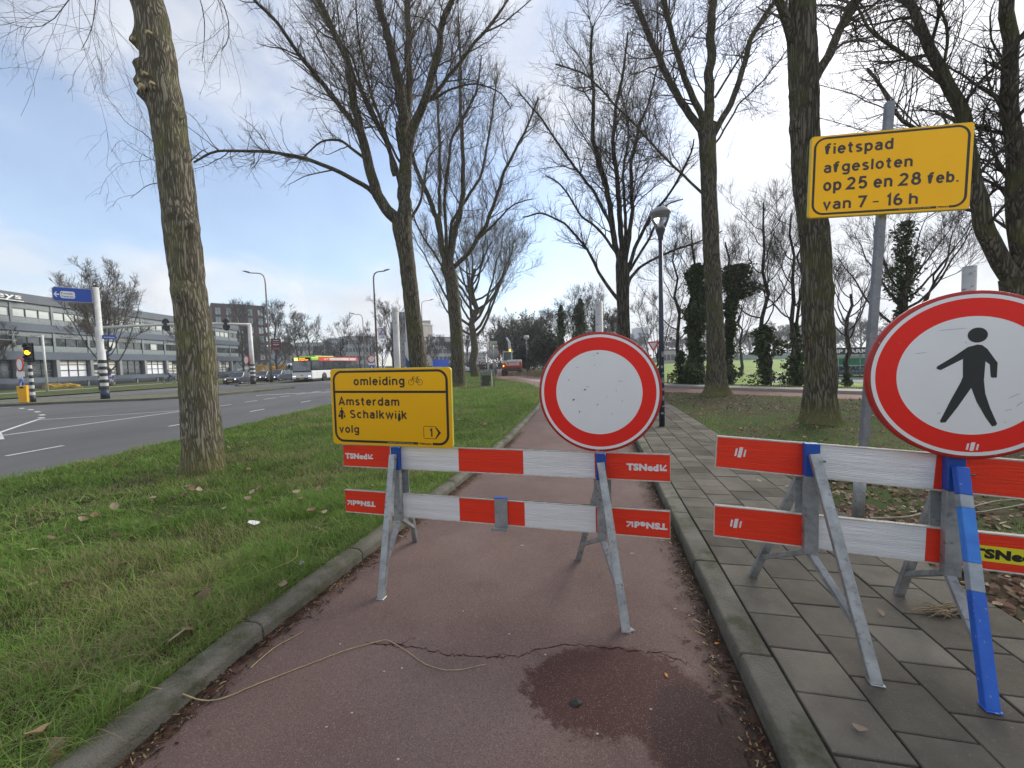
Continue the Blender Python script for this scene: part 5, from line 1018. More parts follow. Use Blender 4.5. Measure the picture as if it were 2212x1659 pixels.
wad('foil_wrapper', 'crumpled silver wrapper in the grass beside the left kerb', 651, 1216, .12, (.022, .03, .012), (.35, .38, .42), 4, .35)
wad('soil_clod', 'dark wet clump lying in the middle of the stain', 1245, 1517, .012, (.028, .020, .008), (.02, .02, .018), 6, .6)
wad('orange_scrap', 'small orange scrap on the edge of the dark stain', 1439, 1458, .010, (.007, .014, .004), (.60, .28, .05), 8)
wad('orange_butt', 'orange butt in the dirt at the foot of the right kerb', 1548, 1390, .010, (.014, .006, .005), (.75, .30, .05), 9)
wad('tangled_rope', 'knotted grey cord wound round the foot of the barrier leg', 1355, 1361, .014, (.045, .018, .008), (.34, .33, .30), 12)
GG = 'pale grit stones on the cycle path'
for i, (x, y) in enumerate([(735, 1391), (868, 1443), (1178, 1414), (1365, 1195), (1128, 1178), (760, 1540), (860, 1640), (1100, 1370), (1290, 1585), (1406, 1532), (705, 1570), (1540, 1420), (1000, 1320), (830, 1450)]): 
    o = wad('grit_stone', 'pale grit on the red path, ' + ('right of the left trestle foot', 'just below the bend of the long stalk', 'above the crack at its middle', 'flat pale piece left of the rear right leg', 'flat pale piece under the lower plank', 'left of centre below the stalk', 'low on the path left of the stain', 'directly above the crack, left of the stain', 'low inside the stain', 'in the middle of the stain', 'lowest on the left half of the path', 'at the dirt edge by the right kerb', 'between stalk and right trestle foot', 'below the crack, left part')[i], x, y, .008, (.006, .004, .003) if i not in (3, 4) else (.016, .006, .002), (.55, .52, .5), i + 20); o['group'] = GG
def stem(name, label, pts, r0, r1, col, cat='twig', z=.01, parent=None, seed=1):
    rs_ = np.random.RandomState(seed); P = np.array(pts, float); Q, q = resample(P, np.linspace(r0, r1, len(P)), len(P) * 5, 1); Q[1:-1, :2] += rs_.randn(len(Q) - 2, 2) * .0012
    V, F = batch_tubes(Q[None], q[None], 6); o = link_mesh(name, fastmesh(name, V, F, mats=[mk('stem_' + name, col, tuple(c * .7 for c in col), scale=25, rough=.8)], smooth=True), parent); tag(o, label, cat); return o
sp_ = [(-2.021, 1.935, .115), (-1.844, 1.902, .11), (-1.74, 1.90, .085), (-1.62, 1.915, .02), (-1.538, 1.933, .012), (-1.409, 2.03, .01), (-1.241, 2.136, .01), (-1.055, 2.253, .01), (-.822, 2.345, .012), (-.80, 2.33, .012), (-.665, 2.238, .01), (-.531, 2.127, .01), (-.419, 2.083, .01), (-.317, 2.086, .01), (-.191, 2.121, .01)]
stem('dry_stalk', 'long thin straw coloured stalk bent across the kerb and path, foreground left', sp_, .0036, .0016, (.48, .38, .20), 'stalk')
p0, p1, p2 = G(542, 1442, .01), G(590, 1400, .012), G(657, 1363, .01); stem('dry_stalk', 'short pale stalk lying parallel to the left kerb', [p0, p1, p2], .004, .002, (.52, .42, .27), 'stalk', seed=4)
q = [G(x, y, .10 + h) for x, y, h in ((600, 1160, .0), (645, 1190, .02), (640, 1215, .03), (560, 1250, .02), (480, 1285, .01), (420, 1320, .0))]; stem('dry_stalk', 'pale curved stalk half hidden in the grass left of the kerb', [(p[0], p[1], p[2] + .03) for p in q], .0022, .0012, (.42, .34, .18), 'stalk', seed=6)
q = [G(x, y, .14) for x, y in ((0, 1153), (45, 1145), (90, 1134))]; stem('dry_stalk', 'pale straight stalk at the left edge of the picture', q, .0035, .002, (.45, .36, .2), 'stalk', seed=7)
q = [G(x, y, .12) for x, y in ((1880, 1120), (1960, 1118), (2030, 1100), (2110, 1108), (2212, 1090), (2300, 1080))]; stem('fallen_branch', 'bare fallen branch on the ground behind the pavement barrier, lower of two', q, .011, .006, (.26, .22, .15), 'branch', seed=8)
q = [G(x, y, .13) for x, y in ((2090, 1098), (2150, 1082), (2212, 1078), (2300, 1060))]; stem('fallen_branch', 'bare fallen branch on the ground behind the pavement barrier, upper of two', q, .008, .004, (.26, .22, .15), 'branch', seed=9)
rs_ = np.random.RandomState(3); c0 = G(2040, 1322, .11); bt = []
for i in range(46):
    a = rs_.uniform(2.4, 3.6) if i % 3 else rs_.uniform(-.4, .4); L_ = rs_.uniform(.06, .22); s = np.array([c0[0] + rs_.randn() * .02, c0[1] + rs_.randn() * .02, .112]); bt.append(np.stack([s + np.array([math.cos(a) * L_ * t, math.sin(a) * L_ * t * .6, .018 * math.sin(3 * t) + .004 * rs_.randn()]) for t in (0, .3, .6, 1.)]))
P = np.array(bt); V, F = batch_tubes(P, np.tile(np.linspace(.0035, .0012, 4), (len(P), 1)), 5); tag(link_mesh('root_tuft', fastmesh('root_tuft', V, F, mats=[mk('root_tan', (.26, .20, .12), (.16, .12, .07), scale=20, rough=.9)])), 'tuft of dry roots lying on the tiles behind the blue leg', 'root tuft')

# ================================================================== street furniture
m_wpole = mk('white_pole_paint', (.62, .62, .60), (.50, .50, .48), scale=3, rough=.55, c3=(.2, .2, .19), s3=18, t3=(.66, .75))
m_bpole = mk('black_pole_paint', (.03, .032, .034), rough=.5)
m_navy = mk('navy_pole_paint', (.022, .028, .05), (.035, .042, .07), scale=4, rough=.45, c3=(.16, .17, .18), s3=22, t3=(.70, .76))
m_grpole = mk('grey_mast', (.26, .255, .24), (.33, .32, .30), scale=3, rough=.55, metal=.3)
m_brpole = mk('brown_mast', (.14, .12, .10), (.19, .17, .14), scale=3, rough=.6, metal=.2)
m_sgrey = mk('sign_back', (.36, .37, .37), rough=.6); m_sblue = mk('direction_blue', (.010, .07, .42), rough=.4); m_ctrl = mk('control_black', (.014, .014, .016), rough=.4)
m_rd = mk('plain_red', (.62, .03, .03), rough=.4); m_wh = mk('plain_white', (.78, .78, .76), rough=.45)
m_amber = mk('amber_lamp', (1, .45, .02), emis=(1., .38, .01), estr=3.2); m_lens = mk('dark_lens', (.02, .02, .02), rough=.15)

def stripes(parent, x, y, r0, zs):
    """black and white bands round the foot of a mast; each band is a part"""
    for i, (a, b) in enumerate(zip(zs[:-1], zs[1:])):
        MB().lathe([(r0 + .004, a), (r0 + .004, b)], 20, (x, y, 0)).build('band', m_bpole if i % 2 == 0 else m_wpole, parent)
# signpost mast with the blue direction sign
p = tuple(G(228, 861.5, .12)[:2])
D = thing('direction_sign', 'blue left pointing direction sign on a thick white mast with striped foot', 'direction sign', (*p, .12))
MB().tube([(0, 0, 0), (0, 0, 3.1), (0, 0, 3.12), (0, 0, 6.95)], [.19, .19, .145, .135], 20).build('mast', m_wpole, D)
MB().tube([(0, 0, 6.95), (0, 0, 7.07)], .14, 20).build('mast_cap', m_bpole, D)
MB().tube([(0, 0, 0), (0, 0, .60)], .215, 20).build('mast_shoe', mk('shoe_blue', (.02, .035, .065), rough=.5), D)
stripes(D, 0, 0, .19, [.60 + .205 * k for k in range(10)])
az = math.atan2(-27.45, -26.45)                     # the board is seen nearly square on
Mb = facem((math.cos(math.radians(44)), math.sin(math.radians(44)), 0), (0, 0, 1)) @ Matrix.Diagonal((.60, 1, 1, 1))
b = bpy.data.objects.new('board', None); bpy.data.objects.remove(b)
bo = MB(); bo.prism([(-3.02, .12), (-2.86, 0), (-.22, 0), (-.22, .86), (-2.86, .86), (-3.02, .74)], -.05, .05, Mb); bo = bo.build('board', m_sgrey, D, (0, 0, 5.95))
MB().prism([(-2.97, .14), (-2.84, .04), (-.36, .04), (-.36, .82), (-2.84, .82), (-2.97, .72)], .051, .058, Mb).build('blue_face', m_sblue, bo)
MB().prism(rrect(-2.5, .20, -1.5, .62, .14), .059, .062, Mb).build('white_panel', m_wh, bo)
MB().prism([(-2.93, .41), (-2.76, .57), (-2.68, .57), (-2.80, .45), (-2.56, .45), (-2.56, .37), (-2.80, .37), (-2.68, .25), (-2.76, .25)], .059, .062, Mb).build('white_arrow', m_wh, bo)
for s_, x0, x1, y0 in (('P-route', -2.42, -1.66, .44), ('Centrum', -2.42, -1.62, .26)):
    me = text_mesh(s_, x0, x1, y0, .11, bold=.02, z0=.063); me.transform(Mb); me.materials.clear(); me.materials.append(m_sblue); link_mesh('lettering', me, bo)
nm_ = MB().prism([(.0, .0), (1.0, .0), (1.0, .24), (.0, .24)], .05, .08, Mb).build('street_name_plate', m_sblue, D, (.12, 0, 3.75))
me = text_mesh('Amerikaweg', .12, .9, .07, .10, bold=.01, z0=.081); me.transform(Mb); me.materials.clear(); me.materials.append(m_wh); link_mesh('lettering', me, nm_)

def signal_back(parent, x, z, M=None):
    """a three-lamp signal with an oval backboard, seen from behind"""
    o = MB(); pr = [(.34 * math.cos(q), .52 * math.sin(q) + (.12 if math.sin(q) > 0 else -.12)) for q in [2 * math.pi * i / 26 for i in range(26)]]
    o.prism(pr, -.02, .02, Matrix.Rotation(math.pi / 2, 4, 'X')); o.box((0, -.10, 0), (.30, .18, 1.0)); return o.build('signal_head', m_ctrl, parent, (x, 0, z), bevel=.02)
# gantry over the far carriageway
gl, gr = G(221, 843, .1), G(547, 830, .1); gl = np.array([-40.6, 39.0, .1]); gr = np.array([-28.0, 42.6, .1]); L_ = float(np.hypot(*(gr - gl)[:2])); ga = math.atan2(gr[1] - gl[1], gr[0] - gl[0])
Gt = thing('signal_gantry', 'white portal gantry spanning the far carriageway with two signal heads', 'gantry', tuple(gl), ga)
MB().tube([(0, 0, 0), (0, 0, 6.0), (.02, 0, 6.12)], [.24, .19, .17], 18).build('left_mast', m_wpole, Gt)
MB().tube([(-.15, 0, 6.12), (L_ * .25, 0, 6.33), (L_ * .55, 0, 6.50), (L_ * .8, 0, 6.50), (L_ + .12, 0, 6.42)], .135, 14).build('crossbeam', m_wpole, Gt)
MB().tube([(L_, 0, 0), (L_, 0, 6.36)], [.24, .19], 18).build('right_mast', m_wpole, Gt)
MB().tube([(0, 0, 0), (0, 0, .75)], .27, 18).build('mast_shoe', m_bpole, Gt); MB().tube([(L_, 0, 0), (L_, 0, .70)], .27, 18).build('mast_shoe', m_bpole, Gt)
stripes(Gt, 0, 0, .245, [.75 + .21 * k for k in range(8)]); stripes(Gt, L_, 0, .245, [.70 + .21 * k for k in range(8)])
for f in (.43, .835): signal_back(Gt, L_ * f, 6.42)
MB().box((L_ - .42, .1, 2.55), (.24, .2, .75)).build('signal_head', m_ctrl, Gt, bevel=.03); MB().beam((L_ - .4, 0, 2.6), (L_, 0, 2.55), .05, .05).build('signal_arm', m_wpole, Gt)
np_ = MB().box((.3, -.16, 3.6), (.9, .03, .22)).build('street_name_plate', m_sblue, Gt)

def ring_sign(name, label, loc, rz, r, cz, pole_top=None, pole_r=.035, group=None, post=None, arrow=None, plate=None, face=m_wh, back=False):
    t = thing(name, label, 'traffic sign', loc, rz, group)
    M = Matrix.Translation((0, -.02, cz)) @ Matrix.Rotation(math.pi / 2, 4, 'X')
    MB().lathe([(0, -.012), (r, -.012), (r, .012), (0, .012)], 36, M=M).build('plate', m_sgrey if back else m_rd, t, fix=True)
    if back: MB().lathe([(r * .97, -.014), (r * 1.02, -.014), (r * 1.02, .014), (r * .97, .014)], 36, M=M).build('red_edge', m_rd, t, fix=True)
    else: MB().lathe([(0, .0125), (r * .76, .0135)], 36, M=M).build('white_face', face, t, fix=True)
    if pole_top: MB().tube([(0, .03 if not back else -.06, 0), (0, .03 if not back else -.06, pole_top)], pole_r, 12).build('pole', m_galv if post is None else post, t)
    if plate: MB().box((0, -.03, plate[0]), (plate[1], .012, plate[2])).build('sub_plate', m_wh, t)
    if arrow:
        az_, ar = arrow; A = MB(); A.lathe([(0, -.01), (ar, -.01), (ar, .01), (0, .01)], 28, M=Matrix.Translation((0, -.03, az_)) @ Matrix.Rotation(math.pi / 2, 4, 'X')); A = A.build('blue_disc', m_sblue, t, fix=True)
        k = ar; M2 = Matrix.Translation((0, -.043, az_)) @ Matrix.Rotation(math.pi / 2, 4, 'X') @ Matrix.Rotation(arrow_rot, 4, 'Z')
        MB().prism([(-k * .12, k * .65), (-k * .12, -k * .1), (-k * .5, -k * .1), (0, -k * .7), (k * .5, -k * .1), (k * .12, -k * .1), (k * .12, k * .65)], 0, .006, M2).build('white_arrow', m_wh, A)
    return t
# traffic light at the nose of the median
tl = G(72, 868.5, .12); tz = math.radians(28)
TL = thing('traffic_light', 'traffic light glowing amber on a striped pole at the tip of the median', 'traffic light', (tl[0], tl[1], .12), tz)
MB().tube([(0, 0, 0), (0, 0, 2.35)], .075, 14).build('pole', m_wpole, TL); MB().tube([(0, 0, 0), (0, 0, .42)], .125, 14).build('pole_shoe', m_bpole, TL)
for k in range(10): MB().lathe([(.11 - .003 * k, .42 + .2 * k), (.11 - .003 * k, .62 + .2 * k)], 18).build('band', m_wpole if k % 2 == 0 else m_bpole, TL)
hd = MB().box((0, -.02, 2.98), (.32, .20, 1.02)).box((0, .03, 2.98), (.44, .015, 1.14)).build('signal_head', m_ctrl, TL, bevel=.015)
for k, m_ in ((0, m_lens), (1, m_amber), (2, m_lens)):
    z = 3.30 - .325 * k; M = Matrix.Translation((0, -.125, z)) @ Matrix.Rotation(math.pi / 2, 4, 'X'); MB().lathe([(0, .03), (.06, .028), (.125, .0)], 20, M=M).build('lamp', m_, hd, fix=True)
    v = MB(); n = 12; pts = [(.14 * math.cos(math.pi * i / n), .14 * math.sin(math.pi * i / n)) for i in range(n + 1)]
    v.add([(x, -.12, z + q) for x, q in pts] + [(x, -.29, z + q * .92) for x, q in pts] + [(x * 1.05, -.12, z + q * 1.05) for x, q in pts] + [(x * 1.05, -.29, z + q * .97) for x, q in pts], [(i, i + 1, n + 2 + i, n + 1 + i) for i in range(n)] + [(2 * n + 2 + i, 2 * n + 3 + i, 3 * n + 4 + i, 3 * n + 3 + i) for i in range(n)]); v.build('visor', m_ctrl, hd)
arrow_rot = -.75
s1 = G(47, 861, .12); ring_sign('no_entry_sign', 'small round red ringed sign with white plate and blue arrow, beside the amber traffic light', (tl[0] - .75, tl[1] + .15, .12), math.radians(-20), .44, 2.28, 2.4, .03, plate=(1.70, .95, .30), arrow=(1.12, .26))
yb = thing('yellow_bollard', 'yellow box bollard at the foot of the amber traffic light', 'bollard', (tl[0] - .52, tl[1] - .02, .12), tz)
MB().add([(-.17, -.12, 0), (.17, -.12, 0), (.17, .12, 0), (-.17, .12, 0), (-.22, -.14, .98), (.20, -.14, 1.02), (.20, .14, 1.02), (-.22, .14, .98)], [(3, 2, 1, 0), (4, 5, 6, 7), (0, 1, 5, 4), (1, 2, 6, 5), (2, 3, 7, 6), (3, 0, 4, 7)]).build('box', mk('bollard_yellow', (.80, .42, .01), rough=.4), yb, bevel=.03)
MB().box((.0, -.145, .90), (.16, .01, .10)).build('dark_mark', m_ctrl, yb)
# thin white pole with an arm on the far verge
wp = G(103, 846, .1); W1 = thing('height_gauge_pole', 'slim white pole with a short arm to the left on the far verge', 'pole', tuple(wp), math.radians(30))
MB().tube([(0, 0, 0), (0, 0, 5.55)], [.09, .075], 12).build('pole', m_wpole, W1); MB().beam((.03, 0, 5.52), (-2.05, 0, 5.56), .10, .07).build('arm', m_wpole, W1); MB().tube([(-.35, 0, 5.5), (-.6, 0, 5.40), (-.85, 0, 5.5)], .02, 6).build('cable', m_bpole, W1)
W2_ = thing('height_gauge_pole', 'white pole whose arm enters from the left edge, behind the round sign', 'pole', (-52.5, 39.2, .1), math.radians(30)); MB().tube([(0, 0, 0), (0, 0, 5.6)], [.09, .075], 12).build('pole', m_wpole, W2_); MB().beam((0, 0, 5.55), (2.4, 0, 5.25), .08, .06).build('arm', m_wpole, W2_)

def street_lamp(label, base, h, arm, side, mat, tilt=.0, r=.10, group='tall curved street lamps along the road', foot=True):
    t = thing('street_lamp', label, 'street lamp', base, 0 if side > 0 else math.pi, group)
    k = [(0, 0, 0), (0, 0, h - 1.3), (.03, 0, h - .75), (.16, 0, h - .33), (.45, 0, h - .08), (.85, 0, h), (arm * .7, 0, h + .06), (arm - .5, 0, h + .12)]
    MB().tube(k, [r, r * .62, r * .58, r * .55, r * .5, r * .48, r * .45, r * .42], 14).build('mast', mat, t)
    MB().add([(arm - .75, -.10, h + .10), (arm - .75, .10, h + .10), (arm + .15, .03, h + .30), (arm + .15, -.03, h + .30), (arm - .75, -.10, h + .20), (arm - .75, .10, h + .20), (arm + .15, .03, h + .34), (arm + .15, -.03, h + .34), (arm - .3, -.17, h + .14), (arm - .3, .17, h + .14), (arm - .3, -.15, h + .30), (arm - .3, .15, h + .30)],
        [(0, 1, 9, 8), (8, 9, 2, 3), (4, 10, 11, 5), (10, 7, 6, 11), (0, 8, 10, 4), (8, 3, 7, 10), (1, 5, 11, 9), (9, 11, 6, 2), (0, 4, 5, 1), (3, 2, 6, 7)]).build('lamp_head', mk('lamp_grey', (.10, .10, .11), rough=.4), t, bevel=.02)
    if foot: MB().tube([(0, 0, 0), (0, 0, .9)], r * 1.35, 14).build('foot_sleeve', m_bpole, t)
    return t
SL1 = street_lamp('brown grey curved lamp pointing left, carrying the maroon advert board', (-28.4, 46.5, .12), 12.75, 2.5, -1, m_grpole, r=.13)
bq = thing('advert_board', 'maroon advert board fixed to the lamp mast between the brick block and the bus', 'advert board', (-28.2, 46.45, 3.84), math.radians(14)); bq.scale = (.68, .68, .64)
ad = MB().box((.85, 0, 1.15), (1.55, .08, 2.0)).build('panel', mk('frame_dark', (.05, .03, .05), rough=.4), bq)
MB().box((.85, -.045, 1.15), (1.47, .01, 1.92)).build('poster', mk('maroon_print', (.10, .025, .05), (.14, .035, .06), scale=2, rough=.4), ad)
for z, w_, c in ((1.86, .9, m_wh), (1.52, 1.1, m_sgrey), (1.15, .95, m_wh), (1.0, .7, m_sgrey), (.45, 1.1, mk('orange_print', (.6, .22, .04), rough=.5)), (.3, 1.0, mk('orange_print', (.6, .22, .04)))): MB().box((.85, -.053, z), (w_, .006, .07)).build('print_line', c, ad)
SL2 = street_lamp('slim brown curved lamp pointing right, carrying the blue letter board', (-19.35, 57.0, .12), 15.0, 2.3, 1, m_brpole, r=.17)
qb = thing('shop_direction_board', 'small white board with a blue striped A emblem and right arrow', 'sign board', (-19.2, 56.85, 5.35), math.radians(12))
qp = MB().box((.78, 0, 1.0), (1.25, .07, 1.62)).build('panel', m_wh, qb); Z_ = lambda y: Matrix.Translation((0, -y, 0)) @ Matrix.Rotation(math.pi / 2, 4, 'X')
ring_band([(.30, .72), (1.26, .72), (1.26, 1.74), (.30, 1.74)], [(.36, .78), (1.20, .78), (1.20, 1.68), (.36, 1.68)], .037, .044).build('orange_frame', mk('orange_frame', (.75, .25, .12), rough=.5), qp, rot=F90, fix=True)
MB().prism([(.36, .78), (1.20, .78), (1.20, .98), (.36, .98)], .038, .045, Matrix.Rotation(math.pi / 2, 4, 'X')).build('blue_field', mk('deep_blue', (.01, .03, .30), rough=.5), qp)
for a in (0, .10, .20): MB().prism([(.40 + a, 1.0), (.47 + a, 1.0), (.86 + a * .3, 1.66), (.79 + a * .3, 1.66)], .038, .047, Matrix.Rotation(math.pi / 2, 4, 'X')).build('emblem_stripe', mk('emblem_blue', (.02, .22, .70), rough=.5), qp)
MB().prism([(.84, 1.66), (.94, 1.60), (1.18, 1.05), (1.04, 1.05)], .038, .047, Matrix.Rotation(math.pi / 2, 4, 'X')).build('emblem_stripe', mk('emblem_blue', (.02, .22, .70)), qp)
me = text_mesh('ALDI', .44, 1.12, .80, .15, bold=.03, z0=.046); me.materials.clear(); me.materials.append(m_wh); link_mesh('lettering', me, qp, rot=F90)
MB().prism([(.55, .42), (.90, .42), (.90, .36), (1.02, .46), (.90, .56), (.90, .50), (.55, .50)], .038, .044, Matrix.Rotation(math.pi / 2, 4, 'X')).build('arrow', mk('deep_blue', (.01, .03, .30)), qp)
street_lamp('thin curved lamp pointing left behind the bus roof', (-27.3, 73.5, .12), 11.2, 2.3, -1, m_grpole, r=.12)
street_lamp('thin curved lamp with arm to the right, by the slender tree', (-19.2, 86.5, .12), 15.4, 2.6, 1, m_grpole, r=.12)
street_lamp('curved lamp hidden behind the forked tree trunk', (-5.6, 19.5, .09), 8.2, .9, -1, m_wpole, r=.10) if False else None
# white and blue banded mast beside the forked tree
wm = AT(883, 795, 21.0); WM = thing('white_mast', 'tall white mast with a blue slanted band, half hidden by the forked tree', 'mast', (wm[0], 21.0, .09))
MB().tube([(0, 0, 0), (0, 0, 2.8), (0, 0, 2.82), (-.02, 0, 9.5)], [.15, .15, .09, .07], 18).build('pole', m_wpole, WM)
MB().add([(.152 * math.cos(q), .152 * math.sin(q), 1.35 - .25 * math.cos(q) + dz) for dz in (0, .55) for q in [2 * math.pi * i / 20 for i in range(20)]], [(i, (i + 1) % 20, 20 + (i + 1) % 20, 20 + i) for i in range(20)], smooth=True).build('blue_band', mk('band_blue', (.02, .09, .25), rough=.5), WM)
arrow_rot = 0.
rs2 = AT(803, 792, 52.); ring_sign('no_entry_sign', 'small round red ringed sign with blue arrow disc, above the detour sign', (rs2[0], 52., .1), math.radians(18), .50, 2.52, 2.7, .05, plate=(1.86, .9, .25), arrow=(1.45, .30))
rs3 = G(541, 831, .12); ring_sign('no_entry_sign', 'small round red ringed sign on the striped right leg of the gantry', (-28.45, 42.4, .12), math.radians(-28), .50, 2.60, 2.7, .04, plate=(1.75, .8, .3))
# the park lamp beside the tiled pavement
PLp = (3.447, 9.047, .10)
PL = thing('park_lamp', 'dark blue park lamp with a glass lantern standing in the tiled pavement', 'lamp post', PLp)
MB().tube([(0, 0, 0), (0, 0, 4.28)], [.063, .045], 24).build('post', m_navy, PL)
MB().lathe([(.045, 4.24), (.058, 4.27), (.060, 4.34), (.105, 4.47), (.108, 4.50), (.0, 4.50)], 28).build('lantern_base', mk('lantern_dark', (.045, .042, .055), rough=.5), PL)
m_glass = mk('lantern_glass', (.75, .77, .78), rough=.06, trans=.92, spec=.5)
MB().lathe([(.105, 4.50), (.14, 4.58), (.185, 4.70), (.208, 4.80), (.212, 4.84)], 32).build('glass', m_glass, PL)
MB().lathe([(.226, 4.83), (.228, 4.85), (.20, 4.90), (.12, 4.955), (.05, 4.975), (0, 4.978)], 32).build('hood', mk('hood_grey', (.26, .27, .29), rough=.45), PL)
MB().lathe([(.222, 4.831), (0, 4.80)], 32).build('reflector', mk('reflector', (.16, .16, .17), rough=.4), PL)
MB().lathe([(0, 4.50), (.06, 4.50), (.055, 4.56), (.03, 4.58), (0, 4.58)], 16).build('lamp_socket', mk('socket_white', (.55, .55, .55), rough=.5), PL); MB().tube([(0, 0, 4.58), (0, 0, 4.80)], .006, 6).build('rod', m_galv, PL)
for k, (z, h) in enumerate([(.30, .05), (.47, .03), (.62, .11), (.85, .06), (1.02, .13), (1.22, .05), (1.36, .06), (1.62, .12)]):
    a0 = -2.2 + .25 * (k % 3); n = 7; aw = .9 + .5 * (k % 2); r_ = .0655 - .0045 * z
    MB().add([(r_ * math.cos(a0 + aw * i / n), r_ * math.sin(a0 + aw * i / n), z + dz) for dz in (0, h) for i in range(n + 1)], [(i, i + 1, n + 2 + i, n + 1 + i) for i in range(n)]).build('sticker', mk('sticker_worn', (.30, .31, .32), (.12, .13, .15), scale=40, rough=.7), PL)
MB().lathe([(.16, .004), (.05, .015)], 14, M=Matrix.Scale(1, 4)).build('moss_ring', mk('moss', (.10, .11, .03), (.06, .06, .02), scale=30, rough=1), PL)
def park_lamp_far(label, loc, k=1.):
    t = thing('park_lamp', label, 'lamp post', loc, group='distant park lamps by the far path'); MB().tube([(0, 0, 0), (0, 0, 4.25 * k)], .06, 10).build('post', m_navy, t)
    MB().lathe([(.05, 4.2 * k), (.11, 4.45 * k), (.33, 4.62 * k), (.34, 4.8 * k), (.24, 4.98 * k), (0, 5.02 * k)], 18).build('lantern', mk('lantern_pale', (.55, .55, .53), rough=.3), t); return t
park_lamp_far('park lamp on the narrow pavement to the right of the excavator', (1.93, 48.7, .13), .96); park_lamp_far('park lamp far off behind the pipe of the round sign', (9.9, 58, .1)); park_lamp_far('tiny park lamp seen just left of the excavator boom', (-3.6, 82, .1)); park_lamp_far('tiny park lamp beyond the group of cyclists', (-9.0, 95, .1))
# signs and cabinet on the grass ahead
cb_ = G(1051, 834, .09); CB = thing('utility_cabinet', 'weathered grey green utility cabinet standing on the grass between trees', 'cabinet', (cb_[0], cb_[1], .09), math.radians(-4))
m_cab = mk('cabinet_grey', (.20, .22, .18), (.27, .28, .24), scale=3, rough=.8, c3=(.10, .11, .07), s3=5, t3=(.5, .62))
MB().box((0, 0, .50), (.78, .42, 1.0)).build('body', m_cab, CB, bevel=.015); MB().box((0, 0, 1.015), (.84, .48, .05)).build('lid', m_cab, CB, bevel=.01)
MB().prism([(-.30, .04), (.22, .04), (.24, .30), (.32, .42), (.34, .72), (.12, .76), (-.16, .75), (-.30, .70), (-.27, .45)], .2115, .2125, Matrix.Rotation(math.pi / 2, 4, 'X')).build('overpainted_patch', mk('patch_green', (.055, .065, .035), (.08, .09, .05), scale=6, rough=.9), CB)
bs = G(1068, 836, .09); ring_sign('sign_seen_from_behind', 'round traffic sign seen from behind on a thin pole beside the cabinet', (bs[0], bs[1], .09), 0, .39, 2.20, 2.75, .028, back=True)
FP = thing('fingerpost', 'white fingerpost with three stacked boards and a blue striped foot, by the excavator', 'fingerpost', (-2.05, 34.6, .09))
MB().tube([(0, 0, 0), (0, 0, 3.55)], .075, 14).build('post', m_wpole, FP); MB().lathe([(.075, 3.55), (.06, 3.64), (0, 3.68)], 12).build('red_cap', m_rd, FP)
for k in range(3): MB().box((.50, -.06, 3.36 - .31 * k), (.80 if k else .70, .05, .24)).build('finger_board', mk('board_pale', (.42, .45, .40), rough=.6), FP, bevel=.01)
for k in range(3): MB().add([(.079 * math.cos(q), .079 * math.sin(q), .1 + .36 * k + .07 * math.sin(q + 1) + dz) for dz in (0, .16) for q in [2 * math.pi * i / 14 for i in range(14)]], [(i, (i + 1) % 14, 14 + (i + 1) % 14, 14 + i) for i in range(14)]).build('blue_band', m_sblue, FP)
for k in range(4): MB().lathe([(.082, 2.45 - .3 * k), (.082, 2.58 - .3 * k)], 14).build('clamp_band', m_sgrey, FP)
sk = G(1159, 846, .09); tag(MB().box((0, 0, .24), (.045, .03, .48)).build('wooden_stake', mk('stake_wood', (.50, .38, .22), (.38, .28, .15), scale=18, rough=.8), None, (1.18, 20.9, .09), (0, .04, 0)), 'short pale wooden stake in the grass near the red path edge', 'stake')
# yield sign between the park lamp and the round sign
YT = thing('yield_sign', 'small red edged yield triangle left of the park lamp', 'traffic sign', (AT(1412, 800, 26)[0], 26., .1), math.radians(-38)); MB().tube([(0, .03, 0), (0, .03, 2.55)], .03, 10).build('pole', m_galv, YT)
tri = lambda r: [(0, -r), (r * .95, r * .62), (-r * .95, r * .62)]
MB().prism(tri(.43), 0, .02, Matrix.Translation((0, 0, 2.42)) @ Matrix.Rotation(math.pi / 2, 4, 'X')).build('plate', m_rd, YT); MB().prism(tri(.27), .0205, .024, Matrix.Translation((0, 0, 2.43)) @ Matrix.Rotation(math.pi / 2, 4, 'X')).build('white_face', m_wh, YT)
bl = G(983, 797, .1); DS = thing('direction_sign', 'bright blue board far off beside the pale office grid', 'direction sign', (-15.9, 90, .0)); MB().tube([(0, 0, 0), (0, 0, 1.2)], .05, 8).build('pole', m_galv, DS); MB().box((-.2, 0, 1.9), (3.6, .1, 1.6)).build('blue_board', mk('bright_blue', (.02, .12, .75), rough=.4), DS)
# park fence: thin posts and wires
fence = thing('wire_fence', 'low fence of thin dark posts along the edge of the playing field', 'fence', (12.3, 20.5, .1)); fo = Vector((12.3, 20.5, .1)); m_post = mk('fence_dark', (.045, .045, .04), rough=.7)
FL = []
for (x0, y0), (x1, y1) in zip(FENCE[:-1], FENCE[1:]):
    L2 = math.hypot(x1 - x0, y1 - y0); n = max(1, int(L2 / 1.55))
    for i in range(n): FL.append((x0 + (x1 - x0) * i / n, y0 + (y1 - y0) * i / n))
pme = MB().box((0, 0, .32), (.05, .05, .66)).me('post', m_post)
for x, y in FL: link_mesh('post', pme, fence, Vector((x, y, .08)) - fo, (rnd.uniform(-.05, .05), rnd.uniform(-.05, .05), 0))
for h in (.28, .56): MB().tube([Vector((x, y, .1 + h)) - fo for x, y in FL], .006, 4).build('wire', m_post, fence)
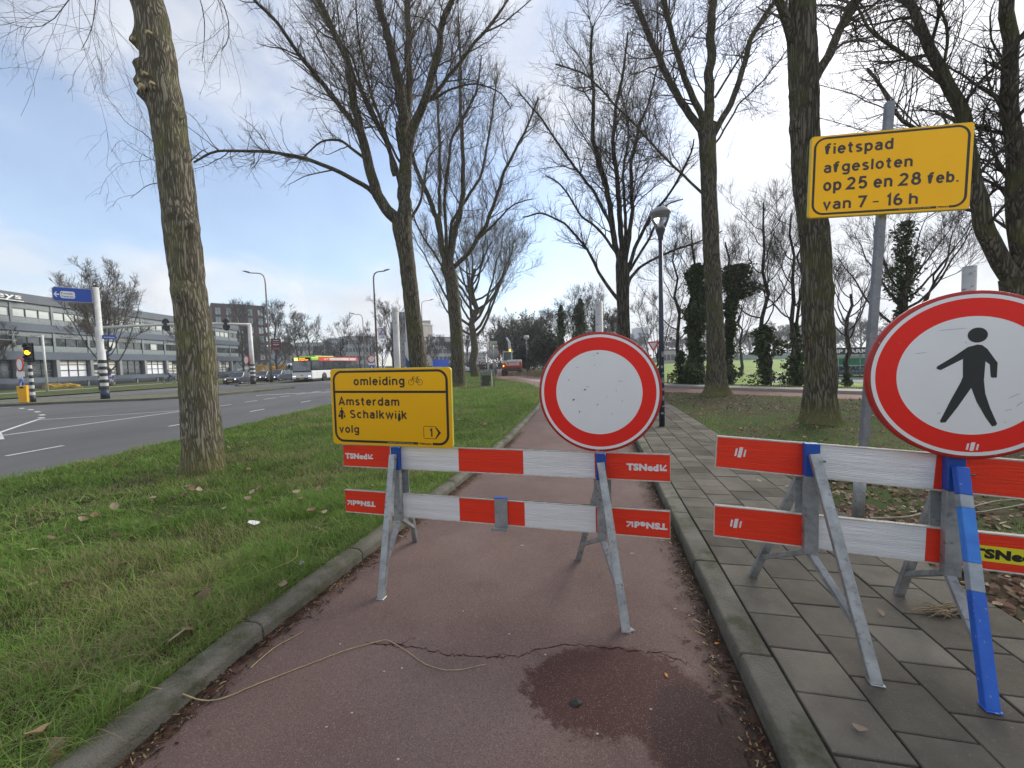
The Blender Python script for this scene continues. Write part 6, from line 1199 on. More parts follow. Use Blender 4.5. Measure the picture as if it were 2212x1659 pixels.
# skate park billboard structure behind the closure sign post
RP = thing('ramp_park_billboard', 'dark roofed billboard with white capitals above green boards, beyond the largest trunk', 'billboard', (AT(1850, 800, 27.)[0], 27., -.06), math.radians(-32)); RP.scale = (.77, 1, .70)
def zf(x, y, z, w_, h, d, nm, m_, par=RP): return MB().box((x, y, z + h / 2), (w_, d, h)).build(nm, m_, par)
zf(1.4, 0, 2.30, 6.4, .62, .30, 'fascia', mk('fascia_dark', (.05, .052, .055), rough=.6)); zf(1.4, .6, 2.92, 6.6, .06, 1.6, 'roof', mk('roof_grey', (.14, .14, .14), rough=.7)); zf(1.4, .3, .25, 6.2, .95, .06, 'lower_board', mk('board_bluegrey', (.13, .19, .21), rough=.6))
zf(1.4, .3, 1.22, 6.2, .70, .06, 'green_board', mk('board_green', (.06, .20, .16), (.05, .15, .13), scale=2, rough=.6)); zf(1.4, .3, 1.94, 6.2, .14, .07, 'pale_rail', mk('rail_pale', (.35, .42, .42), rough=.6)); zf(1.4, .2, .05, 6.3, .14, .5, 'plinth', mk('plinth', (.06, .06, .07), rough=.8))
for x in (-1.3, .2, 1.5, 2.9): MB().tube([(x, -.2, 0), (x, -.2, 2.0)], .035, 8).build('fence_post', m_galv, RP)
for s_, x0, x1, z, h, m_, y in (('RAMP PARK', -2.55, .72, 2.47, .34, m_wh, -.155), ('MORE', -1.35, .85, 1.36, .42, mk('letter_green', (.02, .28, .14), rough=.5), .265), ('IMPACT', -1.22, .80, .70, .42, m_ctrl, .265), ('OUTDOOR GYM HAARLEM', -1.22, .80, .38, .16, m_ctrl, .265)):
    me = text_mesh(s_, x0, x1, 0, h, bold=.035, z0=0); me.materials.clear(); me.materials.append(m_); link_mesh('lettering', me, RP, (0, y, z), F90)
DL = thing('delineator_panel', 'small leaning pale panel standing at the foot of the ivy column', 'panel', (AT(1498, 822, 22.5)[0] + .3, 22.6, .1), .4); MB().box((0, 0, .35), (.28, .03, .7)).build('panel', mk('panel_pale', (.34, .38, .37), rough=.6), DL, rot=(0, .25, 0))

# ================================================================== vehicles
m_tyre = mk('tyre_rubber', (.018, .018, .018), rough=.85); m_rim_ = mk('rim_metal', (.30, .30, .31), rough=.35, metal=.7); m_gl = mk('vehicle_glass', (.035, .045, .05), rough=.06, spec=.7)
m_hl = mk('headlight', (.8, .82, .85), rough=.1, emis=(1, .98, .92), estr=1.2); m_plate = mk('plate_yellow', (.75, .42, .03), rough=.5); m_dk = mk('trim_black', (.02, .02, .022), rough=.5)
def wheel(parent, x, y, r, wd):
    M = Matrix.Rotation(math.pi / 2, 4, 'Y'); w_ = MB(); w_.lathe([(r * .62, -wd / 2), (r * .95, -wd / 2), (r, -wd / 2 + .02), (r, wd / 2 - .02), (r * .95, wd / 2), (r * .62, wd / 2)], 22, M=M); o = bpy.data.objects.new('wheel', None); COL.objects.link(o); o.parent = parent; o.location = (x, y, r)
    w_.build('tyre', m_tyre, o); h = MB(); s = 1 if x > 0 else -1
    h.lathe([(0, s * wd * .38), (r * .18, s * wd * .40), (r * .58, s * wd * .30), (r * .63, s * wd * .48)], 18, M=M); h.build('rim', m_rim_, o, fix=True)
    for k in range(5): q = 2 * math.pi * k / 5; MB().beam((s * wd * .42, 0, 0), (s * wd * .42, r * .56 * math.cos(q), r * .56 * math.sin(q)), .05, .02, up=(1, 0, 0)).build('spoke', m_rim_, o)
    return o
def loft(name, prof, halfw, m, parent, crown=.0, bevel=.03):
    """closed side outline prof (y along the car, z up), front at negative y; halfw(z) gives half width; ends rounded"""
    mb = MB(); n = len(prof); vs = []
    for sgn in (-1, -.55, .55, 1):
        for y, z in prof:
            hw = halfw(y, z); k = sgn if abs(sgn) < 1 else sgn; pull = 0. if abs(sgn) < 1 else 1.
            yy = y * (1 - .035 * pull) if abs(y) > 1e-6 else y; vs.append((hw * k, yy, z - crown * pull))
    fs = [tuple(range(n)), tuple(reversed(range(3 * n, 4 * n)))]
    for r_ in range(3): fs += [(r_ * n + i, r_ * n + (i + 1) % n, (r_ + 1) * n + (i + 1) % n, (r_ + 1) * n + i) for i in range(n)]
    mb.add(vs, fs, 0); o = mb.build(name, m, parent, bevel=bevel, seg=2, fix=True); return o
def car(label, loc, rz, col, L_=4.1, W_=1.76, H_=1.44, suv=0., group='cars queuing on the far carriageway', lights=True, hatch=1., van=False):
    t = thing('car' if not van else 'van', label, 'car' if not van else 'van', loc, rz, group); a, b = -L_ / 2, L_ / 2; z0 = .22 + suv * .06; zb = .80 + suv * .12; hb = H_
    bm_ = mk('car_paint_%d' % int(col[0] * 1000 + col[2] * 77), col, rough=.28, spec=.6, coat=.6, metal=.2 if max(col) < .3 else 0.)
    body = [(a, z0 + .02), (a - .0, .48), (a + .06, .66), (a + .35, zb - .02), (a + 1.05, zb + .06), (b - .25, zb + .09), (b - .03, zb), (b, .5), (b - .04, z0 + .04)]
    o = loft('body', body, lambda y, z: W_ / 2 * (1 if z < .7 else .95), bm_, t, .01, .05)
    c0, c1, c2, c3 = (a + 1.02, a + 1.75, b - .85 * hatch, b - .18) if not van else (a + .7, a + 1.25, b - .3, b - .03)
    cab = [(c0, zb + .03), (c1, hb - .04), (c1 + .35, hb), (c2, hb - .02), (c3, zb + .05)]
    loft('cabin', cab, lambda y, z: W_ / 2 * (.93 if z < zb + .1 else .74), bm_ if van else m_gl, t, .01, .04)
    roof = [(c1 + .02, hb - .045), (c1 + .36, hb + .012), (c2, hb - .006), (c2 + .05, hb - .06)]
    loft('roof', roof, lambda y, z: W_ / 2 * .745, bm_, t, .01, .01)
    if van: MB().add([(-W_ * .41, c0 + .02, zb + .06), (W_ * .41, c0 + .02, zb + .06), (W_ * .34, c1 - .04, hb - .12), (-W_ * .34, c1 - .04, hb - .12)], [(0, 1, 2, 3)]).build('windscreen', m_gl, t, (0, -.03, .03))
    for s in (-1, 1):
        for fr in ((c1 + .5, .05), (c2 - .55, .05)): 
            MB().beam((s * W_ * .455, fr[0], zb + .04), (s * W_ * .375, fr[0] + .02, hb - .03), .06, .02).build('pillar', bm_, t)
        if van: MB().add([(s * W_ * .475, c0 + .15, zb + .08), (s * W_ * .475, c1 + .9, zb + .08), (s * W_ * .40, c1 + .85, hb - .18), (s * W_ * .41, c1 + .1, hb - .18)], [(0, 1, 2, 3)]).build('side_window', m_gl, t, (s * .01, 0, 0))
        MB().box((s * (W_ / 2 + .07), c0 + .45, zb + .10), (.18, .10, .12)).build('mirror', bm_, t, bevel=.03)
        MB().add([(s * W_ * .47, a + .22, .56), (s * W_ * .47, a + .42, .70), (s * W_ * .28, a + .10, .68), (s * W_ * .28, a + .01, .56)], [(0, 1, 2, 3)]).build('headlight', m_hl, t, (s * .015, -.035, .0))
        MB().box((s * W_ * .43, b - .04, .74), (.20, .06, .16)).build('tail_light', m_rd, t)
        for y in (a + .80, b - .75): wheel(t, s * (W_ / 2 - .11), y, .31 + suv * .04, .2)
        MB().beam((s * W_ * .502, c0 + .3, zb - .03), (s * W_ * .502, b - .5, zb), .02, .012).build('side_line', m_dk, t)
    MB().box((0, a - .012, .46), (1.0, .03, .17)).build('grille', m_dk, t, bevel=.02); MB().box((0, a - .035, .40), (.52, .015, .11)).build('licence_plate', m_plate, t)
    MB().box((0, 0, z0), (W_ * .94, L_ * .94, .12)).build('underside', m_dk, t); MB().box((0, b + .005, .55), (.52, .015, .11)).build('licence_plate', m_plate, t)
    return t
car('black hatchback with slanted daytime lights, first in the far lane', (-33.4, 48.4, 0), .10, (.018, .02, .028))
car('dark grey car half hidden behind the black hatchback and the large dark estate', (-35.3, 56.2, 0), 0.05, (.03, .033, .038))
car('large dark blue estate car with lit headlights, left of the white van', (-31.9, 54.2, 0), .02, (.025, .032, .05), L_=4.7, W_=1.84, H_=1.58, suv=1.)
car('parked white delivery van in front of the brick apartment block', (-77.5, 113., .1), .95, (.70, .70, .70), L_=4.4, W_=1.8, H_=1.85, van=True, group=None)
car('pale silver car far off between the tree trunks', (-9.8, 78, 0.), 1.3, (.50, .52, .55), group='small parked cars in the distance')
for i, (x, y, c, lb) in enumerate(((-22.5, 92, (.4, .4, .42), 'tiny silver car above the right end of the detour sign'), (-26.5, 96, (.05, .06, .08), 'tiny dark car above the detour sign'), (-30.2, 99, (.45, .03, .03), 'tiny red car beyond the bus'), (-19.8, 100, (.5, .5, .5), 'tiny white car beyond the blue board'))):
    car(lb, (x, y, .0), 1.5 + .1 * i, c, group='small parked cars in the distance')
# white panel van
V = thing('van', 'tall white van with dark blue grey nose and blue plate, left of the bus', 'van', (-33.1, 60.8, 0), .03)
m_vw = mk('van_white', (.72, .73, .75), rough=.3, coat=.4); L_ = 5.6
loft('body', [(-2.6, .30), (-2.68, .62), (-2.55, 1.05), (-2.0, 1.32), (-1.35, 2.15), (-.9, 2.48), (2.6, 2.56), (2.75, 2.4), (2.75, .32)], lambda y, z: 1.0 if z < 1.4 else .90, m_vw, V, .02, .06)
MB().add([(-.82, -2.08, 1.34), (.82, -2.08, 1.34), (.74, -1.42, 2.12), (-.74, -1.42, 2.12)], [(0, 1, 2, 3)]).build('windscreen', m_gl, V, (0, -.055, .04)); MB().box((0, -2.68, .82), (1.5, .12, .46)).build('grille', mk('nose_navy', (.02, .03, .06), rough=.4), V, bevel=.04)
MB().box((0, -2.70, .45), (1.9, .14, .24)).build('bumper', m_dk, V, bevel=.04); MB().box((0, -2.775, .62), (.70, .02, .13)).build('licence_plate', mk('plate_blue', (.03, .22, .62), rough=.5), V)
for s in (-1, 1):
    MB().add([(s * 1.0, -1.75, 1.38), (s * 1.0, -.75, 1.38), (s * .925, -.75, 2.05), (s * .94, -1.3, 2.05)], [(0, 1, 2, 3)]).build('side_window', m_gl, V, (s * .012, 0, 0)); MB().box((s * 1.12, -1.7, 1.5), (.2, .12, .36)).build('mirror', m_dk, V, bevel=.03)
    MB().box((s * .84, -2.62, .98), (.24, .1, .30)).build('headlight', m_hl, V, bevel=.03)
    for y in (-1.75, 1.75): wheel(V, s * .88, y, .36, .22)
# city bus
BU = thing('bus', 'white city bus with lime green roof and red advert band, front at the left', 'bus', (-24.9, 53.6, 0), -.075)
m_bw = mk('bus_white', (.74, .75, .76), rough=.3, coat=.3); m_lime = mk('lime_green', (.38, .62, .05), (.34, .56, .05), scale=2, rough=.4); W_ = 1.27; F_, R_ = -6.0, 6.0
MB().box((0, 0, .86), (2 * W_, 12, 1.02)).build('lower_body', m_bw, BU, bevel=.10, seg=3); MB().box((0, .02, 1.98), (2 * W_ - .04, 11.92, 1.32)).build('window_band', m_gl, BU, bevel=.09, seg=3)
MB().box((0, .02, 2.78), (2 * W_ - .01, 11.9, .40)).build('upper_body', m_bw, BU, bevel=.10, seg=3); MB().box((0, -2.5, 3.06), (2.1, 4.4, .26)).build('roof_pod', m_lime, BU, bevel=.09, seg=3); MB().box((0, -5.2, 2.80), (2 * W_ + .02, 1.62, .42)).build('front_cowl', m_lime, BU, bevel=.10, seg=3)
MB().box((0, 0, .30), (2 * W_ - .1, 11.6, .22)).build('skirt', m_dk, BU)
adv = MB().box((W_ + .005, .75, 2.79), (.03, 10.4, .50)).build('advert_band', mk('advert_red', (.72, .05, .04), (.62, .05, .05), scale=2, rough=.4), BU)
for y0, y1 in ((-1.9, 3.2), (3.5, 5.3)): MB().box((W_ + .024, (y0 + y1) / 2, 2.76), (.012, y1 - y0, .27)).build('white_strip', m_wh, adv)
for y0, y1, t_ in ((-1.75, 3.05, 'Samen reizen met openbaar vervoer'), (3.6, 5.2, 'Noordholland'), (-3.3, -2.1, '57')): 
    me = text_mesh(t_, y0, y1, 0, .14, bold=.02, z0=0); me.materials.clear(); me.materials.append(m_sgrey if t_ != '57' else m_wh); link_mesh('lettering', me, adv, (W_ + .032 if t_ != '57' else W_ + .022, 0, 2.70), (math.pi / 2, 0, math.pi / 2))
MB().add([(-1.16, F_, 1.22), (1.16, F_, 1.22), (1.12, F_ + .05, 2.55), (-1.12, F_ + .05, 2.55)], [(0, 1, 2, 3)]).build('windscreen', mk('windscreen', (.13, .16, .18), (.22, .25, .27), scale=1.2, rough=.06, spec=.8), BU, (0, -.025, 0))
MB().box((0, F_ - .01, 1.27), (2.3, .05, .16)).build('windscreen_base', m_dk, BU); MB().box((0, F_ - .03, 2.76), (2.28, .06, .40)).build('display_housing', m_ctrl, BU, bevel=.03)
MB().box((-.62, F_ - .062, 2.76), (.46, .02, .34)).build('line_number_panel', mk('led_yellow', (.9, .8, .2), emis=(1, .85, .2), estr=.9), BU); led = mk('led_orange', (1, .3, .02), emis=(1, .30, .02), estr=1.6)
for s_, x0, x1, z in (('Beverwijk', -.20, .52, 2.79), ('via Haarlem Station', -.32, .92, 2.62)): me = text_mesh(s_, x0, x1, 0, .12, bold=.03, z0=0); me.materials.clear(); me.materials.append(led); link_mesh('lettering', me, BU, (0, F_ - .068, z), F90)
for s in (-1, 1):
    MB().add([(s * 1.2, F_ - .005, .80), (s * .78, F_ - .02, .72), (s * .80, F_ - .02, .62), (s * 1.2, F_ - .005, .66)], [(0, 1, 2, 3)]).build('headlight_housing', m_ctrl, BU, (0, -.02, 0))
    for k in range(3): MB().lathe([(0, .02), (.055, .0)], 12, M=Matrix.Translation((s * (.86 + .13 * k), F_ - .045, .70)) @ Matrix.Rotation(math.pi / 2, 4, 'X')).build('headlight', m_hl, BU, fix=True)
    MB().tube([(s * 1.15, F_, 2.5), (s * 1.38, F_ - .22, 2.45), (s * 1.40, F_ - .25, 2.1)], .025, 8).build('mirror_arm', m_dk, BU); MB().box((s * 1.40, F_ - .25, 1.95), (.12, .16, .5)).build('mirror', m_dk, BU, bevel=.03)
    for y in (-3.3, 2.6): 
        MB().lathe([(0, 0), (.58, 0), (.58, .03), (0, .03)], 24, M=Matrix.Translation((s * (W_ - .02), y, .52)) @ Matrix.Rotation(s * math.pi / 2, 4, 'Y')).build('wheel_arch', m_dk, BU, fix=True); wheel(BU, s * (W_ - .12), y, .48, .28)
    for k in range(7): MB().box((s * (W_ - .008), -4.1 + 1.55 * k, 1.98), (.02, .09, 1.2)).build('window_pillar', m_ctrl, BU)
    MB().box((s * (W_ + .002), -4.9, .86), (.006, .01, .8)).build('panel_seam', m_dk, BU)
MB().box((0, F_ - .02, .46), (1.5, .06, .14)).build('lower_grille', m_dk, BU); MB().box((-.05, F_ - .055, .40), (.52, .015, .12)).build('licence_plate', m_plate, BU); MB().box((0, F_ - .012, .84), (.30, .02, .07)).build('badge', m_dk, BU)
for y in (1.9, 3.8): MB().box((0, y + 1, 3.03), (1.2, .8, .10)).build('roof_hatch', m_wh, BU, bevel=.03)
# yellow containers / site huts behind the bus
for i, (x, lb) in enumerate(((-58.2, 'yellow site container left of the bare tree behind the bus'), (-53.8, 'yellow site container right of the bare tree behind the bus'))):
    t = thing('site_container', lb, 'container', (x, 94 + i, .1), .1, 'yellow site containers'); MB().box((0, 0, 1.3), (3.6, 2.4, 2.5)).build('box', mk('container_yellow', (.72, .36, .02), rough=.5), t, bevel=.03)
    MB().box((.5, -1.21, 1.3), (.7, .02, 2.1)).build('pale_door', mk('pale_yellow', (.75, .6, .3), rough=.5), t)
# excavator on the red path, seen from behind
EX = thing('excavator', 'red and white wheeled excavator with raised boom working on the red path', 'excavator', (.08, 50.6, .01), math.radians(-3)); m_exr = mk('excavator_red', (.66, .055, .02), (.5, .05, .03), scale=3, rough=.45); m_exw = mk('excavator_white', (.60, .60, .58), (.5, .5, .48), scale=3, rough=.45); m_mud = mk('muddy_steel', (.075, .05, .042), (.13, .09, .075), scale=6, rough=.95)
for s in (-1, 1):
    for y in (-1.1, 1.1): wheel(EX, s * .98, y, .40, .58)
MB().box((0, 0, .72), (1.9, 2.6, .34)).build('undercarriage', m_mud, EX, bevel=.05); MB().box((.05, -1.4, .80), (2.35, .35, .42)).build('mud_guard', m_mud, EX, bevel=.08)
cw = MB().box((.08, -.55, 1.28), (2.42, 1.8, .70)).build('counterweight', m_exr, EX, bevel=.22, seg=4); MB().box((.35, -.65, 1.75), (1.85, 1.6, .42)).build('engine_cover', m_exw, EX, bevel=.16, seg=4)
MB().prism([(-.72, -.30), (.85, -.30), (1.0, .28), (.6, .32), (-1.05, .32)], 0, .04, Matrix.Translation((.12, -1.46, 1.55)) @ Matrix.Rotation(math.pi / 2, 4, 'X')).build('rear_panel', m_exw, EX, bevel=.02)
me = text_mesh('Takeuchi', -.28, .68, 0, .15, bold=.03, z0=0); me.materials.clear(); me.materials.append(m_rd); link_mesh('lettering', me, EX, (0, -1.51, 1.55), F90)
for x, sk_ in ((-.45, -1), (.92, 1)): MB().prism([(0, 0), (.16, 0), (.16 + sk_ * .12, .34), (sk_ * .12, .34)], 0, .02, Matrix.Translation((x, -1.51, 1.38)) @ Matrix.Rotation(math.pi / 2, 4, 'X')).build('rear_vent', m_exr, EX)
MB().box((-1.0, -1.46, 1.22), (.12, .05, .14)).build('tail_lamp', m_amber, EX)
for x in (-1.08, -.02):
    for y in (-.25, 1.1): MB().beam((x, y, 1.6), (x, y, 2.98), .09, .09).build('cab_post', m_exw, EX)
MB().box((-.55, .42, 3.0), (1.2, 1.5, .12)).build('cab_roof', m_exw, EX, bevel=.04); MB().box((-.55, -.22, 2.3), (.98, .03, 1.25)).build('rear_window', mk('cab_glass', (.10, .13, .13), rough=.08, spec=.7), EX); MB().box((-.55, .4, 1.75), (1.1, 1.4, .3)).build('cab_base', m_exw, EX)
MB().box((-1.09, .42, 2.3), (.03, 1.25, 1.2)).build('side_window', mk('cab_glass', (.10, .13, .13)), EX); MB().box((-.55, -.24, 1.95), (.8, .02, .3)).build('orange_vest_behind_glass', mk('vest_orange', (.65, .16, .05), rough=.7), EX) if False else None
MB().lathe([(.10, 3.06), (.10, 3.2), (.06, 3.28), (0, 3.3)], 14, (-.20, -.1, 0)).build('beacon', m_amber, EX); MB().box((-.95, -.1, 3.12), (.12, .1, .14)).build('work_lamp', mk('lamp_orange_dull', (.5, .15, .04), rough=.4), EX)
MB().beam((-.30, 1.4, 1.7), (-.42, 2.4, 4.3), .34, .38).build('boom', m_exw, EX, bevel=.04); MB().beam((-.42, 2.4, 4.3), (-.85, 3.2, 5.0), .26, .30, tw=.7).build('stick', mk('boom_blue_grey', (.34, .38, .45), rough=.5), EX, bevel=.03); MB().beam((-.12, 1.5, 2.1), (-.25, 2.2, 3.9), .12, .12).build('ram', m_galv, EX)
MB().tube([(-.60, 1.5, 2.6), (-.75, 1.8, 3.6), (-.70, 2.4, 4.4)], .03, 6).build('hose', m_dk, EX)

# ================================================================== buildings
m_lp = mk('facade_light_panel', (.21, .24, .245), (.175, .205, .21), scale=.5, rough=.5, spec=.4, c3=(.15, .175, .18), s3=1.2, t3=(.5, .7)); m_dp = mk('facade_dark_panel', (.060, .080, .110), (.080, .102, .132), scale=.35, rough=.5)
m_dt = mk('facade_top_panel', (.065, .080, .098), (.09, .105, .122), scale=.3, rough=.55); m_frame = mk('window_frame', (.05, .055, .06), rough=.5)
m_win = mk('office_glass', (.04, .05, .052), rough=.04, spec=1.0, metal=.0, coat=1.0); m_winb = mk('office_glass_sky', (.62, .66, .63), (.5, .54, .52), scale=.6, rough=.12, spec=.8)  # second glass: bright sky reflection painted in as a pale base colour
m_shop = mk('shop_film', (.66, .62, .50), (.72, .70, .64), scale=.5, rough=.4); m_shopw = mk('shop_white', (.76, .78, .82), rough=.4)
B1d = (-.0697, .9976); fa = math.atan2(B1d[1], B1d[0])     # the facade runs away from the viewer
OB = thing('office_building', 'long grey three storey office with dark blue bands and shop windows, left side', 'building', (-61.0, 48.0, 0), fa)
# local x = along the facade (away), local -y = towards the road (out of the facade)
S0, S1 = -23.0, 45.3
def fb(x0, x1, z0, z1, y0, y1, nm, m_, par=OB): return MB().box(((x0 + x1) / 2, (y0 + y1) / 2, (z0 + z1) / 2), (x1 - x0, y1 - y0, z1 - z0)).build(nm, m_, par)
fb(S0, S1, .0, 11.9, .6, 17, 'core', m_dt); fb(S0, S1 + .05, 10.93, 12.03, -.25, .62, 'top_fascia', m_dt); fb(S0, S1 + .05, 7.37, 8.35, -.22, .60, 'dark_band', m_dp); fb(S0, S1 + .05, 3.75, 4.77, -.35, .60, 'dark_band', m_dp)
for z0, z1 in ((10.15, 10.93), (8.35, 9.10), (6.67, 7.37), (4.77, 5.57)): pass
fb(S0, S1, .83, 1.42, -1.1, -.6, 'balustrade', m_dp); fb(S0, S1, -.1, .85, .9, 1.4, 'basement', m_frame)
pn = MB().box((0, 0, 0), (1.47, .06, .745)).me('facade_panel', m_lp); wn = MB(); 
for (x, z, a, b_) in ((0, .50, 1.47, .06), (0, -.50, 1.47, .06), (-.71, 0, .06, 1.0), (.71, 0, .06, 1.0)): wn.box((x, 0, z), (a, .12, b_))
wn = wn.me('window', m_frame); pa = MB().box((0, .03, 0), (1.36, .02, .94)).me('pane', m_win); pb = MB().box((0, .03, 0), (1.36, .02, .94)).me('pane', m_winb); pil = MB().box((0, -.02, 0), (.30, .14, 1)).me('pilaster', m_lp)
for k in range(-5, 10):
    c0 = .62 + 4.6 * k
    for fz, zc, hz in ((0, 9.63, 2.57), (1, 6.12, 1.90)):
        o = link_mesh('pilaster', pil, OB, (c0, 0, (8.35 + 10.93) / 2 if fz == 0 else (4.77 + 7.37) / 2)); o.scale = (1, 1, 2.58 if fz == 0 else 2.60)
        for j in range(3):
            x = c0 + .84 + 1.46 * j
            if x > S1 - .7: continue
            for z in ((10.54, 8.72) if fz == 0 else (7.02, 5.18)): 
                q = link_mesh('facade_panel', pn, OB, (x, .02, z)); q.scale = (.985, 1, 1.03 if fz == 0 or z < 6 else .9)
            w_ = link_mesh('window', wn, OB, (x, .05, zc)); w_.scale = (1, 1, 1.04 if fz == 0 else 1.08)
            link_mesh('pane', pb if (fz == 0 and rnd.random() < .85) or (fz == 1 and rnd.random() < .10) else pa, w_)
# ground floor: concrete columns and shop windows of nine panes
colm = MB().box((0, 0, 2.55), (.42, .5, 2.42)).me('column', mk('column_grey', (.24, .25, .26), rough=.7)); ms = {n: MB().box((0, 0, 0), (1, 1, 1)).me('pane', m_) for n, m_ in (('f', m_shop), ('w', m_shopw), ('g', m_win))}
for k in range(-5, 10):
    c0 = .62 + 4.6 * k; link_mesh('column', colm, OB, (c0, -.05, 0))
    if c0 + 4.6 > S1 + .5: continue
    fr = MB(); xs = (0.45, 1.72, 2.98, 4.25); zs = (1.42, 2.32, 3.10, 3.72)
    for x in xs: fr.box((x, 0, 2.57), (.07, .1, 2.34))
    for z in zs: fr.box((2.35, 0, z), (3.86, .12, .07))
    f = fr.build('shop_window', m_frame, OB, (c0, .15, 0)); kind = 'g' if k < 1 else 'fwf'[k % 3] if k not in (3,) else 'g'
    for i in range(3):
        for j in range(3):
            kd = kind if kind == 'g' else ('w' if (kind == 'w' and j < 2) else 'f'); o = link_mesh('pane', ms[kd if not (kind == 'f' and rnd.random() < .12) else 'g'], f, ((xs[i] + xs[i + 1]) / 2, .04, (zs[j] + zs[j + 1]) / 2)); o.scale = (xs[i + 1] - xs[i] - .08, .02, zs[j + 1] - zs[j] - .08)
    if kind == 'f':
        me = text_mesh('INGANG WINKEL', .6, 4.1, 0, .34, bold=.03, z0=0); me.materials.clear(); me.materials.append(m_frame); link_mesh('lettering', me, f, (0, -.07, 1.72), F90)
        e = MB(); ring_ = [(2.0, 2.42), (2.7, 2.42), (2.7, 3.0), (2.0, 3.0)]; e = ring_band(ring_, [(2.1, 2.52), (2.6, 2.52), (2.6, 2.9), (2.1, 2.9)], .07, .08); e.build('shop_emblem', m_frame, f, rot=F90, fix=True)
for k in range(-12, 24): MB().box((.4 + 2.0 * k, -.85, .42), (.18, .2, .85)).build('balustrade_post', m_lp, OB) if k % 2 == 0 else None
rl = MB().box((-8.5, 3.5, 13.2), (7.2, 4, 2.4)).build('roof_plant', mk('louvre_blue', (.05, .07, .10), rough=.6), OB)
for k in range(9): MB().box((-8.5, 1.46, 12.2 + .25 * k), (7.2, .06, .08)).build('louvre', m_frame, rl)
me = text_mesh('Dalleys', -6.4, -.35, 0, .62, bold=.01, z0=0); me.materials.clear(); me.materials.append(m_wh); link_mesh('lettering', me, OB, (1.9, -.40, 11.25), F90)
MB().box((-3.0, -.42, 10.98), (9.5, .08, .08)).build('letter_rail', m_wh, OB)

# flat-roofed blocks: window grids are separate windows with panes
def block(name, label, pl, Yl, pr, Yr, y_top, depth, rows, cols, wall, frame, glass, wz=(.28, .78), wx=(.16, .84), g0=0., mix_=None, extra=None, cat='building'):
    a = AT(pl, 790, Yl); b = AT(pr, 790, Yr); L_ = float(np.hypot(*(b - a)[:2])); h = AT((pl + pr) / 2, y_top, (Yl + Yr) / 2)[2]; ang = math.atan2(b[1] - a[1], b[0] - a[0])
    t = thing(name, label, cat, (a[0], a[1], 0), ang); MB().box((L_ / 2, depth / 2, h / 2), (L_, depth, h)).build('wall', wall, t); MB().box((L_ / 2, depth / 2, h + .15), (L_ + .3, depth + .3, .4)).build('roof', frame, t)
    rh = (h - g0 - .6) / rows; cw = L_ / cols; ww, wh = cw * (wx[1] - wx[0]), rh * (wz[1] - wz[0])
    fm = MB()
    for (x, z, p_, q_) in ((0, wh / 2, ww, .12), (0, -wh / 2, ww, .12), (-ww / 2, 0, .12, wh), (ww / 2, 0, .12, wh), (0, 0, .10, wh)): fm.box((x, 0, z), (p_, .16, q_))
    fm = fm.me('window', frame); pm_ = MB().box((0, -.02, 0), (ww - .1, .06, wh - .1)).me('pane', glass); pm2 = MB().box((0, -.02, 0), (ww - .1, .06, wh - .1)).me('pane', mix_ or glass)
    for r_ in range(rows):
        for c in range(cols):
            w_ = link_mesh('window', fm, t, (cw * (c + (wx[0] + wx[1]) / 2), -.03, g0 + rh * (r_ + (wz[0] + wz[1]) / 2))); link_mesh('pane', pm2 if rnd.random() < .35 else pm_, w_)
    return t, L_, h
m_brick = mk('brown_brick', (.085, .046, .038), (.12, .066, .052), scale=1.3, rough=.85, c3=(.055, .038, .035), s3=6); m_gg = mk('green_glass', (.16, .24, .23), (.28, .38, .36), scale=.35, rough=.08, spec=.8)
t, L_, h = block('apartment_building', 'dark brown brick apartment block with tall greenish windows behind the lamp mast', 466, 124, 579, 133, 660, 16, 6, 5, m_brick, m_frame, m_gg, wz=(.12, .88), wx=(.28, .78), g0=4.4, mix_=m_winb)
for i in range(4): MB().box((2.2 + i * 4.4, -.05, 2.2), (3.2, .12, 3.6)).build('ground_floor_glass', m_gg, t)
for i in range(4): MB().box((L_ + .9, 5, 7.5 + 3.1 * i), (1.8, 5, 1.1)).build('balcony', m_brick, t)
MB().box((L_ + .6, 4, 4.2), (.8, 6, .2)).build('canopy', m_brick, t)
block('apartment_building', 'lower brown brick wing seen between the leaning trunk and the taller block', 456, 134, 467, 135, 674, 12, 5, 1, m_brick, m_frame, m_gg, wz=(.15, .8), wx=(.2, .8), g0=3)
m_pale = mk('pale_render', (.36, .35, .34), (.42, .41, .40), scale=.3, rough=.8); m_pg = mk('blue_grey_wall', (.20, .23, .26), (.25, .28, .31), scale=.3, rough=.7); m_dg = mk('dim_glass', (.10, .12, .14), rough=.1, spec=.7)
block('office_block', 'dark glazed office with white floor bands above the bus', 713, 165, 747, 168, 731, 14, 4, 4, m_pg, m_wh, m_dg, wz=(.2, .75), wx=(.02, .98))
block('apartment_building', 'pale beige block with regular windows right of the dark office above the bus', 748, 172, 812, 180, 728, 14, 4, 9, m_pale, m_pg, m_dg)
block('apartment_building', 'low pale block partly hidden between the lamp mast and the bus', 606, 190, 640, 196, 747, 14, 3, 5, m_pg, m_pale, m_dg)
block('apartment_building', 'long distant grey block behind the bare trees above the bus front', 640, 210, 713, 214, 741, 14, 3, 8, m_pale, m_pg, m_dg)
block('apartment_building', 'tall grey brown flats partly hidden by the round pipe and forked tree', 847, 118, 884, 116, 697, 14, 6, 5, mk('grey_brown_wall', (.25, .23, .22), (.31, .29, .27), scale=.4, rough=.8), m_pale, m_dg, wz=(.2, .7)); 
block('office_tower', 'blue glass tower top behind the forked tree', 858, 150, 884, 150, 676, 14, 7, 3, m_pg, m_dg, m_dg)
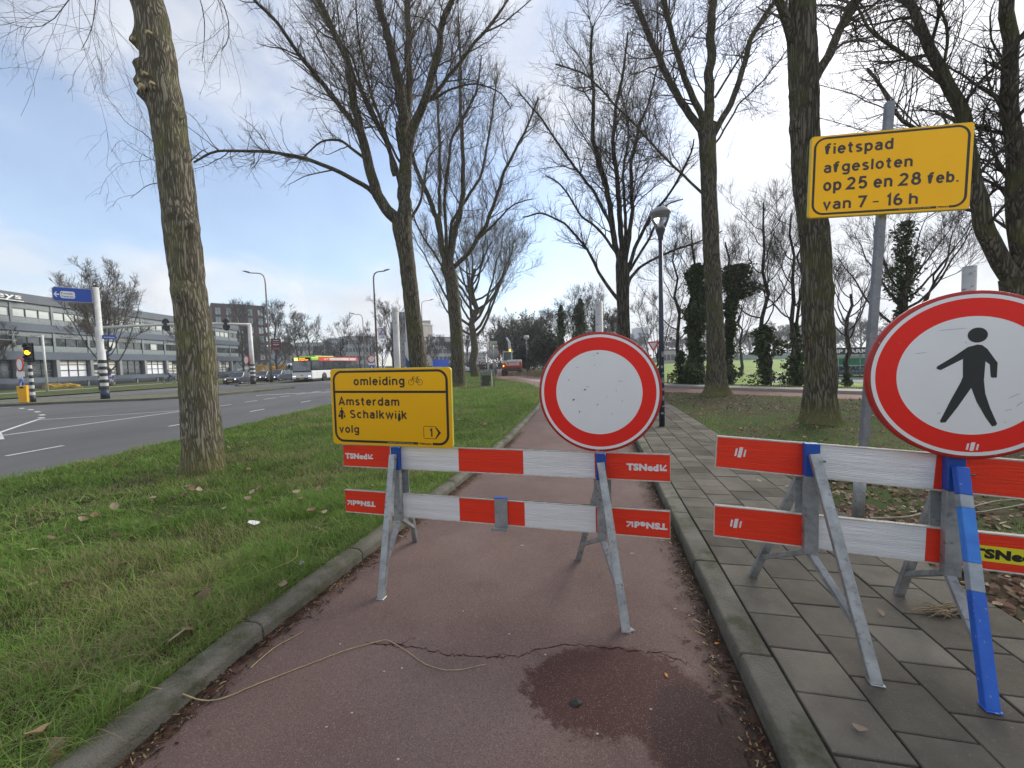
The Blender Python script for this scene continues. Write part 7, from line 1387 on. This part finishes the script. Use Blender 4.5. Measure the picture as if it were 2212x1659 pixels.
block('apartment_building', 'slim yellow tower between the forked tree and the slender tree', 908, 175, 933, 176, 694, 12, 8, 2, mk('yellow_render', (.55, .50, .40), rough=.8), m_pale, mk('sky_glass', (.20, .30, .38), rough=.1), wz=(.3, .7), wx=(.2, .75))
t, L_, h = block('office_block', 'white grid framed four storey office right of the forked tree', 922, 128, 1000, 134, 730, 16, 4, 9, mk('white_concrete', (.50, .50, .51), (.44, .44, .45), scale=.5, rough=.7), m_pg, m_dg, wz=(.16, .72), wx=(.12, .88))
block('apartment_building', 'small pale house front between the slender tree and the broad tree', 1003, 112, 1050, 114, 762, 10, 2, 5, m_pale, m_wh, m_dg)
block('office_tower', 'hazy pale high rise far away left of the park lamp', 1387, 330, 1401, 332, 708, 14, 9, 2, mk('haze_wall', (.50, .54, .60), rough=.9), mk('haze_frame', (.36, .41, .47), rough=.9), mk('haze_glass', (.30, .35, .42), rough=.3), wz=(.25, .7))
block('low_house', 'low brown roofed house beyond the playing field, right of the park lamp', 1432, 120, 1466, 118, 757, 10, 1, 4, m_pale, mk('brown_roof', (.12, .09, .075), rough=.9), m_dg)

# ================================================================== background trees
def gen_tree(name, label, x, y, H_, Rc, fork, seed, nl=9, form='vase', rt=.16, mat=None, tw=None, n=(60, 420, 1500), group=None, z=.08, lean=0., tm=None):
    r = np.random.RandomState(seed); D_ = math.hypot(x, y); tm = tm or .00027 * D_; mat = mat or bk_dark; tw = tw or m_twig
    t = thing(name, label, 'tree', (x, y, z), group=group); top = H_ * (.35 if form == 'vase' else .62 if form == 'round' else .93)
    k = 9; P = np.stack([lean * np.linspace(0, 1, k) + np.concatenate([[0], r.randn(k - 1) * .012 * H_]), np.concatenate([[0], r.randn(k - 1) * .01 * H_]), np.concatenate([[-.35], np.linspace(0, top, k)[1:]])], 1); R = rt * np.linspace(1, .35 if form != 'column' else .15, k) + .02
    V, F = batch_tubes(P[None], R[None], 9); link_mesh('trunk', fastmesh('trunk', V, F, mats=[mat], smooth=True), t)
    LPs, LRs = [], []
    for i in range(nl):
        h0 = fork * H_ + (top - fork * H_) * (i / nl) ** 1.0; s = min(h0 / top, .97); f = s * (k - 1); j = min(int(f), k - 2); p0 = P[j] + (P[j + 1] - P[j]) * (f - j); a = i * 2.4 + r.rand()
        if form == 'vase': out_, up = Rc * (.35 + .65 * r.rand()), H_ * (.80 + .2 * r.rand())
        elif form == 'round': out_, up = Rc * (.6 + .4 * r.rand()) * (1.05 - .5 * s), h0 + (H_ - h0) * (.35 + .6 * r.rand())
        else: out_, up = Rc * (.5 + .5 * r.rand()) * (1.1 - .6 * s), min(H_, h0 + H_ * (.18 + .14 * r.rand()))
        q = np.linspace(0, 1, 12); ex = .8 if form == 'vase' else .65
        X = p0[0] + out_ * math.cos(a) * q ** ex + np.cumsum(r.randn(12)) * .01 * H_ * q; Yy = p0[1] + out_ * math.sin(a) * q ** ex + np.cumsum(r.randn(12)) * .01 * H_ * q; Z = p0[2] + (up - p0[2]) * (q ** (1.15 if form != 'round' else 1.05))
        LPs.append(np.stack([X, Yy, Z], 1)); LRs.append(np.maximum(R[j] * .42 * np.linspace(1, .18, 12), tm))
    LP, LR = np.array(LPs), np.array(LRs); b1 = grow(r, LP, LR, n[0], H_ * .09, H_ * .24, 8, ang=(20, 50), trop=.3, wig=.13, rfac=.45, rmax=.022, rmin=tm * 1.2); b2 = grow(r, b1[0], b1[1], n[1], H_ * .04, H_ * .11, 5, ang=(25, 60), trop=.3, wig=.15, rmax=.015, rmin=tm)
    b3 = grow(r, b2[0], b2[1], n[2], H_ * .02, H_ * .06, 3, ang=(25, 60), trop=.25, wig=.15, rmax=.008, rmin=tm * .7, rend=.6)
    pack([(LP, LR, 5), (b1[0], b1[1], 4)], 'limbs', mat, t)['kind'] = 'stuff'; pack([(b2[0], b2[1], 3), (b3[0], b3[1], 3)], 'twigs', tw, t)['kind'] = 'stuff'; return t
def X_(px, Y_): return float(AT(px, 800, Y_)[0])
gen_tree('tree', 'wide upright bare tree in front of the grey office, by the blue direction sign', X_(236, 51), 51, 15.6, 4.4, .12, 1, nl=16, form='vase', rt=.24, n=(170, 1500, 6500))
gen_tree('tree', 'bare tree at the far left edge growing before the shop windows', X_(-25, 46), 46, 7.5, 3.2, .15, 2, nl=10, form='vase', rt=.12, n=(60, 500, 1600))
gen_tree('tree', 'bare tree mostly hidden by the leaning trunk, in front of the office', X_(415, 66), 66, 9.8, 3.2, .2, 3, nl=10, form='round', rt=.14)
gen_tree('tree', 'narrow upright poplar in front of the brown brick block', X_(527, 98), 98, 18.2, 3.2, .10, 4, nl=30, form='column', rt=.30, tw=m_twigh, n=(160, 1000, 2600))
gen_tree('tree', 'narrow upright poplar right of the advert board', X_(598, 90), 90, 16.2, 3.6, .10, 5, nl=30, form='column', rt=.28, tw=m_twigh, n=(160, 1000, 2600))
gen_tree('tree', 'dense upright bare tree behind the front of the bus', X_(643, 98), 98, 14.4, 4.2, .14, 6, nl=24, form='column', rt=.25, tw=m_twigh, n=(150, 900, 2600))
gen_tree('tree', 'open bare tree rising directly above the bus front', X_(671, 72), 72, 12.0, 3.8, .25, 7, nl=9, form='round', rt=.17, n=(40, 260, 900))
gen_tree('tree', 'thin open bare tree above the middle of the bus', X_(741, 76), 76, 11.6, 4.2, .3, 8, nl=8, form='round', rt=.16, n=(36, 220, 800))
gen_tree('tree', 'thin bare tree above the rear of the bus', X_(779, 80), 80, 10.6, 3.0, .25, 9, nl=9, form='round', rt=.15, n=(40, 260, 900))
gen_tree('tree', 'small bare tree between the bus and the letter board lamp', X_(803, 82), 82, 9.4, 2.6, .25, 10, nl=9, form='round', rt=.15, n=(40, 260, 900))
gen_tree('tree', 'dark bare tree directly right of the white pipe of the detour sign', X_(853, 47), 47, 9.8, 2.9, .28, 11, nl=11, form='round', rt=.17, n=(60, 420, 1500))
BT = ['behind the roof of the bus', 'between the office end and the brick block', 'behind the rear half of the bus', 'left of the bus front', 'behind the letter board lamp', 'in front of the white grid office', 'beside the slim yellow tower', 'behind the slender tree trunk', 'left of the utility cabinet']
for i, (px, Y_, H_, R_) in enumerate([(700, 112, 10, 3.6), (548, 118, 10, 3), (722, 118, 9.5, 3.8), (618, 112, 12, 3.4), (828, 95, 9, 3.2), (940, 100, 8.5, 3.), (913, 98, 10, 3.2), (975, 92, 9, 3.4), (1010, 96, 11, 4)]):
    gen_tree('tree', 'twiggy brown bare tree far off, ' + BT[i], X_(px, Y_), Y_, H_, R_, .15, 30 + i, nl=14, form='round', rt=.16, tw=m_twigh, n=(80, 600, 1800), group='far bare trees along the road')
gen_tree('tree', 'broad many stemmed bare tree left of the excavator', X_(1028, 47), 47, 20.5, 7.6, .22, 50, nl=24, form='round', rt=.52, mat=bk_mid, n=(200, 2000, 8000))
# trees behind the excavator and along the field
def leafcloud(name, parent, pts, size, cols, seed, m_=None, kind='stuff'):
    r = np.random.RandomState(seed); n = len(pts); a = r.randn(n, 3); a /= np.linalg.norm(a, axis=1, keepdims=True); b = np.cross(a, r.randn(n, 3)); b /= np.linalg.norm(b, axis=1, keepdims=True); s = (size * (.6 + .8 * r.rand(n)))[:, None]
    V = np.stack([pts - a * s, pts - b * s * .6 + a * s * .1, pts + a * s, pts + b * s * .6 + a * s * .1], 1); Q = np.arange(n * 4).reshape(n, 4); c0, c1 = np.array(cols[0]), np.array(cols[1]); C = np.repeat(c0 + (c1 - c0) * r.rand(n, 1) ** 1.4, 4, 0)
    o = link_mesh(name, fastmesh(name, V.reshape(-1, 3), Q, mats=[m_ or m_ivy], colors=C), parent); o['kind'] = kind; return o
m_ivy = colour_mat('ivy_leaf', .5, .35, .12)
IVY = ((.028, .046, .016), (.11, .15, .05))
def column_pts(r, n, z0, z1, rad, cx=0., cy=0., lump=.8):
    z = z0 + (z1 - z0) * r.rand(n); a = r.rand(n) * 2 * np.pi; t = (z - z0) / (z1 - z0); f = rad(t) * np.where(z0 > .8, np.sin(np.pi * np.clip(t * .94 + .03, 0, 1)) ** .6, np.clip((1 - t) * 1.6, 0, 1) ** .5) * (1 + lump * np.sin(z * 3.1 + 2 * np.sin(a + z)) * .5 + lump * .5 * np.sin(a * 3 + z * 1.7)); q = f * np.sqrt(.15 + .85 * r.rand(n)) * (1 + .28 * r.randn(n) * (r.rand(n) < .4)) * (.72 + .55 * gnoise(np.stack([a * 1.3, z * 2.2], 1), 1., 17))
    return np.stack([cx + q * np.cos(a), cy + q * np.sin(a), z], 1)
def ivy_tree(label, px, Y_, H_, Rc, ivy, seed, nl=10, rt=.12, form='column', n=(50, 420, 1500), fork=.3, lean=0., leaf=.085, nleaf=2600, group='ivy clad trees along the playing field fence'):
    x = X_(px, Y_); t = gen_tree('ivy_tree', label, x, Y_, H_, Rc, fork, seed, nl=nl, form=form, rt=rt, mat=bk_dark, tw=m_twigd, n=n, lean=lean, group=group); r = np.random.RandomState(seed)
    for (z0, z1, r0, r1, ox) in ivy:
        nn = int(nleaf * (z1 - z0) / 3 * max(r0, r1) / .6); leafcloud('ivy', t, column_pts(r, max(400, nn), z0, z1, lambda q: r0 + (r1 - r0) * q + .12 * np.sin(q * 9), cx=ox), leaf, IVY, seed)
    return t
ivy_tree('tall ivy smothered column just left of the tall straight trunk', 1500, 22.8, 9.5, 2., [(0, 3.0, .40, .62, 0), (2.6, 6.9, .70, .40, .15)], 61, nleaf=5000)
ivy_tree('thin leaning tree with an ivy foot, right of the park lamp', 1470, 23.6, 9.0, 2.2, [(0, 2.0, .45, .30, 0)], 62, rt=.11, n=(45, 420, 1500), lean=-.3)
ivy_tree('tree with an ivy crown just right of the tall straight trunk', 1574, 22.4, 8.6, 2.0, [(0, 2.6, .30, .35, 0), (2.4, 5.0, .3, .45, .1), (4.8, 6.7, .75, .85, .45)], 63, nleaf=4500)
ivy_tree('bushy ivy stump with a slim bare tree growing out of it', 1652, 21.6, 10.5, 2.6, [(0, 1.6, .42, .45, 0), (1.5, 3.2, .95, .40, 0)], 64, n=(70, 620, 2300), nl=14)
ivy_tree('twin stemmed tree with ivy low on its trunk, left of the largest trunk', 1717, 20.6, 9.5, 2.0, [(0, 3.2, .42, .28, 0)], 65, lean=-.25, n=(60, 500, 1800)); 
ivy_tree('second thin stem hugging the twin stemmed ivy tree', 1726, 20.9, 8.2, 1.6, [(0, 1.9, .40, .2, 0)], 66, lean=.1, rt=.09, n=(40, 300, 1100))
ivy_tree('ivy clad tree seen below the closure sign beside its post', 1945, 15.5, 7.6, 3.0, [(.5, 3.6, .30, .28, 0), (3.4, 5.2, .40, .42, 0), (5.0, 6.6, .36, .30, .05)], 67, form='round', rt=.17, n=(80, 700, 2600), nleaf=3800, leaf=.06, nl=13)
ivy_tree('slim bare multi stemmed tree between yield sign and park lamp', 1420, 29., 6.6, 1.9, [(0, .8, .2, .15, 0)], 68, form='vase', rt=.09, nl=9, fork=.08, n=(60, 520, 1800))
ivy_tree('slender bare tree with cones left of the closure sign post', 1830, 19.5, 7.2, 2.2, [(0, .6, .2, .1, 0)], 69, form='round', rt=.10, nl=10, n=(60, 520, 2000))
ivy_tree('pale bare sapling at the foot of the tall straight trunk', 1600, 33., 8.0, 2.6, [(0, .6, .2, .1, 0)], 70, form='round', rt=.11, nl=10, n=(60, 520, 2000))
ivy_tree('ivy wrapped stump rising above the blank round sign, left', 1214, 46., 8.2, .8, [(0, 8.0, .55, .42, 0)], 71, rt=.15, nl=4, n=(20, 100, 300), leaf=.14, nleaf=1500, group='trees behind the excavator')
ivy_tree('ivy wrapped tree rising above the blank round sign, near the pipe', 1255, 44., 9.4, 1.8, [(0, 8.4, .95, .60, 0)], 72, rt=.15, nl=8, n=(50, 360, 1300), leaf=.13, nleaf=1600, group='trees behind the excavator')
for i, (px, Y_, H_, R_, lb) in enumerate([(1240, 52, 9.6, 2.4, 'left of the ivy wrapped tree'), (1284, 48, 10.4, 2.6, 'directly behind the pipe of the round sign'), (1308, 50, 8.4, 2.4, 'right of the pipe of the round sign'), (1196, 58, 9.8, 2.8, 'left of the ivy wrapped stump'), (1172, 62, 9.4, 3.0, 'behind the far park lamp'), (1326, 46, 7.4, 2.0, 'next to the broad tree trunk')]):
    t = gen_tree('alder_tree', 'dark twiggy alder with cones, ' + lb, X_(px, Y_), Y_, H_, R_, .2, 90 + i, nl=14, form='round', rt=.13, tw=m_twigd, n=(90, 700, 2400), group='trees behind the excavator')
for i, (px, Y_, H_, R_, g, lb) in enumerate([(1100, 78, 10.4, 4.2, .55, 'broad olive brown thicket tree above the excavator boom'), (1128, 74, 11.2, 4.4, .7, 'olive thicket tree behind the excavator'), (1152, 66, 8.8, 3.4, 1.0, 'dark evergreen tree behind the far park lamp'), (1080, 88, 9.4, 4., .5, 'brown thicket tree above the fingerpost'), (1180, 56, 6.4, 2.6, 1.0, 'low dark evergreen left of the round sign'), (1142, 60, 4.8, 2.6, .9, 'low dark bush between the excavator and the far lamp')]):
    x = X_(px, Y_); t = gen_tree('thicket_tree', lb, x, Y_, H_, R_, .12, 110 + i, nl=18, form='round', rt=.16, tw=m_twig, n=(120, 900, 3000), group='thicket behind the excavator'); r = np.random.RandomState(i); nn = int(5200 * g)
    a = r.rand(nn) * 2 * np.pi; el = np.arcsin(r.rand(nn) * 1.25 - .25 if False else np.clip(r.rand(nn) * 1.3 - .3, -.95, .98)); cl_s = .6 + .5 * r.rand(14); ci = r.randint(0, 14, nn); cc = np.stack([R_ * .62 * np.cos(np.arange(14) * 2.4) * np.sqrt((np.arange(14) + .5) / 14), R_ * .62 * np.sin(np.arange(14) * 2.4) * np.sqrt((np.arange(14) + .5) / 14), H_ * (.25 + .5 * r.rand(14))], 1)
    q = r.randn(nn, 3) * np.array([.30, .30, .34]) * R_ * .8; pts = cc[ci] + q; pts = pts[(pts[:, 2] > .1) & (pts[:, 2] < H_ * .97)]
    leafcloud('foliage', t, pts, .17, ((.022, .034, .014), (.060, .078, .032)) if g > .8 else ((.035, .038, .020), (.085, .085, .045)), i)
for i, (px, Y_, w_, lb) in enumerate([(1185, 44, 3.4, 'tawny reeds and scrub left of the blank round sign'), (1150, 50, 3.0, 'tawny scrub at the edge of the far pavement')]):
    x = X_(px, Y_); r = np.random.RandomState(i + 4); n = 1500; P = np.stack([x + r.randn(n) * w_ * .5, Y_ + r.randn(n) * w_ * .6], 1); o = blades(r, P, .1, .35 + .6 * r.rand(n), np.full(n, .035), .3 + .6 * r.rand(n), np.array([.20, .16, .09]) * (.5 + .8 * r.rand(n, 1)), 2); tag(link_mesh('scrub', fastmesh('scrub', o[0], o[1], o[2], mats=[m_grass], colors=o[3])), lb, 'scrub')
# far rows beyond the playing field
base = gen_tree('tree', 'pale bare tree in the far row beyond the field, behind the tall straight trunk', X_(1560, 150), 150, 14, 5.5, .12, 140, nl=18, form='round', rt=.28, tw=m_twigh, mat=m_twigh, n=(120, 900, 2600), group='far row of bare trees beyond the field')
spots = [(1380, 170, 'behind the yield sign'), (1445, 160, 'right of the park lamp'), (1475, 165, 'behind the leaning ivy footed tree'), (1515, 160, 'behind the ivy smothered column'), (1592, 150, 'behind the ivy crowned tree'), (1620, 155, 'left of the ivy stump'), (1640, 160, 'behind the ivy stump'), (1672, 150, 'right of the ivy stump'), (1700, 155, 'left of the twin stemmed tree'), (1722, 150, 'behind the twin stemmed tree'), (1750, 150, 'behind the largest trunk, left side'), (1790, 150, 'behind the largest trunk, right side'), (1826, 140, 'above the dark billboard'), (1858, 130, 'directly left of the closure sign post'), (1900, 140, 'right of the closure sign post'), (1950, 140, 'behind the ivy clad tree'), (1995, 140, 'just left of the walking figure sign'), (2060, 140, 'hidden by the walking figure sign, left'), (2130, 140, 'hidden by the walking figure sign, right'), (1345, 175, 'behind the broad tree trunk'), (1300, 180, 'far behind the blank round sign')]
for i, (px, Y_, lb) in enumerate(spots):
    c = copy_tree(base); c.location = (X_(px, Y_), Y_, -.05); s = .8 + .35 * rnd.random(); c.scale = (s * 1.1, s * 1.1, s * (.75 + .35 * rnd.random())); c.rotation_euler = (0, 0, rnd.uniform(0, 6.28)); c['label'] = 'pale bare tree in the far row, ' + lb
hedge = thing('hedge', 'long dark hedge line at the far side of the playing field', 'hedge', (75, 165, -.05)); r = np.random.RandomState(9); n = 9000; P = np.stack([r.uniform(-55, 190, n), r.randn(n) * 2.5, np.abs(r.randn(n)) * 1.1 + .1], 1); P[:, 1] -= P[:, 0] * .42; leafcloud('foliage', hedge, P, .55, ((.05, .055, .045), (.10, .105, .08)), 3)
hedge2 = thing('hedge', 'dark low hedge in front of the distant buildings left of the excavator', 'hedge', (-12, 104, .0)); n = 5000; P = np.stack([r.uniform(-16, 12, n), r.randn(n) * 1.2, np.abs(r.randn(n)) * .7 + .1], 1); leafcloud('foliage', hedge2, P, .25, ((.03, .03, .02), (.07, .065, .04)), 5)
gf = thing('green_screen', 'pale green screen fence across the far side of the playing field', 'fence', (95, 150, -.05), math.radians(-23)); MB().box((0, 0, .9), (150, .12, 1.8)).build('screen', mk('screen_green', (.24, .34, .29), rough=.8), gf)
sh_ = gen_tree('young_tree', 'small single tree standing on the playing field left of the tall trunk', X_(1517, 34), 34, 3.4, .7, .5, 150, nl=6, form='round', rt=.10, n=(20, 120, 400), z=-.05)

# ================================================================== people and bicycles
def skinmesh(name, joints, edges, radii, m_, parent, root=0, sub=1):
    me = bpy.data.meshes.new(name); me.from_pydata([tuple(j) for j in joints], edges, []); me.materials.append(m_); o = link_mesh(name, me, parent)
    sk = o.modifiers.new('skin', 'SKIN'); sk.use_smooth_shade = True
    for i, r in enumerate(radii): v = me.skin_vertices[0].data[i]; v.radius = (r, r) if not hasattr(r, '__len__') else r; v.use_root = (i == root)
    s = o.modifiers.new('smooth', 'SUBSURF'); s.levels = s.render_levels = sub; return o
def person(label, loc, rz, pose, jacket, trousers, hair=(.10, .06, .03), group=None, s=1.):
    t = thing('person', label, 'person', loc, rz, group); t.scale = (s, s, s)
    if pose == 'ride':      # seated on a bicycle, hands on the bars, one leg down; faces -y
        hip = (0, .22, .98); chest = (0, .02, 1.36); neck = (0, -.03, 1.50); head = (0, -.07, 1.66)
        sh = [(-.19, .0, 1.42), (.19, .0, 1.42)]; el = [(-.27, -.20, 1.20), (.27, -.20, 1.20)]; ha = [(-.24, -.42, 1.08), (.24, -.42, 1.08)]; hp = [(-.10, .2, .95), (.10, .2, .95)]; kn = [(-.12, -.18, .74), (.12, -.12, .58)]; an = [(-.12, -.02, .42), (.12, .08, .20)]; to = [(-.12, -.16, .38), (.12, -.06, .16)]
    else:
        hip = (0, 0, .95); chest = (0, 0, 1.32); neck = (0, 0, 1.47); head = (0, -.02, 1.64)
        sh = [(-.19, 0, 1.40), (.19, 0, 1.40)]; el = [(-.25, .03, 1.12), (.25, .03, 1.12)]; ha = [(-.25, -.08, .88), (.25, -.08, .88)]; hp = [(-.10, 0, .92), (.10, 0, .92)]; kn = [(-.11, -.04, .50), (.11, -.08, .50)]; an = [(-.11, .04, .09), (.11, .0, .09)]; to = [(-.12, -.12, .04), (.12, -.16, .04)]
    J = [hip, chest, neck, head, (head[0], head[1], head[2] + .10)] + sh + el + ha + hp + kn + an + to
    E_ = [(0, 1), (1, 2), (2, 3), (3, 4), (1, 5), (1, 6), (5, 7), (6, 8), (7, 9), (8, 10), (0, 11), (0, 12), (11, 13), (12, 14), (13, 15), (14, 16), (15, 17), (16, 18)]
    R = [.13, .14, .055, .088, .06, .06, .06, .045, .045, .035, .035, .09, .09, .06, .06, .04, .04, .035, .035]
    skinmesh('body', J, E_, R, mk('skin', (.50, .30, .22), rough=.6), t)
    skinmesh('jacket', [hip, chest] + sh + el + [tuple(np.array(e) * .25 + np.array(h) * .75) for e, h in zip(el, ha)], [(0, 1), (1, 2), (1, 3), (2, 4), (3, 5), (4, 6), (5, 7)], [.165, .175, .085, .085, .065, .065, .05, .05], mk('cloth_%d' % int(sum(jacket) * 1000 + jacket[0] * 99), jacket, rough=.9), t)
    skinmesh('trousers', [hip] + hp + kn + [tuple(np.array(a) + np.array([0, 0, .02])) for a in an], [(0, 1), (0, 2), (1, 3), (2, 4), (3, 5), (4, 6)], [.15, .11, .11, .08, .08, .06, .06], mk('cloth_%d' % int(sum(trousers) * 1000 + trousers[0] * 99), trousers, rough=.9), t)
    hm = MB(); hm.lathe([(0, .145), (.06, .13), (.095, .08), (.105, .02), (.09, -.03)], 12, (head[0], head[1] + .015, head[2] + .02)); hm.build('hair', mk('hair_%d' % int(hair[0] * 1000), hair, rough=.9), t)
    fm = MB(); fm.box((head[0], head[1] - .095, head[2] + .02), (.025, .03, .04)); fm.build('nose', mk('skin', (.5, .3, .22)), t)
    for s_ in (-1, 1): MB().lathe([(0, .012), (.014, .004), (.014, -.004)], 8, (head[0] + s_ * .035, head[1] - .085, head[2] + .045)).build('eye', m_dk, t)
    for q in to: MB().box((q[0], q[1] + .04, q[2]), (.10, .26, .09)).build('shoe', m_dk, t, bevel=.03)
    return t
def bicycle(label, loc, rz, col=(.05, .05, .06), group=None, s=1.):
    t = thing('bicycle', label, 'bicycle', loc, rz, group); m_ = mk('bike_paint_%d' % int(col[0] * 1000), col, rough=.4); t.scale = (s, s, s)
    for y in (-.62, .48):
        w_ = MB(); w_.tube([(0, y + .34 * math.cos(q), .34 + .34 * math.sin(q)) for q in [2 * math.pi * i / 20 for i in range(21)]], .022, 6, caps=False); w_ = w_.build('wheel', m_tyre, t)
        sp = MB()
        for k in range(8): q = math.pi * k / 8; sp.beam((0, y - .32 * math.cos(q), .34 - .32 * math.sin(q)), (0, y + .32 * math.cos(q), .34 + .32 * math.sin(q)), .004, .004)
        sp.build('spokes', m_galv, w_)
    MB().tube([(0, -.62, .34), (0, -.50, .80), (0, -.46, .98)], .018, 6).tube([(0, -.50, .78), (0, -.02, .30), (0, .18, .86), (0, -.49, .84)], .018, 6).tube([(0, -.02, .30), (0, .48, .34), (0, .16, .80)], .014, 6).build('frame', m_, t)
    MB().tube([(-.28, -.30, 1.02), (-.2, -.42, 1.06), (0, -.46, 1.03), (.2, -.42, 1.06), (.28, -.30, 1.02)], .014, 6).build('handlebar', m_galv, t); MB().box((0, .20, .92), (.16, .26, .06)).build('saddle', m_dk, t, bevel=.02); MB().box((0, .48, .73), (.14, .4, .03)).build('carrier', m_dk, t)
    MB().lathe([(0, 0), (.05, .02), (.05, .06)], 10, M=Matrix.Translation((0, -.55, .88)) @ Matrix.Rotation(math.pi / 2, 4, 'X')).build('lamp', m_galv, t); return t
def rider(lp, lb, loc, rz, j, tr, hair=(.1, .06, .03), bc=(.05, .05, .06), s=1., grp=None): bicycle(lb, loc, rz, bc, s=s, group=grp and grp[1]); return person(lp, loc, rz, 'ride', j, tr, hair, s=s, group=grp and grp[0])
rider('fair haired cyclist in white top and blue jeans, left of the excavator', 'bicycle ridden by the fair haired cyclist towards the viewer', (-2.15, 52.5, .01), .1, (.62, .62, .62), (.10, .18, .34), (.45, .30, .15), (.30, .32, .36))
g = ('dark clad cyclists far along the path', 'bicycles of the dark clad cyclists')
rider('dark clad cyclist between the fingerpost and the fair haired cyclist', 'far bicycle under the nearer dark clad cyclist', (-4.6, 76, .01), .25, (.03, .035, .06), (.02, .02, .025), s=1.0, grp=g)
rider('second dark clad cyclist further back beside the fingerpost', 'far bicycle under the further dark clad cyclist', (-5.9, 81, .01), .1, (.02, .02, .025), (.03, .03, .035), s=1.0, grp=g)
p = AT(366, 822, 56.); rider('distant cyclist in a dark red and cream coat before the office', 'pale wheeled bicycle in front of the grey office', (p[0], 56., .10), math.radians(-78), (.30, .16, .14), (.05, .04, .07), (.3, .12, .06), (.55, .55, .55), s=1.05)
p = AT(240, 825, 50.); rider('crouched rider in a bright blue jacket beside the direction sign mast', 'pale moped like bicycle beside the direction sign mast', (p[0], 50., .10), math.radians(75), (.02, .08, .48), (.35, .36, .42), (.02, .06, .35), (.55, .55, .6), s=.92)
p = AT(568, 806, 62.); person('pedestrian in a tan hooded coat behind the dark estate car', (p[0], 62., .12), .3, 'stand', (.62, .45, .28), (.05, .05, .06), (.55, .40, .25))
# excavator driver seen through the rear window
dr = thing('person', 'excavator driver in an orange vest seen through the cab rear window', 'person', (-.46, 50.85, 1.05), math.radians(177)); dr.scale = (.95, .95, .95)
J = [(0, 0, .72), (0, 0, 1.05), (0, 0, 1.22), (0, -.02, 1.36), (0, -.02, 1.45), (-.2, 0, 1.12), (.2, 0, 1.12), (-.30, -.1, .86), (.30, -.1, .86), (-.2, -.32, .80), (.2, -.32, .80)]
skinmesh('body', J, [(0, 1), (1, 2), (2, 3), (3, 4), (1, 5), (1, 6), (5, 7), (6, 8), (7, 9), (8, 10)], [.14, .14, .055, .09, .06, .06, .06, .045, .045, .04, .04], mk('skin', (.5, .3, .22)), dr); skinmesh('vest', [J[0], J[1], J[5], J[6], J[7], J[8]], [(0, 1), (1, 2), (1, 3), (2, 4), (3, 5)], [.17, .18, .09, .09, .07, .07], mk('vest_orange', (.65, .16, .05), rough=.7), dr)
# yellow sacks lying on the far verge in front of the office
for i, (px, w_, lb) in enumerate(((212 / 2.212 * 1.0 + 20, 1.3, 'yellow plastic heap on the far grass right of the slim white pole'), (145, 1.7, 'long yellow plastic heap on the far grass left of the direction sign mast'))):
    p = G(116 if i == 0 else 143, 838.5 if i == 0 else 837.5, .1); bm = bmesh.new(); bmesh.ops.create_icosphere(bm, subdivisions=3, radius=1); r = np.random.RandomState(i)
    for v in bm.verts: n_ = 1 + .25 * math.sin(v.co.x * 5 + i) * math.cos(v.co.y * 7) + .08 * r.randn(); v.co = Vector((v.co.x * w_ * n_, v.co.y * .5 * n_, max(0, v.co.z * .55 * n_)))
    me = bpy.data.meshes.new('tarpaulin'); bm.to_mesh(me); bm.free(); me.materials.append(mk('tarp_yellow', (.66, .42, .06), (.5, .34, .06), scale=3, rough=.6)); tag(link_mesh('tarpaulin', me, None, (p[0], p[1], .08)), lb, 'tarpaulin')

# ================================================================== thin winter haze: one closed box of air round everything
hz_ = MB().box((0, 150, 19), (700, 560, 42)).build('haze', []); hz_['kind'] = 'stuff'
hm_ = bpy.data.materials.new('haze_air'); hm_.use_nodes = True; hm_.node_tree.nodes.clear(); ho = hm_.node_tree.nodes.new('ShaderNodeOutputMaterial'); hv = hm_.node_tree.nodes.new('ShaderNodeVolumePrincipled')
hv.inputs['Color'].default_value = (.86, .91, 1, 1); hv.inputs['Density'].default_value = .0007; hv.inputs['Anisotropy'].default_value = .2; hm_.node_tree.links.new(hv.outputs[0], ho.inputs['Volume']); hz_.data.materials.append(hm_)
